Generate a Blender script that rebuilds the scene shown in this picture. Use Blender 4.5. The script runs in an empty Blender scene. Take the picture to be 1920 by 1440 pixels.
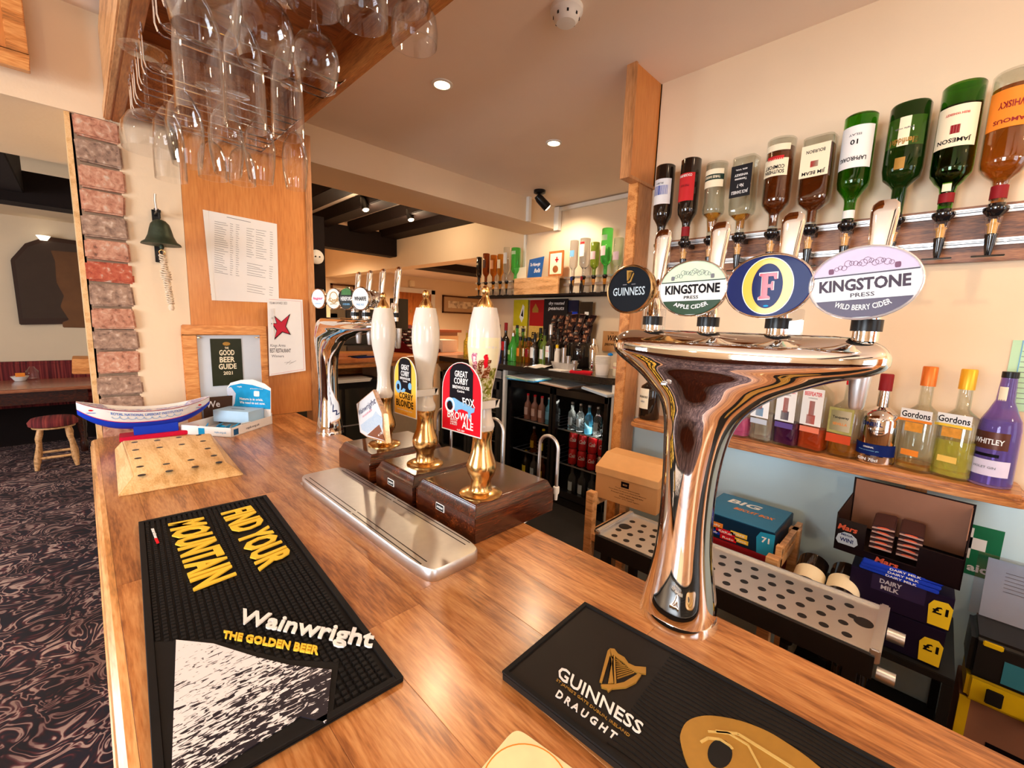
import bpy, bmesh, math, random
from mathutils import Vector as V, Matrix
R = math.radians; PI = math.pi; cos = math.cos; sin = math.sin
random.seed(7)
sc = bpy.context.scene
COL = sc.collection
# ---------------------------------------------------------------- camera
CZ = 1.54; FPX = 803.352
_p, _r, _y = R(8.13349), R(-1.968808), R(45.091766)
_fw = V((sin(_y), cos(_y), 0)); _rt = V((cos(_y), -sin(_y), 0)); _up = V((0, 0, 1))
_f = _fw*cos(_p) - _up*sin(_p); _dn = -(_up*cos(_p) + _fw*sin(_p))
_x = _rt*cos(_r) + _dn*sin(_r); _d = _dn*cos(_r) - _rt*sin(_r)
cam = bpy.data.cameras.new('camera'); cam.sensor_width = 36; cam.lens = 36*FPX/1920; cam.clip_start = .01
camo = bpy.data.objects.new('camera', cam); COL.objects.link(camo)
m3 = Matrix((_x, -_d, -_f)).transposed()
camo.matrix_world = Matrix.Translation((0, 0, CZ)) @ m3.to_4x4()
sc.camera = camo
def at(px, py, x=None, y=None, z=None):
    """point of the room seen at a pixel of the 1920x1440 photo, on the plane x=, y= or z="""
    d = _x*((px-960)/FPX) + _d*((py-720)/FPX) + _f
    t = x/d.x if x is not None else (y/d.y if y is not None else (z-CZ)/d.z)
    return V((0, 0, CZ)) + d*t
# ---------------------------------------------------------------- world, lights, exposure
sc.view_settings.view_transform = 'Standard'; sc.view_settings.look = 'None'
sc.view_settings.gamma = 1; sc.view_settings.use_curve_mapping = False
sc.view_settings.exposure = -0.38
w = bpy.data.worlds.new('sky'); sc.world = w; w.use_nodes = True
bg = w.node_tree.nodes['Background']; bg.inputs[0].default_value = (.72, .84, 1, 1); bg.inputs[1].default_value = .6
def area(name, loc, rot, sx, sy, power, col):
    l = bpy.data.lights.new(name, 'AREA'); l.shape = 'RECTANGLE'; l.size = sx; l.size_y = sy; l.energy = power; l.color = col
    o = bpy.data.objects.new(name, l); COL.objects.link(o); o.location = loc; o.rotation_euler = rot; return o
def spot(name, loc, power, size=150, col=(1, .72, .45), rad=.03, aim=None, blend=.6):
    l = bpy.data.lights.new(name, 'SPOT'); l.energy = power; l.spot_size = R(size); l.spot_blend = blend; l.color = col; l.shadow_soft_size = rad
    o = bpy.data.objects.new(name, l); COL.objects.link(o); o.location = loc
    if aim is not None:
        o.rotation_euler = (V(aim)-V(loc)).to_track_quat('-Z', 'Y').to_euler()
    return o
def point(name, loc, power, col=(1, .74, .48), rad=.04):
    l = bpy.data.lights.new(name, 'POINT'); l.energy = power; l.color = col; l.shadow_soft_size = rad
    o = bpy.data.objects.new(name, l); COL.objects.link(o); o.location = loc; return o
DAY = (.80, .90, 1)
# daylight through the windows of the lounge
area('window_light_side', (-3.12, .6, 1.55), (0, R(-90), 0), 1.25, 1.5, 210, DAY)
area('window_light_side', (-3.12, 4.6, 1.55), (0, R(-90), 0), 1.25, 1.5, 120, DAY)
area('window_light_rear', (-.9, -2.62, 1.55), (R(90), 0, 0), 1.5, 1.25, 40, DAY)
area('window_light_rear', (1.25, -2.62, 1.45), (R(90), 0, 0), 1.0, 1.2, 14, DAY)
# ceiling downlights over the bar (the first two are in view, the others added unseen as fill)
DL = [(1.17, 1.65), (1.94, 1.67), (1.0, -.15), (1.0, -1.4)]
for x_, y_ in DL: spot('downlight_lamp', (x_, y_, 2.515), 30 if y_ > 0 else 18, 155)
point('ceiling_fill', (-1.3, -.9, 2.0), 40); point('ceiling_fill', (.9, -1.7, 2.0), 34); point('ceiling_fill', (-1.6, 1.3, 2.0), 24)  # unseen warm fill lamps, added to lift the ceiling
spot('downlight_lamp', (-.9, .9, 2.515), 12, 155); spot('downlight_lamp', (-1.2, 3.9, 2.35), 30, 155)
# ---------------------------------------------------------------- materials
MATS = {}
def nt(name):
    m = bpy.data.materials.new(name); m.use_nodes = True; MATS[name] = m
    return m, m.node_tree.nodes, m.node_tree.links, m.node_tree.nodes['Principled BSDF']
def c4(c): return (c[0], c[1], c[2], 1)
def srgb(r, g, b):
    f = lambda u: (u/255/12.92 if u/255 <= .04045 else ((u/255+.055)/1.055)**2.4)
    return (f(r), f(g), f(b))
def mk(name, col, rough=.5, metal=0, trans=0, ior=1.45, var=.08, vs=30, bump=0, bs=200, coat=0, em=0, emc=None, aniso=0, alpha=1):
    m, N, L, P = nt(name)
    P.inputs['Roughness'].default_value = rough; P.inputs['Metallic'].default_value = metal
    P.inputs['Transmission Weight'].default_value = trans; P.inputs['IOR'].default_value = ior
    P.inputs['Coat Weight'].default_value = coat; P.inputs['Coat Roughness'].default_value = .06; P.inputs['Alpha'].default_value = alpha
    if not metal and not trans and rough > .18: P.inputs['Specular IOR Level'].default_value = .1 if ('print' in name or 'badge' in name or 'stout' in name or 'paper' in name or 'runner' in name or 'rubber' in name) else .28
    if em: P.inputs['Emission Color'].default_value = c4(emc or col); P.inputs['Emission Strength'].default_value = em
    tc = N.new('ShaderNodeTexCoord')
    n = N.new('ShaderNodeTexNoise'); n.inputs['Scale'].default_value = vs; n.inputs['Detail'].default_value = 3
    L.new(tc.outputs['Object'], n.inputs['Vector'])
    mx = N.new('ShaderNodeMix'); mx.data_type = 'RGBA'
    mx.inputs[6].default_value = c4([u*(1-var) for u in col]); mx.inputs[7].default_value = c4([min(1, u*(1+var)) for u in col])
    L.new(n.outputs['Fac'], mx.inputs[0]); L.new(mx.outputs[2], P.inputs['Base Color'])
    if bump:
        b = N.new('ShaderNodeBump'); b.inputs['Strength'].default_value = bump; b.inputs['Distance'].default_value = .002
        n2 = N.new('ShaderNodeTexNoise'); n2.inputs['Scale'].default_value = bs; n2.inputs['Detail'].default_value = 4
        L.new(tc.outputs['Object'], n2.inputs['Vector']); L.new(n2.outputs['Fac'], b.inputs['Height']); L.new(b.outputs['Normal'], P.inputs['Normal'])
    return m
def wood(name, c1, c2, axis='y', sc_=1, rough=.35, coat=.3, rnd=.25, ring=1.0, dark=None):
    m, N, L, P = nt(name)
    P.inputs['Roughness'].default_value = rough; P.inputs['Coat Weight'].default_value = coat; P.inputs['Coat Roughness'].default_value = .2
    tc = N.new('ShaderNodeTexCoord'); oi = N.new('ShaderNodeObjectInfo')
    add = N.new('ShaderNodeVectorMath'); add.operation = 'ADD'
    sm = N.new('ShaderNodeVectorMath'); sm.operation = 'SCALE'; sm.inputs['Scale'].default_value = 13.7
    cb = N.new('ShaderNodeCombineXYZ')
    for i in range(3): L.new(oi.outputs['Random'], cb.inputs[i])
    L.new(cb.outputs[0], sm.inputs[0]); L.new(tc.outputs['Object'], add.inputs[0]); L.new(sm.outputs[0], add.inputs[1])
    mp = N.new('ShaderNodeMapping'); s = {'x': (.9, 9, 9), 'y': (9, .9, 9), 'z': (9, 9, .9)}[axis]
    mp.inputs['Scale'].default_value = [u*sc_ for u in s]; L.new(add.outputs[0], mp.inputs['Vector'])
    n = N.new('ShaderNodeTexNoise'); n.inputs['Scale'].default_value = 1.3; n.inputs['Detail'].default_value = 2; n.inputs['Distortion'].default_value = .4
    L.new(mp.outputs[0], n.inputs['Vector'])
    wv = N.new('ShaderNodeMath'); wv.operation = 'MULTIPLY'; wv.inputs[1].default_value = 16*ring; L.new(n.outputs['Fac'], wv.inputs[0])
    sn = N.new('ShaderNodeMath'); sn.operation = 'SINE'; L.new(wv.outputs[0], sn.inputs[0])
    mp2 = N.new('ShaderNodeMapping'); mp2.inputs['Scale'].default_value = [u*sc_*9 for u in s]; L.new(add.outputs[0], mp2.inputs['Vector'])
    n2 = N.new('ShaderNodeTexNoise'); n2.inputs['Scale'].default_value = 2.2; n2.inputs['Detail'].default_value = 4; L.new(mp2.outputs[0], n2.inputs['Vector'])
    ma = N.new('ShaderNodeMath'); ma.operation = 'MULTIPLY_ADD'; ma.inputs[1].default_value = .17; L.new(sn.outputs[0], ma.inputs[0]); L.new(n2.outputs['Fac'], ma.inputs[2])
    rp = N.new('ShaderNodeValToRGB'); e = rp.color_ramp.elements
    e[0].position = .25; e[0].color = c4(dark or [u*.6 for u in c1]); e[1].position = .8; e[1].color = c4(c2)
    k = rp.color_ramp.elements.new(.5); k.color = c4(c1)
    L.new(ma.outputs[0], rp.inputs[0])
    hs = N.new('ShaderNodeHueSaturation'); mr = N.new('ShaderNodeMapRange')
    mr.inputs['To Min'].default_value = 1-rnd; mr.inputs['To Max'].default_value = 1+rnd; L.new(oi.outputs['Random'], mr.inputs[0])
    L.new(mr.outputs[0], hs.inputs['Value']); L.new(rp.outputs[0], hs.inputs['Color']); L.new(hs.outputs[0], P.inputs['Base Color'])
    b = N.new('ShaderNodeBump'); b.inputs['Strength'].default_value = .12; b.inputs['Distance'].default_value = .001
    L.new(n2.outputs['Fac'], b.inputs['Height']); L.new(b.outputs['Normal'], P.inputs['Normal'])
    return m
def patchy(name, cols, scale, rough=.8, dist=0, detail=3, bump=.0, const=False, mapping=(1, 1, 1)):
    """noise through a colour ramp: cols = [(pos, colour), ...]"""
    m, N, L, P = nt(name); P.inputs['Roughness'].default_value = rough
    tc = N.new('ShaderNodeTexCoord'); mp = N.new('ShaderNodeMapping'); mp.inputs['Scale'].default_value = mapping
    n = N.new('ShaderNodeTexNoise'); n.inputs['Scale'].default_value = scale; n.inputs['Detail'].default_value = detail; n.inputs['Distortion'].default_value = dist
    L.new(tc.outputs['Object'], mp.inputs[0]); L.new(mp.outputs[0], n.inputs['Vector'])
    rp = N.new('ShaderNodeValToRGB'); cr = rp.color_ramp
    if const: cr.interpolation = 'CONSTANT'
    cr.elements[0].position, cr.elements[0].color = cols[0][0], c4(cols[0][1])
    cr.elements[1].position, cr.elements[1].color = cols[-1][0], c4(cols[-1][1])
    for p, c in cols[1:-1]: q = cr.elements.new(p); q.color = c4(c)
    L.new(n.outputs['Fac'], rp.inputs[0]); L.new(rp.outputs[0], P.inputs['Base Color'])
    if bump:
        b = N.new('ShaderNodeBump'); b.inputs['Strength'].default_value = bump; b.inputs['Distance'].default_value = .004
        L.new(n.outputs['Fac'], b.inputs['Height']); L.new(b.outputs['Normal'], P.inputs['Normal'])
    return m
OAK = wood('oak', srgb(184, 118, 62), srgb(210, 150, 92), 'y', 1.6, .3, .35, .14, ring=1.2, dark=srgb(140, 82, 38))
OAKX = wood('oak_x', srgb(205, 128, 58), srgb(230, 165, 95), 'x', 1.6, .4, .2, .1)
OAKZ = wood('oak_z', srgb(186, 124, 72), srgb(206, 148, 96), 'z', 1.2, .4, .2, .08, ring=.35)
PLY = wood('veneer', srgb(206, 128, 58), srgb(216, 142, 70), 'z', .8, .4, .2, .04, ring=.3, dark=srgb(190, 112, 46))
PINE = wood('pine', srgb(222, 160, 100), srgb(240, 190, 135), 'y', 2, .45, .1, .1)
PALE = wood('beech', srgb(225, 180, 120), srgb(238, 200, 145), 'y', 2, .45, .1, .03, dark=srgb(205, 155, 95))
MAHOG = wood('mahogany', srgb(82, 34, 12), srgb(124, 60, 24), 'x', 1.6, .2, .6, .3, ring=.6, dark=srgb(38, 12, 5))
WALNUT = wood('walnut', srgb(130, 78, 44), srgb(172, 112, 68), 'y', 2.5, .4, .2, .1, dark=srgb(80, 42, 22))
DOORW = wood('door_wood', srgb(170, 92, 34), srgb(190, 112, 48), 'z', 1, .45, .1, .05)
BLACKW = mk('black_beam', srgb(22, 8, 5), .75, var=.3, vs=12, bump=.5, bs=40)
CREAM = mk('cream_plaster', srgb(238, 214, 182), .85, var=.03, vs=6, bump=.25, bs=60)
CEIL = mk('ceiling_paint', srgb(246, 226, 206), .9, var=.03, vs=5, bump=.12, bs=90)
DAYBLUE = mk('daylight_blue', srgb(200, 226, 234), .8, var=.03, vs=6, bump=.1, bs=90)  # blue cast of daylight put into the base colour
CHROME = mk('chrome', (.86, .85, .83), .035, 1, var=.01)
STEEL = mk('brushed_steel', (.68, .67, .66), .36, 1, var=.08, vs=60)
SATIN = mk('satin_aluminium', (.72, .72, .72), .38, 1, var=.05)
BRASS = mk('brass', (.80, .50, .19), .2, 1, var=.12, vs=40)
BRASSD = mk('dark_brass', (.5, .3, .1), .15, 1, var=.15, vs=30)
CHINA = mk('china', srgb(226, 218, 206), .12, var=.02, coat=.5)
BLACK = mk('black_rubber', (.014, .013, .013), .55, var=.2, vs=50)
BLK = mk('black_plastic', (.012, .011, .011), .3, var=.2)
BLKG = mk('black_gloss', (.008, .007, .008), .1, var=.1, coat=.5)
DGREY = mk('dark_grey_steel', (.09, .088, .085), .35, .6, var=.1)
WHITE = mk('white_paper', srgb(240, 238, 235), .7, var=.02)
WHITEP = mk('white_plastic', srgb(238, 236, 230), .35, var=.02)
YEL = mk('yellow_print', srgb(246, 200, 66), .5, var=.04)
YELP = mk('yellow_plastic', srgb(225, 190, 20), .45, var=.05)
GOLD = mk('gold_print', srgb(168, 124, 48), .4, .25, var=.1, vs=80)
RED = mk('red_print', srgb(214, 22, 38), .45, var=.05)
DRED = mk('dark_red', srgb(135, 18, 26), .5, var=.1)
BLUE = mk('royal_blue', srgb(22, 60, 190), .35, var=.06)
NAVY = mk('navy_print', srgb(18, 34, 92), .35, var=.08)
SKY = mk('sky_blue_print', srgb(30, 150, 205), .45, var=.2, vs=40)
LBLUE = mk('light_blue_print', srgb(120, 175, 215), .5, var=.1)
GREENP = mk('sign_green', srgb(20, 110, 70), .5, var=.05)
MINT = mk('mint_paper', srgb(190, 228, 190), .6, var=.03)
ORANGE = mk('orange_print', srgb(238, 138, 50), .45, var=.08)
PINKP = mk('pink_print', srgb(225, 90, 130), .5, var=.08)
CREAMP = mk('cream_paper', srgb(246, 232, 200), .6, var=.03)
GREYP = mk('grey_print', srgb(120, 120, 125), .6, var=.05)
DKPRINT = mk('dark_print', srgb(16, 10, 16), .5, var=.1)
CARD = mk('cardboard', srgb(205, 150, 95), .8, var=.06, vs=15, bump=.15)
CARDB = mk('brown_card', srgb(142, 100, 80), .75, var=.06)
CORK = mk('cork', srgb(222, 170, 95), .8, var=.2, vs=300)
CHBOARD = mk('chalkboard', srgb(70, 52, 40), .6, var=.15, vs=10)
def thin(name, tint, spec=1.0, base=.03, rough=.0):
    """thin clear wall: sees straight through, mirrors more at grazing angles"""
    m, N, L, P = nt(name); N.remove(P); out = N['Material Output']
    t = N.new('ShaderNodeBsdfTransparent'); t.inputs[0].default_value = c4(tint); g = N.new('ShaderNodeBsdfGlossy'); g.inputs['Roughness'].default_value = rough
    lw = N.new('ShaderNodeLayerWeight'); lw.inputs['Blend'].default_value = .5
    n = N.new('ShaderNodeTexNoise'); n.inputs['Scale'].default_value = 30
    mm = N.new('ShaderNodeMath'); mm.operation = 'MULTIPLY_ADD'; mm.inputs[1].default_value = .62*spec; mm.inputs[2].default_value = base; mm.use_clamp = True
    pw = N.new('ShaderNodeMath'); pw.operation = 'POWER'; pw.inputs[1].default_value = 2.6; L.new(lw.outputs['Facing'], pw.inputs[0]); L.new(pw.outputs[0], mm.inputs[0]); mx = N.new('ShaderNodeMixShader'); L.new(mm.outputs[0], mx.inputs[0]); L.new(t.outputs[0], mx.inputs[1]); L.new(g.outputs[0], mx.inputs[2]); L.new(mx.outputs[0], out.inputs[0])
    return m
GLASS = thin('clear_glass', (.98, .98, .98), 1.15, .03)
BGLASS = thin('clear_bottle_glass', (.93, .95, .93), .9, .05)
PERSPEX = thin('clear_plastic', (.95, .96, .98), .8, .08, .05)
GGREEN = mk('green_glass', (.16, .5, .05), .02, trans=1, ior=1.4, var=.02)
GBRIGHT = mk('bright_green_glass', (.12, .75, .14), .02, trans=.9, ior=1.3, var=.02)
GDARK = mk('dark_bottle_glass', (.02, .012, .008), .05, trans=.3, ior=1.45, var=.1, coat=.4)
GBLUE = mk('blue_glass', (.05, .1, .45), .04, trans=.6, ior=1.4, var=.05)
GVIOLET = mk('violet_glass', (.45, .32, .72), .05, trans=.85, ior=1.3, var=.03)
WHISKY = mk('whisky', (.62, .2, .02), .02, trans=.92, ior=1.3, var=.05)
AMBER = mk('amber_liquid', (.85, .4, .06), .02, trans=.92, ior=1.3, var=.03)
DKAMBER = mk('dark_amber_liquid', (.28, .06, .01), .02, trans=.8, ior=1.3, var=.03)
ORL = mk('red_orange_liquid', (.95, .13, .03), .03, trans=.7, ior=1.3, var=.03)
YELL = mk('yellow_liquid', (.95, .88, .2), .03, trans=.8, ior=1.3, var=.03)
PURL = mk('purple_liquid', (.1, .01, .09), .04, trans=.5, ior=1.3, var=.03)
VIOL = mk('violet_liquid', (.2, .14, .62), .04, trans=.5, ior=1.3, var=.03)
PINKL = mk('pink_liquid', (.95, .2, .5), .04, trans=.7, ior=1.3, var=.03)
CLEARL = mk('clear_liquid', (.92, .95, .95), .02, trans=.95, ior=1.33, var=.01)
BULB = mk('lamp_glow', (1, .8, .55), .4, em=14, emc=(1, .78, .5))
VELVET = patchy('striped_velvet', [(.35, srgb(70, 14, 18)), (.5, srgb(120, 34, 36)), (.65, srgb(150, 60, 50))], 60, .9, mapping=(1, .02, .02))
BRICKM = {}
for i_, (a_, b_, d_) in enumerate([(srgb(184, 124, 98), srgb(208, 156, 128), srgb(120, 80, 64)), (srgb(146, 116, 98), srgb(176, 144, 122), srgb(96, 74, 64)), (srgb(178, 78, 54), srgb(196, 104, 74), srgb(120, 56, 42))]):
    BRICKM[i_] = patchy('brick_clay_%s' % 'abc'[i_], [(.28, d_), (.4, a_), (.58, b_), (.72, srgb(214, 190, 170))], 55, .8, .3, 8, 1.0)
MORTAR = mk('mortar', srgb(150, 126, 104), .9, var=.15, vs=60, bump=.5)
def carpet():
    m, N, L, P = nt('patterned_carpet'); P.inputs['Roughness'].default_value = .95
    tc = N.new('ShaderNodeTexCoord')
    n0 = N.new('ShaderNodeTexNoise'); n0.inputs['Scale'].default_value = 4; n0.inputs['Detail'].default_value = 1
    L.new(tc.outputs['Object'], n0.inputs['Vector'])
    mx = N.new('ShaderNodeMix'); mx.data_type = 'RGBA'; mx.blend_type = 'ADD'; mx.inputs[0].default_value = .32
    L.new(tc.outputs['Object'], mx.inputs[6]); L.new(n0.outputs['Color'], mx.inputs[7])
    n1 = N.new('ShaderNodeTexNoise'); n1.inputs['Scale'].default_value = 9; n1.inputs['Detail'].default_value = 1.6; n1.inputs['Distortion'].default_value = 1.8
    L.new(mx.outputs[2], n1.inputs['Vector'])
    a = N.new('ShaderNodeMath'); a.operation = 'MULTIPLY'; a.inputs[1].default_value = 26; L.new(n1.outputs['Fac'], a.inputs[0])
    s = N.new('ShaderNodeMath'); s.operation = 'SINE'; L.new(a.outputs[0], s.inputs[0])
    rp = N.new('ShaderNodeValToRGB'); cr = rp.color_ramp; cr.interpolation = 'EASE'
    cr.elements[0].position = .0; cr.elements[0].color = c4(srgb(26, 20, 34)); cr.elements[1].position = .95; cr.elements[1].color = c4(srgb(178, 150, 138))
    for p, c in ((.45, srgb(50, 20, 28)), (.68, srgb(92, 40, 44)), (.84, srgb(120, 84, 86))): q = cr.elements.new(p); q.color = c4(c)
    h = N.new('ShaderNodeMath'); h.operation = 'MULTIPLY_ADD'; h.inputs[1].default_value = .5; h.inputs[2].default_value = .5; L.new(s.outputs[0], h.inputs[0])
    L.new(h.outputs[0], rp.inputs[0])
    n3 = N.new('ShaderNodeTexNoise'); n3.inputs['Scale'].default_value = 3.5; L.new(tc.outputs['Object'], n3.inputs['Vector'])
    r3 = N.new('ShaderNodeValToRGB'); r3.color_ramp.elements[0].position = .4; r3.color_ramp.elements[0].color = (.42, .34, .36, 1); r3.color_ramp.elements[1].position = .6; r3.color_ramp.elements[1].color = (1, 1, 1, 1)
    L.new(n3.outputs['Fac'], r3.inputs[0])
    mm = N.new('ShaderNodeMix'); mm.data_type = 'RGBA'; mm.blend_type = 'MULTIPLY'; mm.inputs[0].default_value = 1
    L.new(rp.outputs[0], mm.inputs[6]); L.new(r3.outputs[0], mm.inputs[7]); L.new(mm.outputs[2], P.inputs['Base Color'])
    return m
CARPET = carpet()
# ---------------------------------------------------------------- mesh building
class MB:
    def __init__(s): s.v = []; s.f = []; s.mi = []; s.m = 0
    def add(s, vs, fs):
        b = len(s.v); s.v += [tuple(p) for p in vs]; s.f += [[b+i for i in q] for q in fs]; s.mi += [s.m]*len(fs); return s
    def box(s, x0, x1, y0, y1, z0, z1, fn=None):
        P = [(x, y, z) for z in (z0, z1) for y in (y0, y1) for x in (x0, x1)]
        if fn: P = [fn(*p) for p in P]
        return s.add(P, [(0, 2, 3, 1), (4, 5, 7, 6), (0, 1, 5, 4), (2, 6, 7, 3), (0, 4, 6, 2), (1, 3, 7, 5)])
    def rings(s, rs, cap=True, closed=False):
        n = len(rs[0]); vs = [p for r in rs for p in r]; fs = []
        k = len(rs); rng = range(k if closed else k-1)
        for i in rng:
            j = (i+1) % k
            for a in range(n):
                b = (a+1) % n; fs.append((i*n+a, i*n+b, j*n+b, j*n+a))
        if cap and not closed: fs.append(tuple(range(n-1, -1, -1))); fs.append(tuple((k-1)*n+a for a in range(n)))
        return s.add(vs, fs)
    def lathe(s, prof, seg=24, o=(0, 0, 0), cap=True, closed=False, axis='z'):
        rs = []
        for r, z in prof:
            q = []
            for a in range(seg):
                t = 2*PI*a/seg; x, y = r*cos(t), r*sin(t)
                if axis == 'z': q.append((o[0]+x, o[1]+y, o[2]+z))
                elif axis == 'x': q.append((o[0]+z, o[1]+x, o[2]+y))
                else: q.append((o[0]+y, o[1]+z, o[2]+x))
            rs.append(q)
        return s.rings(rs, cap, closed)
    def tube(s, path, r, seg=8, fn=None):
        P = [V(p) for p in path]; rs = []; up = None
        for i, p in enumerate(P):
            t = (P[min(i+1, len(P)-1)] - P[max(i-1, 0)]).normalized()
            if up is None: up = t.orthogonal().normalized()
            up = (up - t*up.dot(t)).normalized(); bi = t.cross(up)
            rr = r[i] if isinstance(r, (list, tuple)) else r
            rs.append([p + up*rr*cos(2*PI*a/seg) + bi*rr*sin(2*PI*a/seg) for a in range(seg)])
        return s.rings(rs)
    def prism(s, out, z0, z1, fn=lambda x, y, z: (x, y, z)):
        """outline in a plane (x,y) extruded z0..z1, mapped by fn"""
        ar = sum(out[i][0]*out[(i+1) % len(out)][1]-out[(i+1) % len(out)][0]*out[i][1] for i in range(len(out)))
        if ar < 0: out = out[::-1]
        n = len(out)
        vs = [fn(x, y, z0) for x, y in out]+[fn(x, y, z1) for x, y in out]
        fs = [tuple(range(n-1, -1, -1)), tuple(range(n, 2*n))]+[(i, (i+1) % n, n+(i+1) % n, n+i) for i in range(n)]
        return s.add(vs, fs)
    def build(s, name, mat, parent=None, smooth=False, bevel=0, seg=2, loc=None):
        me = bpy.data.meshes.new(name); me.from_pydata(s.v, [], s.f)
        mats = mat if isinstance(mat, (list, tuple)) else [mat]
        for k in mats: me.materials.append(k)
        for p, i in zip(me.polygons, s.mi): p.material_index = min(i, len(mats)-1)
        if bevel:
            bm = bmesh.new(); bm.from_mesh(me); bmesh.ops.remove_doubles(bm, verts=bm.verts, dist=1e-6)
            es = [e for e in bm.edges if len(e.link_faces) == 2 and e.calc_face_angle(0) > .5]
            bmesh.ops.bevel(bm, geom=es, offset=bevel, segments=seg, affect='EDGES', clamp_overlap=True)
            bm.to_mesh(me); bm.free()
        if smooth:
            for p in me.polygons: p.use_smooth = True
            me.set_sharp_from_angle(angle=R(smooth if smooth is not True else 40))
        o = bpy.data.objects.new(name, me); COL.objects.link(o)
        if parent: o.parent = parent
        if loc: o.location = loc
        return o
def thing(name, label, cat, loc=(0, 0, 0), rot=(0, 0, 0), group=None):
    o = bpy.data.objects.new(name, None); COL.objects.link(o); o.empty_display_size = .02
    o.location = loc; o.rotation_euler = rot; tag(o, label, cat, group); return o
def tag(o, label, cat, group=None):
    o['label'] = label; o['category'] = cat
    if group: o['group'] = group
    return o
def struct(o, label=None):
    o['kind'] = 'structure'
    if label: o['label'] = label
    return o
def sbox(name, x0, x1, y0, y1, z0, z1, mat, label=None, **k):
    return struct(MB().box(x0, x1, y0, y1, z0, z1).build(name, mat, **k), label)
def copy_tree(o, parent=None):
    c = o.copy(); COL.objects.link(c); c.parent = parent
    for ch in list(o.children): copy_tree(ch, c)
    return c
def fr(o, xd, yd):
    o = V(o); xd = V(xd).normalized(); yd = V(yd).normalized(); n = xd.cross(yd)
    return lambda x, y, z=0: o + xd*x + yd*y + n*z
_T = {}
def tmesh(body, bold=0.0, ext=0.0, res=2):
    k = (body, bold, ext, res)
    if k not in _T:
        c = bpy.data.curves.new('t', 'FONT'); c.body = body; c.size = 1; c.resolution_u = res; c.offset = bold; c.align_x = 'LEFT'; c.extrude = ext
        o = bpy.data.objects.new('t', c); me = o.to_mesh()
        vs = [v.co.copy() for v in me.vertices]; fs = [tuple(p.vertices) for p in me.polygons]
        o.to_mesh_clear(); bpy.data.objects.remove(o); bpy.data.curves.remove(c)
        x0 = min(v.x for v in vs); x1 = max(v.x for v in vs); y0 = min(v.y for v in vs); y1 = max(v.y for v in vs)
        _T[k] = ([((v.x-x0)/(x1-x0), (v.y-y0)/(y1-y0), v.z) for v in vs], fs, (x1-x0)/(y1-y0))
    return _T[k]
def txt(mb, body, fn, cx, cy, w=None, h=None, z=.0005, bold=.015, shear=0, arc=0, ext=0, wave=0):
    """lay text centred at (cx,cy) of the frame fn, w wide and h high"""
    vs, fs, ar = tmesh(body, bold, 1.0 if ext else 0.0)
    if h is None: h = w/ar
    if w is None: w = h*ar
    q = []
    for u, v, zz in vs:
        x = (u-.5)*w+shear*(v-.5)*h; y = (v-.5)*h
        if arc:
            a = x/arc; r_ = arc-y; x, y = r_*sin(a), arc-r_*cos(a)
        q.append(fn(cx+x, cy+y, z+(zz*ext/2+ext/2 if ext else 0)))
    return mb.add(q, fs)
def quad(mb, body, P, z=.0008, bold=.015, ext=0):
    """text stretched over the four room points P (bottom-left, bottom-right, top-right, top-left)"""
    vs, fs, ar = tmesh(body, bold, 1.0 if ext else 0.0); P = [V(p) for p in P]
    n = (P[1]-P[0]).cross(P[3]-P[0]).normalized()
    return mb.add([(P[0]*(1-u)+P[1]*u)*(1-v)+(P[3]*(1-u)+P[2]*u)*v+n*(z+(zz*ext/2+ext/2 if ext else 0)) for u, v, zz in vs], fs)
def ell(cx, cy, rx, ry, n=40, p=2, a0=0, a1=2*PI):
    o = []
    for i in range(n):
        t = a0+(a1-a0)*i/(n if abs(a1-a0-2*PI) < 1e-6 else n-1); c, s_ = cos(t), sin(t)
        o.append((cx+rx*math.copysign(abs(c)**(2/p), c), cy+ry*math.copysign(abs(s_)**(2/p), s_)))
    return o
def sring(rx, ry, n, z, seg=24, cx=0, cy=0):
    return [(x, y, z) for x, y in ell(cx, cy, rx, ry, seg, n)]
def ringband(mb, cx, cy, rx, ry, w_, z0, z1, fn, seg=40):
    """flat elliptical band"""
    a = ell(cx, cy, rx, ry, seg); b = ell(cx, cy, rx-w_, ry-w_, seg)
    for i in range(seg):
        j = (i+1) % seg
        mb.prism([a[i], a[j], b[j], b[i]], z0, z1, fn)
    return mb
def bar_line(mb, p, q, w_, fn, z0=0, z1=.0005):
    """a thin flat stroke from p to q in frame fn"""
    d = V((q[0]-p[0], q[1]-p[1])); L_ = d.length
    if L_ < 1e-9: return mb
    d /= L_; n = V((-d.y, d.x))*(w_/2)
    return mb.prism([(p[0]-n.x, p[1]-n.y), (q[0]-n.x, q[1]-n.y), (q[0]+n.x, q[1]+n.y), (p[0]+n.x, p[1]+n.y)], z0, z1, fn)
# ================================================================ the setting
CL = 2.54
FLB = .2
sbox('floor', -3.1, .06, -2.6, 7.7, -.1, 0, CARPET)
sbox('floor', .06, 7.2, 2.2, 7.7, -.1, 0, CARPET)
sbox('floor', .06, 3.2, -2.6, 5.2, -.1, FLB, mk('dark_vinyl', (.035, .033, .032), .35, var=.3, vs=8))
sbox('ceiling', -3.1, 3.25, -2.6, 2.19, CL, CL+.1, CEIL)
sbox('ceiling', .33, 3.25, 2.19, 2.88, CL, CL+.1, CEIL)
sbox('ceiling', .75, 3.0, 2.88, 7.6, 2.68, 2.75, CEIL)          # between the joists
sbox('ceiling', 3.2, 7.2, 2.88, 7.6, 2.38, 2.42, CEIL)          # the room beyond the hatch
sbox('ceiling', -3.1, .75, 2.96, 7.6, 2.55, 2.6, CREAM)
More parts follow.
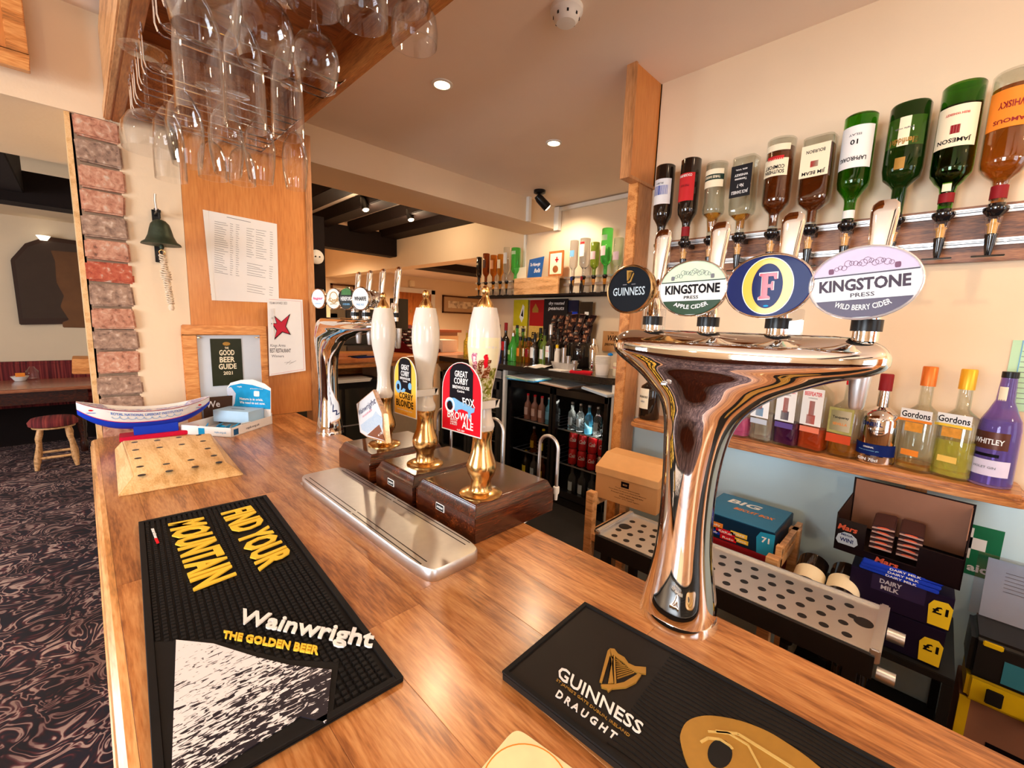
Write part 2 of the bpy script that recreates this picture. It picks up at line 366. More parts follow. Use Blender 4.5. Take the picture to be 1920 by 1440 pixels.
# the wall behind the optics, bluish daylight put into the colour of its lower half
sbox('wall_right', 1.78, 1.9, -2.6, .97, 1.13, CL, CREAM)
sbox('wall_right', 1.78, 1.9, -2.6, .97, FLB, 1.13, DAYBLUE)
sbox('wall_partition', 1.78, 3.0, .97, 1.02, FLB, CL, CREAM)
# alcove wall behind the back counter, and the header over the hatch
sbox('wall_right', 3.0, 3.2, 1.02, 3.5, FLB, 2.68, CREAM)
sbox('wall_right', 3.0, 3.2, 3.5, 7.6, 2.205, 2.68, CREAM)
sbox('wall_right', 3.0, 3.2, 3.5, 5.3, .0, 1.12, CREAM)
sbox('wall_back', -3.1, 7.2, 7.6, 7.7, 0, 2.7, CREAM)
sbox('wall_side', 7.1, 7.2, 2.88, 7.6, 0, 2.4, CREAM)
sbox('wall_side', 3.2, 7.2, 3.2, 3.3, 0, 2.4, CREAM)
sbox('wall_back', .72, .78, 4.9, 7.6, 0, 2.68, CREAM)
# lounge walls with window openings
def wall_with_windows(name, axis, c0, c1, a0, a1, wins, mat=CREAM, z1=CL):
    """wins: (a_from, a_to, z_from, z_to)"""
    def b(p0, p1, q0, q1):
        if p1-p0 < .01: return
        if axis == 'x': sbox(name, c0, c1, p0, p1, q0, q1, mat)
        else: sbox(name, p0, p1, c0, c1, q0, q1, mat)
    cur = a0
    for s, e, zl, zh in wins:
        b(cur, s, 0, z1); b(s, e, 0, zl); b(s, e, zh, z1); cur = e
    b(cur, a1, 0, z1)
    for i, (s, e, zl, zh) in enumerate(wins):
        m = MB(); k = .05; c = (c0+c1)/2
        def q(p0, p1, r0, r1):
            if axis == 'x': m.box(c-.03, c+.03, p0, p1, r0, r1)
            else: m.box(p0, p1, c-.03, c+.03, r0, r1)
        q(s, e, zl, zl+k); q(s, e, zh-k, zh); q(s, s+k, zl, zh); q(e-k, e, zl, zh); mid = (s+e)/2; q(mid-.02, mid+.02, zl, zh); q(s, e, (zl+zh)/2-.02, (zl+zh)/2+.02)
        struct(m.build('window_%d' % (i+1), WHITEP))
wall_with_windows('wall_left', 'x', -3.1, -3.0, -2.6, 7.6, [(-.05, 1.25, .85, 2.2), (3.9, 5.3, .85, 2.2)], z1=2.6)
wall_with_windows('wall_rear', 'y', -2.6, -2.5, -3.0, 3.0, [(-1.7, -.1, .9, 2.15), (.75, 1.72, .85, 2.05)])
# end of the bar: wall over the opening, white wall with the bell, brick edge
Y0 = 2.19
sbox('wall_lintel', -3.1, .140, 2.19, 3.0, 2.2, 2.7, CREAM)
sbox('wall_pier', .140, .317, Y0, 2.96, 0, CL, CREAM)
sbox('wall_pier', .03, .140, Y0+.008, 2.96, 0, 2.2, MORTAR)
# bricks of the pillar: each its own piece, a little proud and uneven
pil = struct(bpy.data.objects.new('brick_pillar', None)); COL.objects.link(pil); pil.location = (0, 0, 0)
rb = random.Random(3); z = .1; k = 0
zs = []
zt = 2.198
while zt > .1:
    h = .069+rb.random()*.01; zs.append((zt-h, zt)); zt -= h+.009
for i, (za, zb) in enumerate(zs):
    m = MB(); x0 = .026+rb.uniform(-.003, .004); x1 = .149+rb.uniform(-.004, .004); yf = 2.178+rb.uniform(-.004, .006)
    nx = 4; P = []
    j = lambda s=.003: rb.uniform(-s, s)
    m.box(x0, x1, yf, 2.3, za, zb, lambda x, y, z: (x+j(), y+j(.002), z+j()))
    o = m.build('brick', BRICKM[[0, 1, 0, 0, 1, 0, 2, 1, 0, 1, 0, 1, 1, 0, 2][i % 15] if i else 0], pil, bevel=.006, seg=2, smooth=60)
# two deep rows of brick along the reveal side (seen from the lounge)
# timber edge strip of the opening beside the bricks
struct(MB().box(.010, .024, 2.2, 2.96, 0, 2.2).build('trim_1', PALE))
# dropped beam over the alcove
sbox('ceiling_beam', .78, 3.0, 2.5, 2.88, 2.353, CL, CREAM)
# dark joists and the black cross beam of the far ceiling
for x0_, x1_ in ((1.50, 1.69), (1.93, 2.11), (2.36, 2.56), (2.77, 2.998)): sbox('ceiling_beam', x0_, x1_, 2.88, 5.25, 2.56, 2.68, BLACKW, bevel=.006)
sbox('ceiling_beam', .78, 3.0, 5.2, 5.38, 2.343, 2.62, BLACKW, bevel=.006)
sbox('ceiling_beam', 3.3, 7, 5.3, 5.7, 2.28, 2.38, BLACKW)
# unseen dark beams added over the lounge for the chrome to reflect
for y_ in (-1.9, -.9, 3.3): sbox('ceiling_beam', -3, -.3 if y_ < 3 else -.1, y_, y_+.16, 2.42, 2.54, BLACKW, bevel=.006)
sbox('wall_dado_added', -2.99, -2.96, -2.5, 7.6, 0, .82, MAHOG, bevel=.004)  # dark panelling added out of view for the chrome to mirror
sbox('wall_dado_added', -3, .0, -2.49, -2.46, 0, .86, MAHOG, bevel=.004)
sbox('door_added', .05, .7, -2.5, -2.47, .2, 2.1, DOORW, bevel=.004)  # unseen door, added as a dark shape for reflections
sbox('ceiling_beam', -3, .3, 4.3, 4.5, 2.2, 2.4, BLACKW, bevel=.006)
sbox('ceiling_beam', -.62, -.2, 2.97, 4.3, 2.26, 2.5, BLACKW, bevel=.006)
sbox('wall_side', .3, .75, 2.96, 7.6, 0, 2.6, CREAM)
# white trunking along the alcove corner
def trunk(x0, x1, y0, y1, z0, z1): sbox('trim_2', x0, x1, y0, y1, z0, z1, WHITEP)
trunk(2.97, 3.0, 1.02, 2.5, 2.50, 2.53); trunk(2.985, 3.0, 2.86, 2.885, 1.8, 2.36); trunk(2.95, 2.99, 2.45, 2.5, 2.34, 2.53)
trunk(2.6, 2.63, 2.47, 2.5, 2.353, CL)
# ---------------------------------------------------------------- timber panel at the end of the bar
pn = thing('timber_panel', 'tall orange veneered timber panel standing at the far end of the bar', 'panel', (0, 0, 1.07))
MB().box(.318, .785, 2.19, 2.25, .001, 1.29).build('board', PLY, pn)
MB().box(.785, .812, 2.18, 2.26, -.87, 1.29).build('edge_post', OAKZ, pn)
# post and head board at the end of the optics wall
po = thing('partition_post', 'upright oak post at the end of the bottle wall, beside the alcove', 'post', (1.71, .96, FLB))
MB().box(-.05, .055, -.0, .05, 0, 1.93).build('post', OAKZ, po, bevel=.002)
MB().box(-.06, -.05, .0, .04, 0, 1.93).build('lipping', OAKX, po)
hb = thing('hanging_board', 'upright framed wooden end board hanging from the ceiling above the post', 'board', (1.68, .96, 2.135))
MB().box(-.10, .10, 0, .03, 0, .405).build('board', PLY, hb)
m = MB(); m.box(-.112, -.10, -.006, .036, 0, .405); m.box(-.112, .112, -.006, .036, -.012, 0); m.box(.10, .112, -.006, .036, 0, .405); m.build('frame', OAKZ, hb, bevel=.001)
# ---------------------------------------------------------------- the bar
bar = thing('bar_counter', 'long oak bar counter with a moulded customer edge and plank top', 'bar', (0, 0, 0))
MB().box(.07, .66, -1.9, 2.05, 0, 1.03).build('body', OAKZ, bar)
MB().box(.03, .70, -1.9, 2.14, 1.028, 1.038).build('substrate', BLK, bar)
m = MB()
prof = [(-.012, 1.038), (-.012, 1.046), (-.006, 1.050), (-.010, 1.055), (-.008, 1.064), (-.001, 1.0695), (.008, 1.070), (.008, 1.038)]
m.rings([[(x, y, z) for x, z in prof] for y in (-1.9, 2.125)]); m.build('nosing', wood('oak_edge', srgb(214, 148, 84), srgb(238, 184, 122), 'y', 1.6, .3, .4, .02), bar, smooth=30)
x = .0082; ri = random.Random(11); cols = [.062, .098, .098, .098, .098, .098, .092, .0575]; n_ = 0
for wd in cols:
    y = -1.9-ri.random()*.3
    YE = 2.188 if x > .05 else 2.14
    while y < YE-.002:
        L_ = ri.uniform(.42, .95); a, b = max(y, -1.9), min(y+L_, YE)
        if b-a > .03:
            m = MB(); m.box(x+.0001, x+wd-.0001, a+.0001, b-.0001, 1.038, 1.07)
            m.build('plank', OAK, bar, bevel=.0004, seg=1)
        y += L_
    x += wd
# ================================================================ on the bar
BT = 1.0702
# ---- long black bar runner with a nub field
c_ = [at(260, 985, z=BT), at(500, 933, z=BT), at(797, 1248, z=BT), at(395, 1440, z=BT)]
def on(fn=None): pass
mt = thing('bar_runner', 'black rubber bar runner with yellow lettering and a black and white mountain print', 'bar mat', (0, 0, BT), group='black bar runners')
O = V((.055, 1.201, BT)); XD = (V((.305, 1.187, BT))-O).normalized(); YD = V((-XD.y, XD.x, 0)); MW, ML = .25, .745
F = fr(O-V((0, 0, BT)), XD, -YD); F = (lambda g: (lambda x, y, z=0: V((g(x, y, 0).x, g(x, y, 0).y, z))))(F)   # x across, y towards the viewer end
m = MB(); m.box(0, MW, 0, ML, 0, .004, F); m.build('base', BLACK, mt, bevel=.001)
m = MB(); b_ = .009
for a in ((0, b_, 0, ML), (MW-b_, MW, 0, ML), (b_, MW-b_, 0, b_), (b_, MW-b_, ML-b_, ML)): m.box(a[0], a[1], a[2], a[3], .003, .0085, F)
m.build('rim', BLACK, mt, bevel=.0008, seg=1)
inv = lambda p: ((p-O).dot(XD), -(p-O).dot(YD))
W_ = lambda px, py: inv(at(px, py, z=BT+.008))
pan = [W_(330, 1200), W_(400, 1207), W_(480, 1232), W_(545, 1248), W_(622, 1256), W_(612, 1355), (W_(612, 1355)[0]-.02, ML-.024), (.012, ML-.012)]
pan = [(max(.011, x), y) for x, y in pan]
def inside(x, y, P, g=.0):
    c = False
    for i in range(len(P)):
        (x1, y1), (x2, y2) = P[i], P[i-1]
        if (y1 > y) != (y2 > y) and x < (x2-x1)*(y-y1)/(y2-y1)+x1: c = not c
    return c
cxp = sum(p[0] for p in pan)/len(pan); cyp = sum(p[1] for p in pan)/len(pan)
grow = [(min(MW-.01, max(.0095, cxp+(x-cxp)*1.16)), min(ML-.0095, cyp+(y-cyp)*1.1)) for x, y in pan]; grow = [(.0095, pan[0][1]-.016), (pan[1][0], pan[1][1]-.014), (pan[2][0]+.002, pan[2][1]-.012), (pan[3][0]+.003, pan[3][1]-.011), (pan[4][0]+.012, pan[4][1]-.008), (pan[5][0]+.012, ML-.0095), (.0095, ML-.0095)]
lines = [('FIND YOUR', [(413, 964), (486, 1072), (552, 1042), (471, 949)], YEL), ('MOUNTAIN', [(314, 984), (362, 1110), (445, 1078), (383, 971)], YEL),
         ('Wainwright', [(437, 1177), (694, 1226), (706, 1186), (456, 1143)], WHITE), ('THE GOLDEN BEER', [(417, 1197), (596, 1229), (600, 1214), (420, 1184)], YEL)]
tb = []
for s, P, mm in lines: tb.append([W_(*p) for p in P])
m = MB(); st = .0094
for i in range(int((MW-2*b_)/st)):
    for j in range(int((ML-2*b_)/st)):
        x = b_+st*(i+.5); y = b_+st*(j+.5)
        if inside(x, y, grow) or any(inside(x, y, t) for t in tb[:2]): continue
        r1, r2 = .0037, .0026; vs = [F(x+a*r1, y+b*r1, .0035) for a, b in ((-1, -1), (1, -1), (1, 1), (-1, 1))]+[F(x+a*r2, y+b*r2, .0075) for a, b in ((-1, -1), (1, -1), (1, 1), (-1, 1))]
        m.add(vs, [(7, 6, 5, 4), (0, 4, 5, 1), (1, 5, 6, 2), (2, 6, 7, 3), (3, 7, 4, 0)])
o = m.build('nubs', BLACK, mt); o['kind'] = 'stuff'
m = MB(); m.prism(grow[:4]+grow[4:], .003, .0070, F); m.build('print_border', BLACK, mt)
def strokes():
    m_, N, L, P = nt('mountain_print'); P.inputs['Roughness'].default_value = .5
    tc = N.new('ShaderNodeTexCoord'); mp = N.new('ShaderNodeMapping'); mp.inputs['Scale'].default_value = (60, 190, 60); mp.inputs['Rotation'].default_value = (0, 0, .5)
    n = N.new('ShaderNodeTexNoise'); n.inputs['Scale'].default_value = 1.2; n.inputs['Detail'].default_value = 2.5; n.inputs['Distortion'].default_value = 1.2
    L.new(tc.outputs['Object'], mp.inputs[0]); L.new(mp.outputs[0], n.inputs[0])
    # more ink towards the hill side of the picture: print density, a pattern of its own
    sx = N.new('ShaderNodeSeparateXYZ'); L.new(tc.outputs['Object'], sx.inputs[0])
    a = N.new('ShaderNodeMath'); a.operation = 'MULTIPLY_ADD'; a.inputs[1].default_value = .6; a.inputs[2].default_value = -.075; L.new(sx.outputs[0], a.inputs[0])
    b = N.new('ShaderNodeMath'); b.operation = 'MULTIPLY_ADD'; b.inputs[1].default_value = -1.1; b.inputs[2].default_value = .665; L.new(sx.outputs[1], b.inputs[0])
    c = N.new('ShaderNodeMath'); c.operation = 'ADD'; L.new(a.outputs[0], c.inputs[0]); L.new(b.outputs[0], c.inputs[1])
    d = N.new('ShaderNodeMath'); d.operation = 'ADD'; L.new(c.outputs[0], d.inputs[0]); L.new(n.outputs['Fac'], d.inputs[1])
    rp = N.new('ShaderNodeValToRGB'); rp.color_ramp.elements[0].position = .54; rp.color_ramp.elements[0].color = c4(srgb(236, 234, 238)); rp.color_ramp.elements[1].position = .58; rp.color_ramp.elements[1].color = c4(srgb(24, 18, 34))
    L.new(d.outputs[0], rp.inputs[0]); L.new(rp.outputs[0], P.inputs['Base Color']); return m_
m = MB(); m.prism(pan, .0068, .0085, F); m.build('mountain_print', strokes(), mt)
for (s, P, mm), t in zip(lines, tb):
    m = MB(); Q = [F(x, y, .0078) for x, y in t]
    quad(m, s, Q, 0, .03 if s != 'Wainwright' else .02, ext=.0028); m.build('lettering', mm, mt)
m = MB(); quad(m, 'marstons', [F(*W_(*p), .0078) for p in ((283, 992), (290, 1010), (296, 1009), (290, 991))], 0, .02, ext=.001); m.build('lettering', WHITE, mt)
m = MB(); m.prism([W_(289, 1010), W_(294, 1020), W_(299, 1018), W_(295, 1009)], .0078, .0088, F); m.build('logo', RED, mt)
# ---- second runner: black with gold
gm = thing('bar_runner', 'smooth black bar runner with white lettering, a gold harp and gold swirl', 'bar mat', (0, 0, BT), group='black bar runners')
G0 = V((.3595, .3585, 0)); GX = V((.56-.3595, .369-.3585, 0)).normalized(); GY = V((GX.y, -GX.x, 0)); GW, GLn = .2008, .88
G = lambda x, y, z=0: V((0, 0, 0))+G0+GX*x+GY*y+V((0, 0, z))
gi = lambda px, py: ((lambda p: ((p-G0-V((0, 0, BT+.013))).dot(GX), (p-G0-V((0, 0, BT+.013))).dot(GY)))(at(px, py, z=BT+.013)))
m = MB(); m.box(0, GW, 0, GLn, 0, .011, G); m.build('base', mk('runner_black', (.02, .016, .014), .42, var=.1), gm, bevel=.0015)
m = MB()
for a in ((0, .006, 0, GLn), (GW-.006, GW, 0, GLn), (.006, GW-.006, 0, .006)): m.box(a[0], a[1], a[2], a[3], .0105, .0135, G)
m.build('rim', BLACK, gm, bevel=.0006, seg=1)
m = MB()
for i in range(26):   # raised wavy lines
    x0 = .012+i*.0071; pts = [(x0, .165+k*.02+.0+.006*sin(k*.7+i*.35)) for k in range(2)]
    P = [G(x0+.0022*sin(k*.55+i*.3), .150+.0*i+k*.012, .0112) for k in range(40)]
    m.tube(P, .0011, 4)
o = m.build('wavy_ridges', BLACK, gm); o['kind'] = 'stuff'
for s, P, mm, bd in (('GUINNESS', [(1044, 1268), (1200, 1377), (1208, 1356), (1051, 1246)], WHITE, .01), ("ST JAMES'S GATE DUBLIN, IRELAND", [(1042, 1276), (1179, 1382), (1182, 1376), (1045, 1271)], GOLD, 0), ('D R A U G H T', [(1041, 1304), (1151, 1386), (1159, 1375), (1048, 1292)], WHITE, .02)):
    m = MB(); Q = [G(*gi(*p), .0115) for p in P]
    quad(m, s, Q, 0, bd, ext=.001); m.build('lettering', mm, gm)
cp = lambda x, y: gi(900+x/2.667, 1120+y/2.667)
m = MB()
m.prism([cp(*p) for p in ((638, 268), (650, 256), (672, 258), (690, 282), (722, 300), (742, 330), (775, 345), (830, 350), (830, 382), (790, 378), (745, 352), (715, 322), (686, 302), (668, 288), (655, 300), (668, 430), (640, 432), (662, 310), (650, 290), (610, 425), (598, 420))], .011, .0135, G)
m.prism([cp(*p) for p in ((604, 436), (668, 436), (720, 425), (770, 395), (792, 380), (806, 388), (780, 425), (730, 450), (660, 456), (642, 472), (634, 458), (608, 450))], .011, .0135, G)
m.prism([cp(*p) for p in ((668, 292), (674, 292), (682, 432), (672, 434))], .011, .0135, G)
for i in range(9):
    a = cp(678+i*1, 306+i*12); b = cp(700+i*9, 320+i*6.5); bar_line(m, a, b, .0009, G, .011, .0125)
m.build('gold_harp', GOLD, gm)
m = MB(); out = [(1003, 720), (1006, 670), (1030, 625), (1075, 600), (1140, 590), (1230, 600), (1330, 625), (1440, 670), (1540, 730), (1640, 800), (1760, 900), (1900, 1020), (1850, 1120), (1700, 1120), (1500, 1080), (1250, 1010), (1120, 940), (1040, 840)]
sm = []
for i in range(len(out)):
    p0, p1, p2, p3 = [out[(i+k-1) % len(out)] for k in range(4)]
    for t in (0, .25, .5, .75): sm.append(tuple(.5*(2*p1[c]+(p2[c]-p0[c])*t+(2*p0[c]-5*p1[c]+4*p2[c]-p3[c])*t*t+(3*p1[c]-p0[c]-3*p2[c]+p3[c])*t**3) for c in (0, 1)))
m.prism([cp(*p) for p in sm], .011, .0128, G); m.build('gold_swirl', GOLD, gm)
m = MB(); m.prism([cp(*p) for p in ell(1200, 782, 62, 72, 24)], .0126, .0132, G); m.build('swirl_hollow', BLACK, gm)
m = MB()
for P, w_ in (([(1105, 725), (1140, 705), (1200, 712), (1250, 745), (1262, 760)], .0028), ([(1140, 672), (1240, 680), (1340, 740), (1400, 853), (1430, 960)], .0022), ([(1180, 672), (1290, 685), (1420, 765), (1560, 853), (1700, 960)], .0035)):
    for a, b in zip(P, P[1:]): bar_line(m, cp(*a), cp(*b), w_, G, .0126, .014)
m.build('swirl_ridge', mk('pale_gold', srgb(214, 184, 110), .35, .3), gm)
# ---- beer mat at the front edge
bmt = thing('beer_mat', 'cream beer mat with rounded corners beside the gold-swirl runner', 'coaster', (.285, .245, BT), (0, 0, R(8)))
m = MB(); m.prism(ell(0, 0, .047, .047, 40, 8), 0, .0016); m.build('card', mk('cream_card', srgb(244, 228, 178), .7, var=.12, vs=40), bmt)
m = MB(); ringband(m, 0, 0, .0455, .0455, .0012, .0016, .0019, lambda x, y, z: (x, y, z)); m.build('border_line', ORANGE, bmt)
# ---- steel drip tray with four slots
tr = thing('drip_tray', 'long brushed steel drip tray with rounded ends in front of the handpumps', 'drip tray', (.465, .913, BT), (0, 0, R(.5)))
m = MB(); m.rings([[(x, y, z) for x, y in ell(0, 0, a, b, 48, 9)] for a, b, z in ((.0655, .318, 0), (.0665, .319, .003), (.0665, .319, .021), (.0645, .317, .0245))]); m.build('tray', STEEL, tr, smooth=50)
for i, x_ in enumerate((-.058, -.046, .046, .058)):
    for y0_, y1_ in ((-.285, -.004), (.004, .285)):
        m = MB(); m.box(x_-.0011, x_+.0011, y0_, y1_, .0236, .02475); m.build('slot', BLK, tr)
m = MB(); m.prism(ell(0, 0, .008, .0035, 16), 0, .0008, fr((-.0668, .285, .012), (0, -1, 0), (0, 0, 1))); m.build('maker_plate', SATIN, tr)
# ---- handpumps
def pump(label, cx, cy, blk, kind):
    p = thing('handpump', label, 'beer pump', (cx, cy, BT), group='handpumps on the bar')
    x0, x1, y0, y1 = blk; x0 -= cx; x1 -= cx; y0 -= cy; y1 -= cy; zt = .082
    m = MB(); r = lambda i, z: [(x0+i, y0+i, z), (x1-i, y0+i, z), (x1-i, y1-i, z), (x0+i, y1-i, z)]
    m.rings([r(0, 0), r(0, zt-.024), r(.004, zt-.020), r(.011, zt-.003), r(.016, zt)]); m.build('block', MAHOG, p, bevel=.0015, smooth=30)
    if kind: 
        yc = (y0+y1)/2+.01; f = fr((x0-.001, yc, .042), (0, -1, 0), (0, 0, 1))
        m = MB(); m.box(-.016, .016, -.0085, .0085, -.001, .001, f); m.build('name_plate', WHITEP, p, bevel=.0006, seg=1)
        m = MB(); m.box(-.0142, .0142, -.007, .007, .001, .0013, f); q = m.build('plate_face', BLK, p)
        m = MB(); txt(m, 'ANGRAM', f, 0, 0, .023, .0055, .0014, .02); m.build('lettering', WHITE, p)
    m = MB(); m.lathe([(.049, zt), (.049, zt+.002), (.045, zt+.005), (.026, zt+.008), (.0235, zt+.012), (.0235, zt+.035), (.031, zt+.048), (.0345, zt+.062), (.0325, zt+.075), (.0235, zt+.10), (.0215, zt+.125), (.0235, zt+.142), (.0255, zt+.146), (.0255, zt+.150)], 40)
    m.build('brass_stem', BRASS, p, smooth=35)
    z = zt+.150
    hp = [(.025, z), (.0275, z+.008), (.0265, z+.014), (.0215, z+.026), (.0195, z+.045), (.0188, z+.07), (.0205, z+.09), (.0265, z+.12), (.0335, z+.155), (.0365, z+.185), (.0355, z+.215), (.031, z+.245), (.0255, z+.268)]
    if kind == 'scene':
        m = MB(); m.lathe(hp, 40); m.build('handle', CHINA, p, smooth=40)
        # printed hunting scene, a thin patch of fired colour on the china
        def pr(name, z0, z1, a0, a1, mat, dr=.0004, steps=10):
            m = MB(); rows = []
            def rad(zz):
                for (ra, za), (rb_, zb) in zip(hp, hp[1:]):
                    if za <= zz <= zb: return ra+(rb_-ra)*(zz-za)/(zb-za)
                return hp[-1][0]
            vs = []; fs = []
            for i in range(9):
                zz = z0+(z1-z0)*i/8; rr = rad(zz)+dr
                for k in range(steps+1):
                    a = PI+a0+(a1-a0)*k/steps+ .10*sin(i*1.7+k)*(1 if i in (0, 8) else .3); vs.append((rr*cos(a), rr*sin(a), zz))
            n = steps+1
            for i in range(8):
                for k in range(steps): fs.append((i*n+k, i*n+k+1, (i+1)*n+k+1, (i+1)*n+k))
            m.add(vs, fs); return m.build(name, mat, p, smooth=True)
        pr('landscape_print', z+.06, z+.140, -.5, 1.9, patchy('hunt_green', [(.3, srgb(60, 50, 20)), (.5, srgb(150, 150, 50)), (.62, srgb(236, 226, 190)), (.75, srgb(110, 92, 40))], 90, .2, 1), .0004, 12)
        pr('sky_print', z+.14, z+.205, -.6, 1.9, mk('hunt_sky', srgb(236, 228, 190), .15, var=.12, vs=40), .0003, 12)
        pr('horse_print', z+.118, z+.158, .45, 1.3, patchy('hunt_horse', [(.35, srgb(60, 28, 12)), (.5, srgb(150, 80, 36)), (.65, srgb(236, 226, 200))], 120, .2, 1), .0006, 8)
        pr('rider_print', z+.140, z+.170, .85, 1.1, RED, .0009, 5)
        pr('second_rider_print', z+.130, z+.172, .0, .38, patchy('hunt_pink', [(.35, srgb(120, 60, 90)), (.5, srgb(216, 120, 150)), (.6, srgb(236, 226, 220))], 130, .2, 1), .0006, 8)
    else:
        m = MB(); m.lathe(hp, 40); m.build('handle', CHINA, p, smooth=40)
    z += .268
    m = MB(); m.lathe([(.0175, z-.002), (.018, z+.004), (.0165, z+.007), (.0145, z+.012), (.009, z+.02), (.0065, z+.026), (.0075, z+.028), (.0095, z+.034), (.0088, z+.040), (.005, z+.045), (.0004, z+.046)], 24); m.build('brass_finial', BRASS, p, smooth=40)
    return p
def offs(p, q): return lambda x, y, z=0: q(x, y, z)
P3 = pump('handpump with a fox-hunting scene on the handle and a red arched clip', .618, .705, (.556, .815, .650, .878), 'scene')
P2 = pump('handpump with a plain white handle and a yellow arched clip', .635, .957, (.548, .800, .880, 1.068), 'plain')
P1 = pump('handpump with a plain white handle and a pointed white mountain clip', .640, 1.19, (.545, .800, 1.100, 1.305), '')
def arch(w_, hs, h): # arched outline: width, straight height, total height
    return [(-w_/2, 0), (w_/2, 0)]+[(w_/2*cos(t), hs+(h-hs)*sin(t)) for t in [PI*i/14 for i in range(15)]]
def clip(parent, cw, o, xd, w_, hs, h, cmat):
    lo = V(o)-V(parent.location); f = fr(lo, xd, (0, 0, 1))
    c = bpy.data.objects.new('pump_clip', None); COL.objects.link(c); c.parent = parent
    m = MB(); m.prism(arch(w_, hs, h), -.002, 0, f); m.build('backing', WHITEP, c)
    m = MB(); m.prism([(x*.965, .0025+y*.975) for x, y in arch(w_, hs, h)], -.0003, .0004, f); m.build('face', cmat, c)
    t = .58*w_/2; m = MB(); A = [(-t, .42*h), (t, .40*h)]+[(x*.965, .0025+y*.975) for x, y in arch(w_, hs, h)[2:] if abs(x) < t]
    m.prism([(-t, .44*h), (t, .40*h), (t, h*.87)]+[(x*.96, .0025+y*.97) for x, y in arch(w_, hs, h)[2:] if abs(x) < t*.9]+[(-t, h*.87)], .0003, .0009, f); m.build('black_band', DKPRINT, c)
    return c, f
def TX(c, f, items, zz=.0012):
    for s, cx, cy, w_, h_, mm, sh, ar in items:
        m = MB(); txt(m, s, f, cx, cy, w_, h_, zz, .02, sh, ar); m.build('lettering', mm, c)
w3, h3 = .131, .152
c, f = clip(P3, w3, (.555, .7035, 1.303), (.02, -1, .02), .131, .09, .152, RED)
TX(c, f, [('GREAT', .0, .127, .042, .0135, WHITE, 0, 0), ('CORBY', .0, .112, .046, .0135, WHITE, 0, 0), ('BREWHOUSE', 0, .0985, .055, .007, WHITE, 0, 0), ('Cumbria', 0, .0905, .024, .005, WHITE, 0, 0),
           ('FOX', .026, .070, .038, .017, WHITE, -.2, 0), ('BROWN', -.004, .037, .080, .017, WHITE, 0, 0), ('ALE', .024, .0205, .036, .016, WHITE, 0, 0), ('SMOOTH', -.022, .0265, .024, .0038, WHITE, 0, 0), ('CARAMEL', -.022, .0215, .024, .0038, WHITE, 0, 0), ('& FRUITY', -.022, .0165, .024, .0038, WHITE, 0, 0), ('4.6% ABV', .002, .0065, .026, .004, WHITE, 0, 0)])
m = MB(); m.prism([(-.05, .066), (-.042, .072), (-.02, .074), (0, .068), (.022, .066), (.040, .060), (.046, .062), (.044, .052), (.034, .048), (.030, .036), (.026, .036), (.024, .05), (.005, .053), (-.008, .050), (-.012, .042), (-.02, .048), (-.028, .058), (-.042, .06)], .0009, .0012, f); m.build('running_fox_print', LBLUE, c)
m = MB(); ringband(m, -.036, .057, .0165, .0165, .005, .0010, .0014, f, 28); m.build('round_eye_print', WHITE, c)
m = MB(); m.prism(ell(-.036, .056, .009, .010, 20), .0011, .0015, f); m.build('eye_print', DKPRINT, c)
m = MB(); m.box(-.02, .03, -.008, .012, -.062, -.002, f); 
m = MB(); f0 = fr(V((.562, .7035, 1.36))-V(P3.location), (0, -1, 0), (0, 0, 1)); m.box(-.028, .028, -.006, .012, -.078, -.066, f0); m.box(.023, .028, -.006, .012, -.078, 0, f0); m.box(-.028, -.023, -.006, .012, -.078, 0, f0); m.build('clip_strap', CHINA, P3, bevel=.001)
c, f = clip(P2, .1, (.572, .955, 1.293), (.02, -1, 0), .102, .1, .152, mk('corby_yellow', srgb(246, 186, 62), .4, var=.03))
TX(c, f, [('GREAT', .002, .126, .036, .0135, WHITE, 0, 0), ('CORBY', .002, .110, .038, .0135, WHITE, 0, 0), ('BREWHOUSE', .002, .0975, .046, .0065, WHITE, 0, 0), ('Cumbria', .002, .0905, .02, .0045, WHITE, 0, 0),
           ('CORBY', .006, .052, .064, .0155, DKPRINT, 0, 0), ('BLONDE', .0, .032, .080, .018, DKPRINT, 0, 0), ('smooth hoppy pale', .0, .015, .07, .0035, WHITE, 0, 0), ('4.0% ABV', 0, .007, .024, .0035, ORANGE, 0, 0)])
m = MB(); m.prism(ell(-.030, .073, .0135, .0165, 20), .0009, .0012, f); m.prism(ell(.024, .080, .008, .009, 16), .0009, .0012, f); m.prism([(-.02, .06), (0, .062), (.004, .07), (-.006, .072)], .0009, .0012, f); m.build('bird_print', LBLUE, c)
m = MB(); m.prism(ell(-.030, .073, .006, .008, 16), .0012, .0015, f); m.build('eye_print', DKPRINT, c)
m = MB(); f0 = fr(V((.575, .955, 1.35))-V(P2.location), (0, -1, 0), (0, 0, 1)); m.box(-.026, .026, -.006, .012, -.082, -.070, f0); m.box(.021, .026, -.006, .012, -.082, 0, f0); m.box(-.026, -.021, -.006, .012, -.082, 0, f0); m.build('clip_strap', CHINA, P2, bevel=.001)
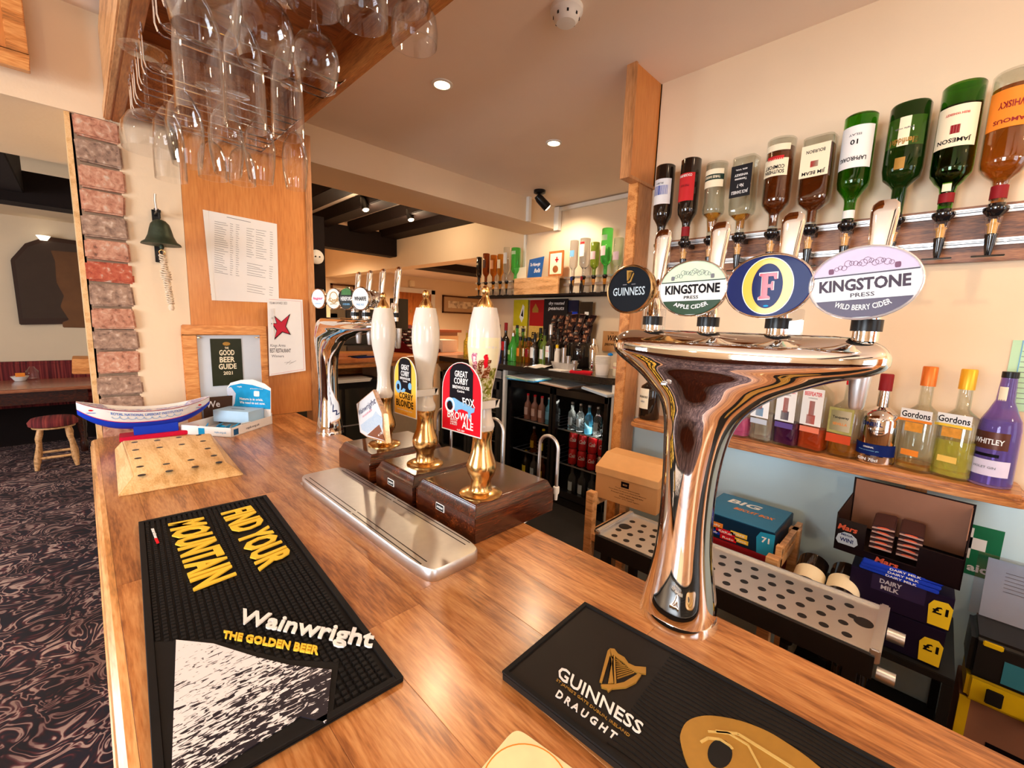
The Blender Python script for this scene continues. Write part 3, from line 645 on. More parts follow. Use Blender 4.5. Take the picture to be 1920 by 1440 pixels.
# pointed clip
nY = V((-.90, .40, .12)).normalized(); P0 = V((.575, 1.165, 1.262))
def on_pl(px, py):
    d = at(px, py, x=1)-V((0, 0, CZ)); t = (P0-V((0, 0, CZ))).dot(nY)/d.dot(nY); return V((0, 0, CZ))+d*t
crn = [on_pl(*q) for q in ((700, 730), (668, 757), (675, 811), (688, 820), (723.6, 831), (719, 775))]
cc = sum(crn, V())/6; xd = (on_pl(719, 771)-on_pl(668, 757)).normalized(); ydd = nY.cross(xd).normalized()
f = fr(cc-V(P1.location), xd, ydd); L2 = [((q-cc).dot(xd), (q-cc).dot(ydd)) for q in crn]
c = bpy.data.objects.new('pump_clip', None); COL.objects.link(c); c.parent = P1
m = MB(); m.prism(L2, -.009, 0, f); m.build('backing', wood('clip_wood', srgb(190, 130, 70), srgb(225, 170, 110), 'z', 3, .4, .2, 0), c, bevel=.001)
m = MB(); m.prism([(x*.93, y*.95) for x, y in L2], -.0005, .0006, f); m.build('face', mk('clip_white', srgb(235, 240, 245), .4), c)
g2 = lambda px, py: ((on_pl(px, py)-cc).dot(xd), (on_pl(px, py)-cc).dot(ydd))
Q = lambda *L: [f(*g2(*p), .0008) for p in L]
m = MB(); quad(m, 'Wainwright', Q((673, 783), (706, 760), (704, 744), (672, 770)), 0, .02); m.build('lettering', NAVY, c)
m = MB(); quad(m, 'THE GOLDEN BEER', Q((680, 784), (698, 770), (698, 766), (680, 780)), 0, .01); m.build('lettering', PINKP, c)
m = MB(); m.prism([g2(*p) for p in ((677, 797), (692, 785), (700, 780), (705, 771), (711, 778), (718, 783), (718, 806), (710, 798), (690, 812), (679, 806))], .0006, .001, f); m.build('mountain_print', patchy('blue_strokes', [(.42, srgb(110, 175, 220)), (.55, srgb(235, 240, 245))], 400, .5, 1, mapping=(1, 3, 1)), c)
m = MB(); m.prism([g2(*p) for p in ((689, 816), (712, 796), (718, 812), (722.5, 826))], .0006, .0012, f); m.build('brown_corner', mk('clip_brown', srgb(128, 66, 30), .4), c)
m = MB(); quad(m, '4.1%', Q((711, 819), (719, 813), (718, 809), (710, 815)), .0012, .02); m.build('lettering', WHITE, c)
m = MB(); m.lathe([(.012, -.03), (.02, -.02), (.024, 0), (.02, .02), (.012, .03)], 20, tuple(V((.615, 1.165, 1.22))-V(P1.location))); m.build('clip_boss', BRASSD, P1, smooth=True)
m = MB(); m.box(-.03, .03, -.02, .035, -.012, 0, fr(V((.600, 1.165, 1.26))-V(P1.location), (0, -1, 0), (0, 0, 1))); m.build('clip_bracket', BRASSD, P1, bevel=.003)
# ---- swan necks of the pumps, hanging on the staff side
def swan(label, x, yA, yB, zA, zT, zB):
    s = thing('swan_neck_spout', label, 'beer spout', (x, yA, zA), group='swan neck spouts')
    r = (yA-yB)/2; N_ = 12
    pts = [(-.215, .035, -.115), (-.03, .032, -.12), (-.005, .028, -.11), (0, 0, 0)]+[(0, -r+r*cos(t)*1.0, zT-zA-r+ (r)*sin(t)) for t in [PI*i/N_ for i in range(N_+1)]]+[(0, yB-yA, zB-zA)]
    m = MB(); m.tube(pts, .0048, 10); m.build('tube', STEEL, s, smooth=True)
    m = MB(); m.lathe([(.0075, 0), (.0085, .006), (.0085, .018), (.006, .02)], 12, (0, yB-yA, zB-zA-.02)); m.lathe([(.004, -.018), (.0055, 0)], 12, (0, yB-yA, zB-zA-.02)); m.build('nozzle', WHITEP, s, smooth=40)
for lb, x, yA, yB, zA, zT, zB in (('bent steel swan neck spout beside the red-clip handpump', .86, .742, .678, 1.10, 1.245, 1.115), ('bent steel swan neck spout beside the yellow-clip handpump', .86, .965, .885, 1.12, 1.252, 1.12), ('bent steel swan neck spout beside the mountain-clip handpump', .86, 1.22, 1.14, 1.12, 1.24, 1.1)):
    s = swan(lb, x, yA, yB, zA, zT, zB)
# ---- wooden glass-drying block
D = thing('glass_draining_block', 'pale wooden block with slanted sides and rows of lens-shaped holes', 'drainer', (0, 0, BT))
b4 = [(.030, 1.420), (.306, 1.402), (.318, 1.87), (.045, 1.93)]; t4 = [(.068, 1.468), (.268, 1.452), (.300, 1.835), (.066, 1.89)]
m = MB(); m.rings([[(x, y, 0) for x, y in b4], [(x, y, .036) for x, y in t4]]); m.build('block', PALE, D, bevel=.003, smooth=40)
cq = lambda x, y: at(x/3, 440+y/3, z=BT+.036)
for hx, hy in ((757, 1168), (884, 1157), (1006, 1140), (1118, 1127), (763, 1211), (898, 1197), (1023, 1180), (1142, 1161), (776, 1258), (1168, 1203), (788, 1305), (936, 1290), (1074, 1267), (1203, 1243), (797, 1352), (952, 1329), (1098, 1305), (1232, 1280)):
    q = cq(hx, hy); m = MB(); L_ = [(.0085*cos(t), .0085*sin(t)) for t in [2*PI*i/16 for i in range(16)]]
    L_ = [(q.x+x_*1.0, q.y+y_) for x_, y_ in L_]; m.prism(L_, .0355, .0364); m.build('hole', BLK, D)
m = MB(); quad(m, '~ bar ~', [V((.15, 1.67, .0362)), V((.22, 1.66, .0362)), V((.225, 1.72, .0362)), V((.155, 1.73, .0362))], 0, 0)
# ---- lifeboat collecting box
bt = thing('model_lifeboat', 'blue and white model lifeboat collecting box on a red stand', 'model boat', (.02, 2.065, BT), (0, 0, R(-3)))
m = MB(); m.box(.045, .285, -.035, .045, 0, .016); m.build('stand', mk('stand_red', srgb(206, 20, 60), .4), bt, bevel=.002)
m = MB(); m.box(.085, .215, -.022, .022, .016, .052); m.build('plinth', BLUE, bt, bevel=.002)
L_ = .375; NB = 25
def sheer(u): return .116+.036*(2*u-1)**2-.015*u
def hull(u):
    k = (1-abs(2*u-1)**3.2); hw = .052*max(k, .02)**.6; zb = .036+.07*abs(2*u-1)**3.0; return hw, zb, sheer(u)
def hull_mesh(f0, f1, off=0, cap=True):
    rs = []
    for i in range(NB):
        u = i/(NB-1); hw, zb, zt = hull(u); x_ = -.055+.01*0+u*L_
        row = []
        for f_ in [f0+(f1-f0)*k/6 for k in range(7)]:
            z_ = zb+(zt-zb)*f_; y_ = (hw+off)*(f_**.45); row.append((y_, z_))
        rs.append([(x_, -y_, z_) for y_, z_ in row[::-1]]+[(x_, y_, z_) for y_, z_ in row])
    m = MB(); n = len(rs[0]); vs = [q for r in rs for q in r]; fs = []
    for i in range(NB-1):
        for k in range(n-1):
            if not cap and k == 6: continue
            fs.append((i*n+k, i*n+k+1, (i+1)*n+k+1, (i+1)*n+k))
    if cap: fs.append(tuple(range(n-1, -1, -1))); fs.append(tuple((NB-1)*n+k for k in range(n)))
    m.add(vs, fs); return m
hull_mesh(.02, .40).build('lower_hull', BLUE, bt, smooth=60)
hull_mesh(.40, 1).build('upper_hull', WHITEP, bt, smooth=60)
hull_mesh(.39, .42, .0012, False).build('red_band', RED, bt, smooth=60)
hull_mesh(.965, 1.0, .0015, False).build('gunwale_line', mk('gunwale', srgb(150, 24, 60), .4), bt, smooth=60)
m = MB(); vs = []; fs = []
for i in range(NB):
    u = i/(NB-1); hw, zb, zt = hull(u); dz = .011 if .17 < u < .80 else .001
    vs += [(-.055+u*L_, -hw*.97, zt-dz), (-.055+u*L_, hw*.97, zt-dz)]
for i in range(NB-1): fs.append((2*i, 2*i+1, 2*i+3, 2*i+2))
m.add(vs, fs); m.build('deck', patchy('deck_print', [(.4, srgb(232, 230, 232)), (.5, srgb(120, 120, 190)), (.6, srgb(222, 214, 222))], 45, .4, 1), bt)
f = lambda x, y, z=0: V((x, -(hull((x+.055)/L_)[0]*((y-hull((x+.055)/L_)[1])/(hull((x+.055)/L_)[2]-hull((x+.055)/L_)[1]))**.45)-.0012-z, y))
vs_, fs_, ar_ = tmesh('ROYAL NATIONAL LIFEBOAT INSTITUTION', .015)
m = MB(); m.add([f(.03+u*.20, sheer((.03+u*.20+.055)/L_)-.020+v*.010) for u, v, q in vs_], fs_); m.build('lettering', mk('boat_blue', srgb(60, 120, 200), .5), bt)
m = MB()
for i in range(9):
    cx = .042+i*.0215
    for k in range(8):
        a, b = PI+PI*k/8, PI+PI*(k+1)/8; g_ = lambda t: (cx+.0105*cos(t), sheer((cx+.055)/L_)-.024+.0095*sin(t))
        bar_line(m, g_(a), g_(b), .0012, f, 0, .0005)
m.build('rope_loops', mk('rope_blue', srgb(90, 165, 220), .5), bt)
for cx in (-.02, .285):
    m = MB(); zc = sheer((cx+.055)/L_)-.016; m.prism(ell(cx, zc, .006, .003, 12), .0002, .0008, f); m.build('emblem', RED, bt)
    m = MB(); txt(m, 'Lifeboats', f, cx, zc-.009, .024, .0045, .0004, .02); m.build('lettering', mk('boat_blue', srgb(60, 120, 200), .5), bt)
# ---- charity pin box
rx = thing('charity_box', 'open white and blue charity badge box with a tall blue header card', 'box', (.372, 1.872, BT), (0, 0, R(38)))
Wb, Db, hb_ = .232, .215, .036
# local: x along the long side (towards the panel), y back; front corner at origin
m = MB(); t = .002
m.box(0, Wb, 0, t, 0, hb_); m.box(0, t, 0, Db, 0, hb_); m.box(Wb-t, Wb, 0, Db, 0, hb_+.012); m.box(0, Wb, Db-t, Db, 0, hb_); m.box(0, Wb, 0, Db, 0, t); m.build('tray', WHITE, rx)
m = MB()
f = fr((Wb-.006, Db, .03), (0, -1, 0), (.06, 0, 1)); WbS = Wb; Wb = Db; m.prism([(.01, 0), (Wb, 0), (Wb, .125), (Wb*.86, .145), (Wb*.6, .160), (Wb*.35, .155), (Wb*.12, .14), (.01, .12)], 0, .002, f); m.build('header_backing', WHITE, rx)
m = MB(); m.prism([(.04, .035), (Wb-.002, .035), (Wb-.002, .115), (Wb*.8, .126), (Wb*.6, .136), (Wb*.35, .140), (Wb*.12, .128), (.012, .115), (.012, .08)], .002, .0035, f); m.build('header_card', SKY, rx)
for s, cx, cy, w_, h_ in (('Nature is in crisis.', .125, .074, .11, .011), ('We need to act now.', .130, .058, .120, .011), ('rspb', .07, .125, .022, .008), ('giving nature a home', .15, .120, .06, .005)):
    m = MB(); txt(m, s, f, cx, cy, w_, h_, .004, .02); m.build('lettering', WHITE, rx)
m = MB(); m.prism(ell(.150, .099, .013, .012, 16, 6), .0034, .0042, f); m.build('white_badge', WHITE, rx)
m = MB(); m.prism([(.008, .115), (.03, .122), (.052, .095), (.046, .05), (.035, .035), (.026, .07), (.012, .09)], .0034, .0042, f); Wb = WbS; m.build('bird_print', mk('bird_grey', srgb(200, 205, 220), .5, var=.25, vs=200), rx)
m = MB(); m.box(.13, .222, .03, .19, .022, .070); m.build('inner_box', mk('pale_blue_card', srgb(180, 212, 235), .5), rx, bevel=.001)
m = MB(); m.box(.17, .175, .08, .14, .070, .0705); m.build('slot', DKPRINT, rx)
for i, (x_, y_, a, b_) in enumerate(((.03, .05, .3, SKY), (.035, .15, .7, SKY), (.065, .04, .2, PERSPEX), (.09, .075, .5, SKY), (.10, .03, -.2, WHITE), (.06, .12, .3, SKY), (.04, .095, 1.1, SKY))):
    m = MB(); m.box(-.02, .02, -.001, .001, 0, .028); o = m.build('badge_card', b_ if b_ is not PERSPEX else WHITE, rx); o.location = (x_, y_, .012); o.rotation_euler = (R(25+12*i % 40), 0, a)
f = fr((0, -.0004, .016), (1, 0, 0), (0, 0, 1))
m = MB(); txt(m, 'rspb.org.uk', f, .115, 0, .075, .012, .0004, .015); m.build('lettering', GREYP, rx)
m = MB(); m.prism([(.012, -.011), (.036, -.011), (.036, .012), (.012, .012)], 0, .0006, f); m.build('blue_logo', mk('logo_blue', srgb(30, 90, 140), .5), rx)
f = fr((-.0004, .0, .016), (0, -1, 0), (0, 0, 1))
m = MB(); txt(m, 'rspb.org.uk', f, -.045, 0, .05, .010, .0004, .015); m.build('lettering', LBLUE, rx)
m = MB(); m.prism([(-.138, -.013), (-.112, -.013), (-.112, .013), (-.138, .013)], 0, .0006, f); m.build('blue_logo', SKY, rx)
# ---- ship bell on the white wall
bl = thing('wall_bell', 'dark green bronze bell on a wall bracket with a knotted white rope', 'bell', (.232, 2.189, 1.845))
BZm = mk('green_bronze', srgb(58, 68, 52), .5, .5, var=.5, vs=60)
m = MB(); m.lathe([(.0605, -.064), (.058, -.058), (.047, -.05), (.038, -.03), (.033, -.008), (.028, .010), (.018, .022), (.006, .027), (.0005, .028)], 32, (0, -.095, 0)); m.build('bell', BZm, bl, smooth=50)
m = MB(); m.box(-.012, .012, -.006, 0, -.12, .075); m.box(-.006, .006, -.095, 0, .052, .062); m.tube([(0, -.09, .055), (0, -.098, .05), (0, -.095, .03)], .0045, 8); m.lathe([(.008, -.004), (.008, .004)], 12, (0, -.03, .072)); m.build('bracket', BLK, bl, bevel=.001)
m = MB(); m.tube([(0, -.04, .06), (-.004, -.05, .10), (-.002, -.05, .125)], .004, 8); m.build('dolphin_arm', SATIN, bl, smooth=True)
m = MB(); m.lathe([(.003, -.05), (.004, -.062), (.008, -.07), (.006, -.078), (.0005, -.08)], 12, (0, -.095, 0)); m.build('clapper', BZm, bl, smooth=True)
m = MB(); m.tube([(.009*cos(t), -.095, -.09+.009*sin(t)) for t in [2*PI*i/14 for i in range(15)]], .0015, 6); m.build('ring', BRASS, bl, smooth=True)
ROPE = mk('white_rope', srgb(226, 206, 180), .85, var=.25, vs=200, bump=.4, bs=300)
m = MB()
for i in range(24):
    z_ = -.102-i*.0075; rr = .009 if not 8 <= i <= 11 else .014
    q = [(rr*cos(t)+.001*(i % 2)+i*.0006, -.095+rr*sin(t), z_+.0022*sin(2*t+i)) for t in [2*PI*k/10 for k in range(11)]]
    m.tube(q, .0030, 6)
m.build('bell_rope', ROPE, bl, smooth=True)
m = MB(); m.lathe([(.004, 0), (.008, -.008), (.010, -.02), (.006, -.028)], 12, (.015, -.095, -.275)); m.build('rope_tassel', ROPE, bl, smooth=True)
# ---- papers on the timber panel
yp = 2.189
def paper(name, label, cat, corners, mat=WHITE, y=yp, grp=None, th=.0012):
    o = at(*corners[0], y=y); o2 = at(*corners[1], y=y); xd = (o2-o).normalized(); zd = V((0, -1, 0)).cross(xd)
    t_ = thing(name, label, cat, o, group=grp); P = [((at(*c, y=y)-o).dot(xd), (at(*c, y=y)-o).dot(zd)) for c in corners]
    f = fr((0, 0, 0), xd, zd); f = (lambda X, Z: (lambda a, b, c=0: X*a+Z*b+V((0, -1, 0))*c))(xd, zd)
    m = MB(); m.prism(P, 0, th, f); m.build('sheet', mat, t_); return t_, f, P, (lambda px, py: ((at(px, py, y=y)-o).dot(xd), (at(px, py, y=y)-o).dot(zd)))
t_, f, P, g = paper('price_list', 'typed price list in a clear punched pocket pinned high on the timber panel', 'paper', [(397, 563), (523, 568), (519, 420), (380, 393)])
m = MB()
for i in range(9): m.prism(ell(*g(385+i*1.35, 408+i*18), .002, .003, 8), .0012, .0016, f)
m.build('punched_holes', CARDB, t_)
rr_ = random.Random(5); m = MB()
def rows(mb, x0, x1, ya, yb, n, segs, hh=.0014):
    for i in range(n):
        v = ya+(yb-ya)*i/max(1, n-1)
        for s, e in segs:
            A = g(x0+(x1-x0)*s, v+(x0+(x1-x0)*s-x0)*.16); B = g(x0+(x1-x0)*(s+(e-s)*rr_.uniform(.6, 1)), v+((x0+(x1-x0)*e)-x0)*.16); bar_line(mb, A, B, hh, f, .0013, .0018)
rows(m, 402, 449, 415, 510, 24, [(0, .55), (.62, .75), (.85, 1)]); rows(m, 462, 512, 428, 480, 13, [(0, .3), (.35, .75), (.88, 1)]); rows(m, 463, 512, 493, 515, 6, [(0, .75), (.85, 1)]); rows(m, 463, 512, 532, 546, 4, [(0, .75), (.85, 1)])
bar_line(m, g(425, 407), g(470, 417), .002, f, .0013, .0018); m.build('typed_lines', GREYP, t_)
m = MB(); m.prism([g(*p) for p in ((380, 393), (390, 395), (404, 563), (397, 563))], .0013, .002, f); m.build('pocket_edge', WHITEP, t_)
t_, f, P, g = paper('restaurant_certificate', 'white certificate with a large red star and fork curling off the panel', 'paper', [(505, 705), (573, 695), (567, 562), (501, 558)], WHITE, 2.165)
m = MB(); S = [(514, 592), (527, 603), (544, 588), (536, 612), (545, 628), (529, 623), (514, 637), (518, 620), (508, 606), (518, 606)]
m.prism([g(*p) for p in S], .0025, .0030, f); m.build('star_border', DKPRINT, t_)
cx = sum(p[0] for p in S)/10; cy = sum(p[1] for p in S)/10; m = MB(); m.prism([g(cx+(x-cx)*.86, cy+(y-cy)*.86) for x, y in S], .0029, .0034, f); m.build('red_star', mk('star_red', srgb(196, 40, 62), .5), t_)
m = MB()
for dx in (-2.5, 0, 2.5): bar_line(m, g(509+dx, 578), g(509.5+dx, 596), .0022, f, .0034, .004)
bar_line(m, g(507, 596), g(514, 596), .006, f, .0034, .004); bar_line(m, g(510, 596), g(513, 637), .0045, f, .0034, .004); m.build('fork', WHITE, t_)
for s, Q_ in (('Kings Arms', [(507, 652), (535, 652), (535, 645), (507, 645)]), ('BEST RESTAURANT', [(506, 661), (545, 661), (545, 654), (506, 653)]), ('Winners', [(509, 670), (532, 670), (532, 665), (509, 665)]), ('TEAM AWARD 2021', [(505, 570), (538, 571), (538, 566), (505, 566)])):
    m = MB(); quad(m, s, [f(*g(*p), .0014) for p in Q_], 0, .01); m.build('lettering', GREYP if s[0] != 'B' else DKPRINT, t_)
m = MB()
for i in range(4): bar_line(m, g(533+i*3, 680+(i % 2)*3), g(540+i*5, 676+3*((i+1) % 2)), .001, f, .0013, .0018)
m.build('signature', GREYP, t_)
m = MB(); ln = [(504, 561), (564, 565), (570, 692), (508, 702)]
for i in (0, 1, 2): bar_line(m, g(*ln[i]), g(*ln[i+1]), .0012, f, .0013, .0018)
m.build('border_line', mk('pale_red', srgb(222, 150, 150), .6), t_)
# small framed notice board low on the panel with the black guide poster
t_ = thing('framed_notice', 'framed glazed notice low on the panel holding a black beer guide poster', 'picture', (.436, 2.19, 1.072))
m = MB(); f = fr((0, 0, 0), (1, 0, 0), (0, 0, 1))
for a in ((-.152, .158, .375, .415), (-.152, -.104, -.03, .375), (.13, .158, -.03, .375)): m.box(a[0], a[1], a[2], a[3], 0, .014, f)
m.build('frame', OAKX, t_, bevel=.003)
m = MB(); m.box(-.104, .13, -.03, .375, 0, .004, f); m.build('mount', mk('mount_blue', srgb(206, 216, 226), .4, var=.1, vs=8), t_)
m = MB(); m.box(-.058, .056, .155, .358, .004, .006, f); m.build('poster', mk('poster_green', srgb(40, 44, 26), .35, var=.2, vs=30), t_)
for s, cy, w_, h_ in (('THE', .318, .014, .009), ('GOOD', .298, .056, .024), ('BEER', .268, .056, .024), ('GUIDE', .238, .066, .024), ('2021', .209, .034, .015)):
    m = MB(); txt(m, s, f, 0, cy, w_, h_, .0065, .025); m.build('lettering', CREAMP, t_)
m = MB(); m.prism(ell(0, .336, .014, .008, 16), .006, .0065, f); m.build('crest', GOLD, t_)
for x_ in (-.095, .118): m = MB(); m.lathe([(.010, 0), (.010, .002), (.002, .004)], 16, (x_, -.006, .362), axis='z'); m.build('brass_corner', BRASS, t_)
wn = thing('welcome_strip', 'low brown sign strip with white lettering behind the charity box', 'sign', (.38, 2.16, BT))
m = MB(); f = fr((0, 0, 0), (1, 0, 0), (0, 0, 1)); m.box(-.045, .2, 0, .115, 0, .008, f); m.build('board', mk('brown_sign', srgb(70, 44, 26), .5), wn)
m = MB(); txt(m, 'We', f, -.012, .085, .05, .028, .0085, .01); m.build('lettering', WHITE, wn)
# ================================================================ beer fonts
def cr(keys, t):
    """Catmull-Rom through keys [(t, a, b, ...)]"""
    for i in range(len(keys)-1):
        if keys[i][0] <= t <= keys[i+1][0]: break
    p1, p2 = keys[i], keys[i+1]; p0 = keys[max(i-1, 0)]; p3 = keys[min(i+2, len(keys)-1)]
    u = (t-p1[0])/(p2[0]-p1[0]); o = []
    for k in range(1, len(p1)):
        d = p2[0]-p1[0]
        m1 = (p2[k]-p0[k])/max(1e-6, p2[0]-p0[0])*d; m2 = (p3[k]-p1[k])/max(1e-6, p3[0]-p1[0])*d
        h = (2*u**3-3*u*u+1, u**3-2*u*u+u, -2*u**3+3*u*u, u**3-u*u); o.append(h[0]*p1[k]+h[1]*m1+h[2]*p2[k]+h[3]*m2)
    return o
def tower(root, keys, name='tower'):
    z0, z1 = keys[0][0], keys[-1][0]; rs = []; zs = []
    for a, b in zip(keys, keys[1:]):
        for k in range(4): zs.append(a[0]+(b[0]-a[0])*k/4)
    zs.append(z1)
    for z in zs:
        yn, yf, b = cr(keys, z); rs.append(sring(b, (yf-yn)/2, 2.35, z, 56, 0, (yn+yf)/2))
    m = MB(); m.rings(rs); return m.build(name, CHROME, root, smooth=50)
BIG = [(.012, -.056, .058, .052), (.03, -.056, .056, .050), (.06, -.051, .051, .045), (.116, -.042, .044, .038), (.175, -.038, .042, .035), (.246, -.040, .043, .036), (.303, -.048, .046, .038), (.335, -.060, .050, .040), (.360, -.080, .060, .043),
       (.380, -.105, .080, .045), (.398, -.140, .102, .047), (.410, -.168, .122, .048), (.420, -.198, .138, .050), (.430, -.213, .149, .0515), (.440, -.216, .151, .051), (.449, -.214, .149, .047), (.456, -.208, .144, .040), (.462, -.197, .134, .030), (.4655, -.182, .12, .018), (.467, -.16, .10, .005)]
SML = [(.012, -.05, .052, .050), (.03, -.050, .050, .048), (.06, -.046, .047, .044), (.116, -.038, .044, .038), (.175, -.035, .043, .036), (.246, -.036, .046, .036), (.303, -.044, .052, .038), (.335, -.060, .058, .040), (.360, -.092, .066, .043),
       (.385, -.14, .074, .045), (.405, -.24, .078, .046), (.420, -.36, .080, .047), (.430, -.46, .078, .049), (.440, -.495, .074, .048), (.449, -.50, .067, .044), (.456, -.50, .058, .037), (.462, -.49, .045, .027), (.466, -.46, .01, .01)]
def ellseg(rx, ry, y0, y1, n=24):
    P = []
    for i in range(n+1):
        y = y0+(y1-y0)*i/n; P.append((rx*math.sqrt(max(0, 1-(y/ry)**2)), y))
    return P+[(-x, y) for x, y in P[::-1]]
def tap(root, y, badge, zt, xb=-.058, nozzle=True, xo=0):
    """one tap on a font: collar, body, lever handle, badge and nozzle; y is the place along the arm"""
    m = MB(); m.lathe([(.013, .0), (.013, .012)], 20, (xo, y, zt)); m.build('collar', CHROME, root, smooth=40)
    m = MB(); m.lathe([(.0155, .012), (.0155, .026)], 20, (xo, y, zt)); m.build('black_band', BLK, root, smooth=40)
    m = MB(); m.lathe([(.013, .026), (.012, .045), (.009, .055)], 20, (xo, y, zt)); m.build('tap_body', CHROME, root, smooth=40)
    h = MB(); rs = []
    for t, w_, d_ in ((0, .007, .006), (.25, .009, .006), (.6, .0115, .0065), (.88, .0135, .007), (.96, .0125, .006), (1, .008, .003)):
        zz = zt+.045+.120*t; xx = xo+.004+.012*t; rs.append(sring(d_, w_, 3.2, zz, 20, xx, y))
    h.rings(rs); h.build('lever', CHROME, root, smooth=45)
    if nozzle:
        m = MB(); m.lathe([(.0125, .0), (.0115, -.02), (.0082, -.058), (.0066, -.062)], 20, (xo+.012, y, zt-.022)); m.build('nozzle', STEEL, root, smooth=40)
def badge_frame(root, y, zc, xb, rx, rz, tilt=0, yaw=0):
    n = V((-1, yaw, 0)).normalized(); xd = V((0, 0, 1)).cross(n).normalized(); xd = V((-xd.x, -xd.y, 0)); xd = V((n.y, -n.x, 0)); xd = xd if xd.y < 0 else -xd
    xd = (xd+V((0, 0, tilt))).normalized(); yd = V((0, 0, 1)); yd = (yd-xd*yd.dot(xd)).normalized()
    return fr((xb, y, zc), xd, yd)
def badge(root, y, zc, xb, rx, rz, face, rim=CHROME, rimw=.0035, tilt=.0, yaw=0, depth=.016, body=CHROME):
    f = badge_frame(root, y, zc, xb, rx, rz, tilt, yaw)
    b = bpy.data.objects.new('badge', None); COL.objects.link(b); b.parent = root
    m = MB(); rs = []
    for s, z in ((1, 0), (1.0, -.004), (.97, -depth*.6), (.80, -depth), (.45, -depth-.018), (.22, -depth-.036)): rs.append([f(x*s, y_*s, z) for x, y_ in ell(0, 0, rx, rz, 44)])
    m.rings(rs[::-1]); m.build('shell', body, b, smooth=50)
    m = MB(); rs = []
    for s, z in ((rx, -.001), (rx, .0022), (rx-rimw*.5, .0034), (rx-rimw, .0022), (rx-rimw, -.001)): rs.append([f(x, y_, z) for x, y_ in ell(0, 0, s, s-(rx-rz), 44)])
    m.rings(rs, closed=True); m.build('rim', rim, b, smooth=50)
    m = MB(); m.prism(ell(0, 0, rx-rimw, rz-rimw, 44), -.001, .0008, f); m.build('face', face, b)
    return b, f
def lab(b, f, s, cx, cy, w_, h_, mm, z=.0016, bold=.02, arc=0, shear=0):
    m = MB(); txt(m, s, f, cx, cy, w_, h_, z, bold, shear, arc); return m.build('lettering', mm, b)
def cider(root, y, zc, top, bottom, ink, sub, xb, rx, rz, lace, rim, tilt):
    b, f = badge(root, y, zc, xb, rx, rz, mk(sub+'_white', srgb(222, 224, 220), .4, coat=.1), rim, .0026, tilt, 0)
    r1, r2 = rx-.0026, rz-.0026
    m = MB(); m.prism(ellseg(r1, r2, r2*.30, r2*.98), .0006, .0011, f); m.build('upper_band', lace, b)
    m = MB(); m.prism(ellseg(r1, r2, -r2*.98, -r2*.46), .0006, .0012, f); m.build('lower_band', bottom, b)
    m = MB(); m.prism(ellseg(r1, r2, r2*.25, r2*.29), .0006, .0011, f); m.build('rule', bottom, b)
    m = MB()   # line-drawn crest with apples and leaves
    rr = random.Random(4)
    for i in range(15):
        u = -.62+1.24*i/14; cx, cy = r1*u*.8, r2*(.62-.18*abs(u)+.06*rr.uniform(-1, 1)); q = rr.uniform(.0018, .0036)
        for k in range(8): bar_line(m, (cx+q*cos(k*PI/4), cy+q*sin(k*PI/4)), (cx+q*cos((k+1)*PI/4), cy+q*1.1*sin((k+1)*PI/4)), .0004, f, .0011, .0014)
    for x_ in (-.6, .6): m.prism(ell(r1*x_, r2*.42, .0025, .003, 10, 4), .0011, .0014, f)
    m.build('crest_print', top, b)
    lab(b, f, 'KINGSTONE', 0, -r2*.02, r1*1.66, r2*.36, ink, .0014, .035)
    lab(b, f, 'PRESS', 0, -r2*.33, r1*.44, r2*.12, ink, .0014, .01)
    lab(b, f, sub, 0, -r2*.70, r1*1.05, r2*.16, WHITE, .0018, .02, arc=r1*1.25)
    return b
# ---- large font
bf = thing('beer_font', 'large polished chrome T-shaped beer font with four oval badges near the gold-swirl runner', 'beer font', (.665, .256, BT), group='chrome beer fonts on the bar')
m = MB(); m.rings([sring(a, b, 2.1, z, 48) for a, b, z in ((.056, .061, 0), (.056, .061, .004), (.053, .058, .013))]); m.build('foot', CHROME, bf, smooth=40)
tower(bf, BIG)
m = MB(); m.lathe([(.005, 0), (.005, .003), (.003, .005)], 12, (-.048, .035, .385)); m.build('screw', STEEL, bf)
for y in (.086, -.003, -.095, -.188): tap(bf, y, None, .462)
b, f = badge(bf, .098, .527, -.060, .047, .037, mk('stout_black', (.006, .008, .012), .4, coat=.08), mk('badge_gold', (.62, .42, .2), .25, 1), .003, .0, .25, .016, mk('badge_gold_shell', (.6, .4, .18), .15, 1))
lab(b, f, 'GUINNESS', 0, -.003, .066, .0125, mk('badge_silver', srgb(190, 205, 214), .4), .0016, .012)
m = MB(); m.prism([(-.004, .013), (-.006, .029), (.004, .028), (.009, .025), (.006, .026), (.0, .026), (-.0025, .025), (-.002, .014)], .0008, .002, f); m.prism([(-.004, .011), (.002, .013), (.0075, .024), (.0095, .0235), (.004, .011), (-.001, .009)], .0008, .002, f)
for i in range(4): bar_line(m, (-.002+i*.0018, .0255), (-.0018+i*.0012, .0135+i*.0016), .0005, f, .0008, .0018)
m.build('gold_harp', GOLD, b)
m = MB(); bar_line(m, (-.013, .0075), (-.005, .0075), .0012, f, .0008, .0012); bar_line(m, (.005, .0075), (.013, .0075), .0012, f, .0008, .0012); m.build('small_print', GREYP, b)
cider(bf, -.001, .525, GREYP, mk('cider_green', srgb(26, 60, 34), .3), DKPRINT, 'APPLE CIDER', -.064, .048, .0385, mk('pale_green', srgb(196, 216, 186), .3, var=.06, vs=150), CHROME, .03)
b, f = badge(bf, -.094, .525, -.064, .049, .0395, mk('badge_navy', srgb(8, 22, 84), .4, coat=.08), CHROME, .0028, .04, 0)
YO = mk('badge_yellow', srgb(250, 184, 62), .3, coat=.4)
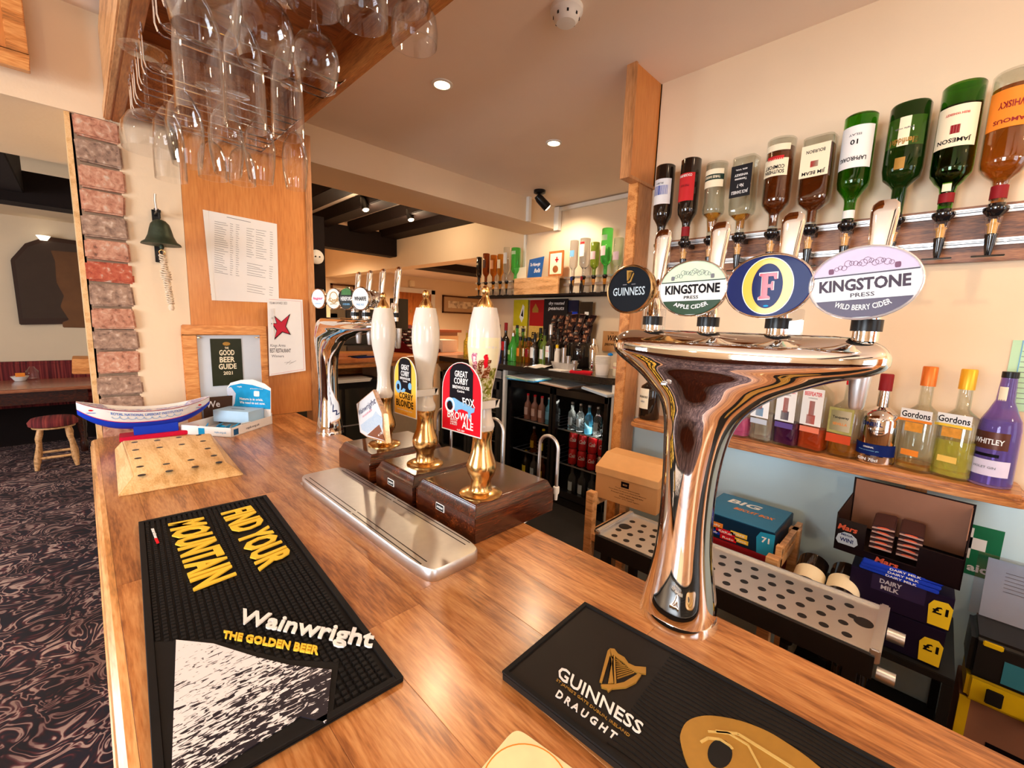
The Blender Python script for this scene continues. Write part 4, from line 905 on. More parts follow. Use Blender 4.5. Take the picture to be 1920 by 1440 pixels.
for rx_, ry_, wx, wy, z_, mm in ((.0285, .0345, .0115, .0075, .0010, WHITE), (.0275, .0335, .0105, .0065, .0014, YO)):
    m = MB(); A = ell(0, 0, rx_, ry_, 44); B = ell(0, 0, rx_-wx, ry_-wy, 44)
    for i in range(44):
        j = (i+1) % 44; m.prism([A[i], A[j], B[j], B[i]], .0006, z_, f)
    m.build('letter_o', mm, b)
Fp = [(-.0085, -.0155), (.0035, -.0155), (.0035, -.0125), (.0008, -.0115), (.0008, -.002), (.0042, -.002), (.0045, -.005), (.0068, -.005), (.0068, .005), (.0045, .005), (.0042, .002), (.0008, .002), (.0008, .0115), (.0065, .0115), (.0078, .0075), (.0102, .0075), (.0102, .0155), (-.0085, .0155), (-.0085, .0125), (-.0058, .0115), (-.0058, -.0115), (-.0085, -.0125)]
m = MB(); m.prism([(x*1.12, y*1.07) for x, y in Fp], .0008, .0013, f); m.build('letter_edge', WHITE, b)
m = MB(); m.prism(Fp, .0012, .0018, f); m.build('red_letter', mk('badge_red', srgb(205, 24, 44), .3, coat=.4), b)
m = MB(); m.prism(ell(0, -.024, .003, .0012, 12), .0006, .001, f); m.build('dot', SKY, b)
cider(bf, -.186, .525, mk('berry_ink', srgb(110, 60, 90), .4), mk('berry_dark', srgb(52, 14, 52), .3), mk('berry_text', srgb(48, 12, 40), .4), 'WILD BERRY CIDER', -.064, .049, .0395, mk('pale_violet', srgb(196, 180, 204), .3, var=.06, vs=150), mk('lit_rim', (.95, .95, 1), .1, .6), .085)
# clear flow panels under the badges
for y in (.086, -.095): 
    m = MB(); m.box(-.006, .006, y-.028 if y < 0 else y-.02, y+.0-.002 if y < 0 else y+.012, .466, .50); m.build('clear_panel', PERSPEX, bf, bevel=.001)
# ---- smaller font by the timber panel
sf = thing('beer_font', 'curved chrome one-armed beer font with round badges beside the timber panel', 'beer font', (.685, 1.725, BT), group='chrome beer fonts on the bar')
m = MB(); m.rings([sring(a, b, 2.1, z, 40) for a, b, z in ((.053, .054, 0), (.053, .054, .004), (.050, .051, .013))]); m.build('foot', CHROME, sf, smooth=40)
tower(sf, SML)
ys = [1.475, 1.39, 1.302, 1.205]
for y in ys: tap(sf, y-1.725, None, .462)
for i, (px_, fc, tx, ink) in enumerate(((597, mk('lager_white', srgb(222, 232, 240), .3, coat=.5), 'lager', PINKP), (626, mk('ale_white', srgb(236, 232, 214), .3, coat=.5), 'Cask', GOLD), (650, mk('cider_dark', srgb(30, 34, 26), .3, coat=.5), 'HEREFORD', WHITE), (676, mk('pale_white', srgb(232, 234, 232), .3, coat=.5), 'WHARFE', DKPRINT))):
    q = at(px_, 560, x=.625)
    b, f = badge(sf, q.y-1.725, q.z-BT, -.06, .0365, .0365, fc, CHROME if i else mk('bronze_rim', (.75, .5, .3), .2, 1), .003, .0, -.35, .018, mk('bronze_shell', (.7, .5, .36), .2, 1) if i < 2 else CHROME)
    if i == 2:
        m = MB(); m.prism([(-.022, .012), (-.02, .026), (-.008, .036), (.008, .038), (.02, .028), (.022, .012)], .0008, .002, f); m.build('green_hill', mk('hill_green', srgb(60, 110, 50), .4, var=.3, vs=120), b)
        m = MB(); m.box(-.03, .03, -.010, .008, .0008, .0014, f); m.build('name_band', BLK, b)
    lab(b, f, tx, 0, .0 if i != 1 else -.004, .05, .013, ink, .0018, .02, shear=.2 if i < 2 else 0)
    lab(b, f, ['pilsner', 'golden', 'CIDER', 'PALE ALE'][i], 0, -.018, .032, .006, LBLUE if i != 1 else GOLD, .0018, .01)
    if i == 1: m = MB(); ringband(m, 0, .004, .02, .02, .003, .0008, .0014, f, 28); m.build('gold_ring', GOLD, b)
# dark tap body seen beyond the pale ale badge
m = MB(); q = at(712, 562, x=.72); m.lathe([(.01, -.06), (.026, -.045), (.030, -.02), (.022, .0), (.008, .01)], 24, (q.x-.685, q.y-1.725, q.z-BT), axis='x'); m.build('tap_housing', CHROME, sf, smooth=50)
# ================================================================ glass gantry
gt = thing('hanging_gantry', 'orange timber gantry frame hanging over the bar for stemmed glasses', 'gantry', (0, 0, 2.2))
GM = wood('gantry_wood', srgb(164, 94, 38), srgb(190, 118, 54), 'y', 1.4, .45, .15, .05)
m = MB(); m.box(.128, .158, .2, 2.18, 0, .30); m.build('side_board', GM, gt, bevel=.003)
m = MB(); m.box(.108, .128, .2, 2.186, .0, .045); m.box(.116, .128, .2, 2.186, .045, .30); m.build('moulding', wood('gantry_mould', srgb(196, 138, 84), srgb(220, 168, 114), 'y', 1.6, .4, .2, .03), gt, bevel=.004)
m = MB(); m.box(.690, .715, .2, 2.15, .125, .34); m.build('side_board', GM, gt, bevel=.002)
m = MB(); m.box(.158, .69, .2, 2.15, .285, .30); m.build('top_panel', wood('gantry_top', srgb(140, 76, 26), srgb(160, 92, 36), 'x', 1.2, .5, .1, .03), gt)
m = MB(); m.box(.158, .69, 2.13, 2.15, .02, .285); m.build('end_board', GM, gt)
for y in (.55, .78, 1.0, 1.22): m = MB(); m.box(.645, .688, y-.045, y+.045, .262, .286); m.build('fixing_block', BLKG, gt, bevel=.002)
ZR = 2.10
wl = [(267, 129), (262, 140), (258, 159), (254, 170), (250, 187), (247, 196), (243, 209), (240, 216)]
ysw = [at(a, b, z=ZR).y for a, b in wl]+[at(281, 59, z=ZR).y, at(282, 42, z=ZR).y, at(292, 11, z=ZR).y, .95, .86, .72]
def rack(label, ylist, x0, x1):
    r = thing('wire_glass_rack', label, 'glass rack', (x0, sum(ylist)/len(ylist), ZR), group='wire glass racks')
    yc = sum(ylist)/len(ylist)
    for y in ylist:
        m = MB(); m.tube([(0, y-yc, .385), (0, y-yc, .02), (.004, y-yc, .006), (.014, y-yc, 0), (x1-x0-.012, y-yc, 0), (x1-x0, y-yc, .012)], .0021, 6); m.build('wire', CHROME, r, smooth=True)
    m = MB(); m.box(-.004, .012, min(ylist)-yc-.01, max(ylist)-yc+.01, .372, .384); m.build('mounting_bar', SATIN, r)
    m = MB(); m.tube([(x1-x0, min(ylist)-yc-.005, .013), (x1-x0, max(ylist)-yc+.005, .013)], .002, 6); m.build('cross_wire', CHROME, r)
rack('chrome wire glass rack under the gantry, closest to the timber panel', ysw[:8], .150, .50)
rack('chrome wire glass rack under the gantry, over the bar runners', ysw[8:11], .152, .50)
def wineglass(label, px, py, wpx, h, kind, cat='wine glass'):
    z = ZR+.006-h; P = at(px, py, z=z); dep = (P-V((0, 0, CZ))).dot(_f); D = wpx*dep/FPX; r = D/2
    foot = max(.026, r*.85)
    if kind == 'wine': bowl = [(1.0, 1.0), (1.12, .80), (1.2, .62), (1.12, .42), (.8, .26), (.35, .18)]; bl = .56
    elif kind == 'flute': bowl = [(1.0, 1.0), (1.25, .72), (1.3, .5), (1.1, .3), (.6, .15), (.25, .08)]; bl = .62
    elif kind == 'tall': bowl = [(1.0, 1.0), (1.0, .8), (.97, .5), (.86, .22), (.5, .06), (.3, .0)]; bl = .66
    else: bowl = [(1.0, 1.0), (1.02, .7), (.95, .4), (.7, .15), (.35, .04), (.1, .0)]; bl = .42
    H = h; bz = H*(1-bl)     # z measured down from the foot
    out = [(foot, .0), (foot, .0015), (foot*.6, .0035), (.007, .006), (.0042, .014), (.0038, bz*.6), (.0045, bz-.004)]
    out += [(max(.006, r*a), bz+(H-bz)*b) for a, b in bowl[::-1]]
    t = .0012; inn = [(max(.003, r*a-t), bz+(H-bz)*b+(.002 if i == len(bowl)-1 else 0)) for i, (a, b) in enumerate(bowl)]
    prof = [(.0003, 0)]+out+inn+[(.0003, bz+(H-bz)*bowl[-1][1]+.004)]
    g = thing('wine_glass', label, cat, (P.x, P.y, ZR+.006), group='stemmed glasses hanging from the racks')
    m = MB(); m.lathe([(a, -b) for a, b in prof[::-1]], 30); m.build('glass', GLASS, g, smooth=50)
    return g
for a in (('large wine glass at the head of the hanging row, filling the frame top', 385, 63, 105, .215, 'wine'), ('large round wine glass, second from the gantry side board in the front row', 497, 125, 87, .20, 'wine'), ('smaller wine glass hanging in the corner beside the fixing blocks', 593, 163, 70, .18, 'wine'),
          ('wide tumbler-bowled glass hanging furthest out against the ceiling', 777, 84, 84, .15, 'bowl'), ('tilted-looking wide glass hanging between the block holes and outer board', 680, 41, 92, .16, 'bowl'), ('wine glass cut by the frame top beside the ceiling board', 755, 8, 95, .15, 'bowl'), ('wine glass cut by the frame top, midway along the gantry', 590, 15, 95, .16, 'wine'),
          ('tall straight-sided stemmed beer glass under the large wine glass', 379, 217, 82, .26, 'tall'), ('tall straight stemmed glass, second in its row', 462, 241, 70, .25, 'tall'), ('tall narrow stemmed glass beside the ceiling edge', 541, 258, 56, .235, 'tall'),
          ('champagne flute above the bell rope side of the panel', 352, 312, 46, .26, 'flute'), ('champagne flute hanging above the price list', 428, 328, 44, .26, 'flute'), ('champagne flute over the middle of the timber panel', 490, 342, 40, .255, 'flute'), ('champagne flute at the outer end of the flute row', 555, 355, 34, .245, 'flute'),
          ('wide shallow cocktail glass hanging by the brick pillar', 283, 285, 84, .21, 'bowl'), ('small straight glass hanging over the bell', 322, 338, 50, .25, 'tall'), ('small glass half hidden behind the flutes', 400, 335, 46, .22, 'bowl'), ('small glass behind the middle flutes, low in the row', 455, 345, 44, .22, 'bowl')):
    wineglass(*a)
# ================================================================ bottles
def rprof(kind, r, H, nr=.0135):
    """(z, r, squareness) from base to mouth"""
    if kind == 'wine': K = [(0, .92), (.01, 1), (.60, 1), (.66, .93), (.72, .62), (.76, nr/r*1.15), (.80, nr/r), (1, nr/r)]
    elif kind == 'spirit': K = [(0, .93), (.012, 1), (.64, 1), (.69, .97), (.75, .7), (.79, nr/r*1.25), (.83, nr/r*1.1), (1, nr/r)]
    elif kind == 'bell': K = [(0, .93), (.012, 1), (.52, .97), (.60, .9), (.68, .66), (.78, .42), (.88, nr/r*1.1), (1, nr/r)]
    elif kind == 'bulge': K = [(0, .93), (.012, .97), (.5, .9), (.60, 1.0), (.66, .95), (.72, .55), (.80, .48), (.88, .42), (1, nr/r)]
    elif kind == 'flat': K = [(0, .94), (.012, 1), (.66, 1), (.72, .93), (.77, .62), (.80, nr/r*1.1), (1, nr/r)]
    elif kind == 'squat': K = [(0, .93), (.02, 1), (.56, 1), (.64, .9), (.70, .5), (.73, nr/r*1.1), (1, nr/r)]
    elif kind == 'can': K = [(0, .85), (.03, 1), (.93, 1), (1, .85)]
    return [(a*H, b) for a, b in K]
def bottle(name, label, cat, group, loc, H, r, kind='spirit', glass=None, nsq=2, rd=None, nr=.0135, liq=None, labels=(), cap=None, inv=False, yaw=0, seg=24, wall=True):
    b = thing(name, label, cat, loc, (PI if inv else 0, 0, yaw), group); ry = r; rx = rd or r
    K = rprof(kind, r, H, nr)
    def sec(z, dr=0):
        for (za, a), (zb, c) in zip(K, K[1:]):
            if za <= z <= zb: s = a+(c-a)*(z-za)/(zb-za); break
        else: s = K[-1][1]
        t = min(1, max(0, (s*r-nr)/(r-nr))); n = 2+(nsq-2)*t
        y_ = s*ry+dr; x_ = (nr*s*r/nr if rx == ry else nr*(1-t)+rx*t)*1.0 if rx != ry else s*rx
        return max(.0005, x_+(dr if rx == ry else dr)), max(.0005, y_), n
    glass = glass or BGLASS
    outer = [sring(*sec(z), z, seg) for z, s in K]
    t = .0022
    m = MB()
    if wall:
        inner = [sring(*sec(z, -t), max(z, .006), seg) for z, s in K]
        m.rings(outer+inner[::-1], cap=True)
    else: m.rings(outer)
    m.build('bottle_glass', glass, b, smooth=40)
    if liq:
        z0, z1 = liq[1], liq[2]; zs = sorted(set([z0, z1]+[z for z, s in K if z0 < z < z1])); m = MB()
        m.rings([sring(*sec(z, -t-.0007), max(z, .0075), seg) for z in zs]); m.build('liquid', liq[0], b, smooth=40)
    for L_ in labels:
        z0, z1, aw, mm = L_[:4]; tx = L_[4] if len(L_) > 4 else (); X, Y, n = sec((z0+z1)/2); m = MB()
        if nsq > 2.5:
            w_ = Y*aw; f = fr((-X-.0003, 0, 0), (0, -1, 0), (0, 0, 1)); m.prism([(-w_, z0), (w_, z0), (w_, z1), (-w_, z1)], 0, .0006, f); m.build('label', mm, b)
            g = f
        else:
            vs = []; N_ = max(12, int(aw*16))
            for z in (z0, z1):
                for k in range(N_+1):
                    a = PI-aw+2*aw*k/N_; vs.append(((X+.0006)*cos(a), (Y+.0006)*sin(a), z))
            m.add(vs, [(k, k+1, N_+2+k, N_+1+k) for k in range(N_)]); m.build('label', mm, b, smooth=True)
            g = lambda x, y, z=0, R_=X: V(((R_+.0008+z)*cos(PI+x/R_), (R_+.0008+z)*sin(PI+x/R_), y))
        for s, cy, w_, h_, tm in tx:
            m = MB(); txt(m, s, g, 0, cy, w_, h_, .0008, .02); m.build('lettering', tm, b)
    if cap:
        cm, ch, crd = cap; m = MB(); m.lathe([(crd, H-ch*.3), (crd, H+ch*.65), (crd*.9, H+ch*.7)], 20); m.build('cap', cm, b, smooth=40)
    return b
DG = mk('dark_label', srgb(24, 22, 26), .5); RL = mk('red_label', srgb(196, 34, 38), .5, var=.05)
# bottles upside down on the optics rail, with a measure under each
XB = 1.68
OPT = [
 (1240, 1245, 315, .036, 'wine', GDARK, 2, (DKAMBER, .05, .27), [(.055, .15, 1.3, mk('pale_label', srgb(226, 226, 228), .5, var=.12, vs=35), (('RUBY', .072, .03, .007, GREYP),)), (.08, .115, .9, mk('wave_print', srgb(96, 110, 176), .5, var=.25, vs=90))], 'inverted dark port bottle with a white and blue wave label'),
 (1286, 1293, 303, .036, 'wine', GDARK, 2, (DKAMBER, .05, .27), [(.055, .155, 1.0, RL, (('COCKBURNS', .064, .05, .009, WHITE), ('FINE RUBY', .10, .035, .008, DRED))), (.245, .28, PI-.05, DRED)], 'inverted dark port bottle with a plain red label'),
 (1333, 1343, 310, .038, 'bulge', BGLASS, 2, (AMBER, .20, .27), [(.03, .10, 1.2, CREAMP), (.05, .072, 1.25, mk('label_dkgreen', srgb(24, 50, 40), .5), (('THREE BARRELS', .061, .06, .009, CREAMP),))], 'inverted clear brandy bottle with a cream arched label and green band'),
 (1385, 1400, 298, .038, 'flat', BGLASS, 6, (AMBER, .22, .27), [(.035, .155, .92, DG, (('JACK DANIELS', .135, .055, .014, WHITE), ('No 7', .112, .022, .012, WHITE), ('Tennessee', .088, .04, .008, WHITE), ('WHISKEY', .072, .045, .008, WHITE), ('40% VOL', .052, .04, .005, WHITE)))], 'inverted square whiskey bottle with a black label'),
 (1446, 1467, 265, .042, 'spirit', BGLASS, 2, (DKAMBER, .03, .28), [(.025, .045, 1.0, CREAMP), (.07, .125, .95, CREAMP, (('SOUTHERN', .112, .058, .012, DKPRINT), ('COMFORT', .097, .058, .012, DKPRINT))), (.062, .074, .6, RL)], 'inverted bottle of reddish liqueur with a cream label'),
 (1522, 1535, 262, .042, 'flat', BGLASS, 5, (DKAMBER, .03, .28), [(.03, .135, .92, CREAMP, (('JIM BEAM', .12, .062, .014, DKPRINT), ('BOURBON', .052, .05, .010, DKPRINT))), (.083, .103, .25, RL)], 'inverted bourbon bottle with a cream label and red seal'),
 (1590, 1612, 222, .040, 'wine', GGREEN, 2, None, [(.035, .15, 1.25, WHITE, (('LAPHROAIG', .125, .066, .012, DKPRINT), ('10', .08, .018, .014, DKPRINT), ('ISLAY', .06, .03, .006, GREYP))), (.262, .285, PI-.05, WHITEP)], 'inverted green whisky bottle with a tall white label'),
 (1682, 1702, 203, .044, 'squat', mk('deep_green_glass', (.05, .16, .02), .02, trans=.9, ior=1.4, var=.05), 2.3, None, [(.04, .115, 1.1, CREAMP, (('Glenfiddich', .103, .066, .016, GOLD), ('single malt', .07, .04, .006, GREYP))), (.145, .175, .25, GOLD)], 'inverted triangular green whisky bottle with a gilt stag and cream label'),
 (1770, 1805, 165, .042, 'spirit', GGREEN, 2, (mk('dark_green_liquid', (.02, .03, .01), .05, trans=.5), .05, .28), [(.055, .15, 1.1, CREAMP, (('JAMESON', .134, .066, .014, DKPRINT), ('IRISH WHISKEY', .075, .045, .006, RL))), (.10, .12, .22, DRED), (.215, .25, .4, CREAMP), (.252, .275, PI-.05, DRED)], 'inverted dark green whiskey bottle with a cream label and crest'),
 (1872, 1905, 140, .046, 'spirit', BGLASS, 2, (WHISKY, .035, .29), [(.045, .13, 1.1, ORANGE, (('FAMOUS', .115, .06, .01, DRED), ('WHISKY', .08, .05, .016, DRED))), (.25, .28, PI-.05, DRED)], 'inverted amber whisky bottle with an orange label, cut by the frame edge'),
]
gO = 'inverted spirit bottles on the wall optics'
ON = ['dark bottle with wave label', 'dark bottle with red label', 'clear brandy bottle', 'square black-label bottle', 'reddish liqueur bottle', 'bourbon with red seal', 'green bottle with tall white label', 'gilt stag bottle', 'green bottle with cream crest label', 'orange-label bottle']
for i, (nx, bx, by, r, kind, gl, nsq, liq, labs, lb) in enumerate(OPT):
    yb = at(bx, by, x=XB-.02).y; zt = at(bx, by, x=XB).z+.004; yn = at(nx, 440, x=XB).y; Y = (yb+yn)/2+.002
    H = zt-1.872
    k = H/.30
    labs = [tuple([q[0]*k, q[1]*k]+list(q[2:4])+([tuple((t[0], t[1]*k, t[2], t[3], t[4]) for t in q[4])] if len(q) > 4 else [])) for q in labs]
    if liq: liq = (liq[0], liq[1]*k, min(liq[2]*k, H-.004))
    bottle('spirit_bottle', lb, 'bottle', gO, (XB, Y, zt), H, r, kind, gl, nsq, (r*.8 if nsq > 4 else None), .0145, liq, labs, None, True, R(-6))
    o = thing('optic_measure', 'black optic measure on the wall rail, holding the '+ON[i], 'optic', (XB, Y, 1.755), group='wall optic measures')
    m = MB(); m.lathe([(.012, .095), (.022, .107), (.024, .112), (.024, .118), (.017, .122), (.0165, .128)], 20); m.build('collar', BLKG, o, smooth=40)
    m = MB(); m.lathe([(.012, .052), (.017, .092), (.015, .095)], 18); m.build('measure_chamber', GLASS, o, smooth=40)
    m = MB(); m.lathe([(.008, .054), (.0095, .074), (.013, .078), (.006, .082), (.005, .09)], 16); m.build('cork_float', CORK, o, smooth=40)
    m = MB(); m.lathe([(.006, 0), (.008, .01), (.0125, .05), (.0125, .053)], 16); m.build('spout', BLKG, o, smooth=40)
    m = MB(); m.box(-.004, .004, -.03, .03, -.004, .001); m.build('push_bar', BLKG, o, bevel=.001)
    m = MB(); m.box(.006, .075, -.009, .009, .1, .114); m.box(.006, .07, -.006, .006, .03, .046); m.build('arm', BLK, o, bevel=.001)
# rail board
rb_ = thing('optics_board', 'long walnut board with two aluminium rails carrying the optics', 'rail', (1.76, .33, 1.755))
m = MB(); m.box(0, .0195, -.78, .52, -.005, .145); m.build('board', WALNUT, rb_, bevel=.002)
for z_ in (.035, .118):
    m = MB(); m.box(-.014, .0, -.78, .52, z_, z_+.018); m.box(-.017, -.014, -.78, .52, z_+.006, z_+.012); m.build('rail', SATIN, rb_, bevel=.0015)
    for k in range(9): m = MB(); m.lathe([(.0045, 0), (.0035, -.0025)], 10, (-.014, -.70+k*.145, z_+.014 if 0 else z_+.009), axis='x'); m.build('screw', STEEL, rb_)
# ---- gin shelf
gs = thing('gin_shelf', 'oak wall shelf with rounded moulded edge carrying the gin bottles', 'shelf', (1.70, .35, 1.125))
m = MB(); m.prism(ell(0, 0, .095, .55, 60, 12), 0, .018); m.build('lower_board', OAK, gs, bevel=.003)
m = MB(); m.prism(ell(0, 0, .088, .542, 60, 12), .018, .032); m.build('upper_board', OAK, gs, bevel=.005)
for y in (-.345,): m = MB(); m.box(-.03, .078, y-.023, y+.023, -.15, 0); m.build('bracket', OAKZ, gs, bevel=.002)
SZ = 1.158
gG = 'gin bottles on the wall shelf'
def gin(px, py, H, r, kind, glass, nsq, liq, labs, cap, lb, yaw=-18, rd=None, nr=.0135):
    P = at(px, py, x=XB); return bottle('gin_bottle', lb, 'bottle', gG, (XB, P.y, SZ), H, r, kind, glass, nsq, rd, nr, liq, labs, cap, False, R(yaw))
gin(1216, 785, .215, .042, 'squat', GDARK, 2, None, [(.045, .13, .62, CREAMP, (('HENDRICKS', .095, .045, .009, DKPRINT), ('GIN', .075, .02, .007, GREYP)))], (BLK, .03, .015), 'squat black apothecary gin bottle with a pale diamond label by the post')
bf_ = lambda c, t: [(.085, .205, .86, WHITE, (('BEEFEATER', .188, .052, .013, RED), ('LONDON', .174, .026, .004, GREYP))), (.115, .165, .22, mk('guard_print', srgb(200, 90, 70), .5)), (.09, .12, .35, c), (.062, .080, .8, t)]
for px_, py_, c, t, lq, lb in ((1385, 813, PINKP, mk('pink_strip', srgb(206, 60, 150), .5), (PINKL, .008, .07), 'square clear gin bottle with pink fruit strip, behind the font curve'), (1428, 824, LBLUE, mk('silver_strip', srgb(190, 196, 206), .5), (CLEARL, .008, .1), 'square clear gin bottle with a plain white label'),
                              (1474, 835, mk('berry_print', srgb(64, 34, 76), .5), mk('violet_strip', srgb(96, 74, 140), .5, var=.05), (PURL, .008, .082), 'square gin bottle with dark purple blackberry gin'), (1521, 847, mk('orange_fruit', srgb(220, 70, 44), .5), mk('salmon_strip', srgb(236, 130, 100), .5), (ORL, .008, .075), 'square gin bottle with bright red orange gin')):
    gin(px_, py_, .27, .037, 'flat', BGLASS, 7, lq, bf_(c, t), (RED, .05, .016), lb, rd=.03)
for k, t in ((2, 'BLACKBERRY'), (3, 'BLOOD ORANGE')): pass
gin(1577, 859, .245, .040, 'squat', BGLASS, 2.6, (AMBER, .008, .05), [(.075, .155, .85, mk('sevilla_border', srgb(170, 160, 90), .5, var=.3, vs=120)), (.083, .147, .7, CREAMP, (('Tanqueray', .125, .045, .010, DKPRINT), ('SEVILLA', .105, .04, .008, ORANGE))), (.045, .072, .85, mk('seville_strip', srgb(206, 74, 34), .5))], (RED, .06, .014), 'rounded clear gin bottle with cream orange-grove label behind the nozzle', rd=.036)
m_ = gin(1637, 874, .235, .047, 'squat', mk('mirrored_glass', (.72, .68, .66), .06, 1, var=.05), 2, None, [(.028, .062, 1.5, NAVY, (('ORIGINAL', .052, .026, .005, WHITE), ('Irish premium gin', .042, .05, .004, LBLUE))), (.006, .026, 1.4, mk('mirror_foot', (.8, .75, .7), .15, 1), (('GIN 70cl', .015, .05, .009, WHITE),)), (.11, .135, .3, mk('mirror_foot2', (.8, .75, .7), .1, 1), (('ONEILL', .122, .05, .012, NAVY),))], (DRED, .05, .016), 'mirrored silver gin bottle with navy band and red stopper')
for px_, py_, c, cc_, lq, lb in ((1712, 883, ORANGE, mk('orange_cap', srgb(230, 120, 40), .35, .3), (mk('orange_tint', (.95, .6, .2), .02, trans=.95, ior=1.33), .008, .025), 'clear gin bottle with an orange cap'), (1781, 897, YEL, mk('yellow_cap', srgb(244, 180, 40), .35, .3), (YELL, .008, .105), 'clear gin bottle of yellow gin with a blue topped yellow cap')):
    gin(px_, py_, .262, .041, 'squat', BGLASS, 3, lq, [(.150, .178, .95, WHITE, (('Gordons', .163, .066, .018, DKPRINT),)), (.143, .150, .95, c), (.115, .141, .5, mk('fruit_'+c.name, srgb(222, 150, 60), .6, var=.3, vs=90)), (.045, .062, .5, c if c is ORANGE else mk('pale_gold_label', srgb(236, 190, 90), .5))], (cc_, .055, .0165), lb, rd=.034, yaw=-24)
gin(1854, 908, .29, .041, 'bell', GVIOLET, 2, (VIOL, .008, .175), [(.10, .145, .95, mk('dark_bronze', srgb(88, 46, 30), .35, .3), (('WHITLEY', .12, .058, .014, WHITE),)), (.03, .072, 1.2, mk('lilac_label', srgb(216, 204, 222), .5), (('VIOLET GIN', .052, .045, .006, GREYP),)), (.08, .088, .6, DKPRINT), (.225, .262, .5, CREAMP)], (BLK, .016, .0155), 'tall violet gin bottle with black cap at the shelf end', yaw=-28, nr=.0145)
# ================================================================ staff side, under the optics
# perforated drip tray
dt = thing('bottle_drip_tray', 'long perforated steel drip tray in a black frame behind the bar', 'drip tray', (1.185, .355, .88))
m = MB(); m.box(-.095, .105, -.33, .33, .014, .020); m.build('perforated_plate', mk('tray_plate', (.72, .69, .64), .35, .9, var=.08, vs=12), dt, bevel=.001)
m = MB(); m.box(-.105, -.097, -.335, .335, -.03, .018); m.box(.106, .114, -.335, .335, -.03, .024); m.box(-.105, .114, -.335, .335, -.032, -.03); m.build('trough', BLK, dt)
m = MB(); m.box(.104, .112, -.335, .335, .018, .026); m.build('back_rail', SATIN, dt, bevel=.002)
for r_ in range(4):
    for k in range(15):
        m = MB(); m.prism(ell(-.068+r_*.043, -.285+k*.041+(r_ % 2)*.012, .0095, .0095, 14), .0195, .0204); m.build('hole', BLK, dt)
for y, k in ((.33, 1), (-.335, -1)):
    m = MB(); m.box(-.10, .112, y-.008, y+.010, .0, .032); m.build('end_plate', SATIN, dt, bevel=.003)
    m = MB(); m.prism(ell(.01, y-.03*k, .02, .018, 20), .0195, .0206); m.build('finger_hole', BLK, dt)
m = MB(); m.lathe([(.014, 0), (.014, .03)], 16, (.04, -.375, .0), axis='y'); m.build('end_knob', SATIN, dt, smooth=40); m = MB(); m.lathe([(.014, 0), (.014, .03)], 16, (-.06, -.37, -.04), axis='y'); m.build('end_knob', SATIN, dt, smooth=40)
for x_, y_ in ((-.09, -.3), (-.09, .3), (.09, .3), (.09, -.3)): m = MB(); m.box(x_-.012, x_+.012, y_-.012, y_+.012, FLB-.88, -.032); m.build('leg', BLK, dt)
# dark bottle rack under and behind it
rk = thing('bottle_rack', 'low wooden wine rack behind the drip tray with square posts', 'rack', (1.50, .56, FLB))
for x_, y_ in ((-.14, .335), (.12, .335), (-.14, -.29), (.12, -.29)): m = MB(); m.box(x_-.016, x_+.016, y_-.016, y_+.016, 0, .70); m.build('post', PINE, rk, bevel=.001)
for z_ in (.25, .52, .655):
    for x_ in ((-.14, .12) if z_ < .6 else ()): m = MB(); m.box(x_-.008, x_+.008, -.29, .335, z_-.014, z_+.014); m.build('rail', PINE, rk)
    for y_ in (-.29, .335): m = MB(); m.box(-.14, .12, y_-.008, y_+.008, z_-.014, z_+.014); m.build('rail', PINE, rk)
m = MB(); m.box(-.13, .11, -.28, .325, .535, .545); m.build('shelf', BLACKW, rk)
# wine bottles lying on the rack end
for i, (px_, py_, lb) in enumerate(((1514, 1072, 'dark wine bottle lying down with cream neck label, beside the blue box'), (1580, 1092, 'dark wine bottle lying down with cream neck label, beside the chocolate boxes'))):
    P = at(px_, py_, x=1.42)
    b = bottle('wine_bottle', lb, 'bottle', 'wine bottles lying on the rack', (1.50, P.y, P.z-.02), .30, .0375, 'wine', GDARK, 2, None, .014, None, [(.05, .10, PI, CREAMP)], None, False, 0, wall=False)
    b.rotation_euler = (0, R(-112), 0); b.location = (1.52, P.y, P.z-.01)
# corner stand under the bottles and boxes
cs = thing('stacking_shelf', 'low black shelf unit holding chocolate boxes and wine bottles', 'shelf', (1.6, .02, FLB))
m = MB(); m.box(-.17, .17, -.14, .22, .50, .52); m.build('shelf_board', BLK, cs, bevel=.002)
m = MB(); m.box(-.17, .17, -.14, .22, .2, .215); m.build('shelf_board', BLK, cs, bevel=.002)
for x_ in (-.16, .16):
    for y_ in (-.13, .21): m = MB(); m.box(x_-.01, x_+.01, y_-.01, y_+.01, 0, .5); m.build('leg', BLK, cs)
for i in range(3): m = MB(); m.lathe([(.036, 0), (.036, .17), (.014, .22), (.014, .28)], 16, (-.1+i*.09, .05+.02*i, .215)); m.build('stored_bottle', GDARK, cs, smooth=40)
# cardboard case
cb = thing('cardboard_case', 'printed brown cardboard case with flaps on the wine rack', 'box', (1.5, .785, .87), (0, 0, R(4))); cb.scale = (1, 1, .8)
m = MB(); m.rings([[(x, y, z) for x, y in ((-.10, -.125), (.13, -.125), (.13, .125), (-.10, .125))] for z in (0, .16)]); m.build('case', CARD, cb, bevel=.002)
m = MB(); m.rings([[(-.104, -.127, .125), (.13, -.127, .125), (.13, .127, .125), (-.104, .127, .125)], [(-.104, -.127, .16), (.13, -.127, .162), (.13, .127, .162), (-.104, .127, .16)], [(-.02, -.127, .205), (.06, -.127, .205), (.06, .127, .21), (-.02, .127, .21)]]); m.build('lid', mk('case_lid', srgb(224, 170, 112), .8), cb, bevel=.001)
f = fr((-.1005, 0, .075), (0, -1, 0), (0, 0, 1))
m = MB(); m.box(-.016, .016, .012, .040, 0, .0008, f); m.build('printed_mark', DKPRINT, cb)
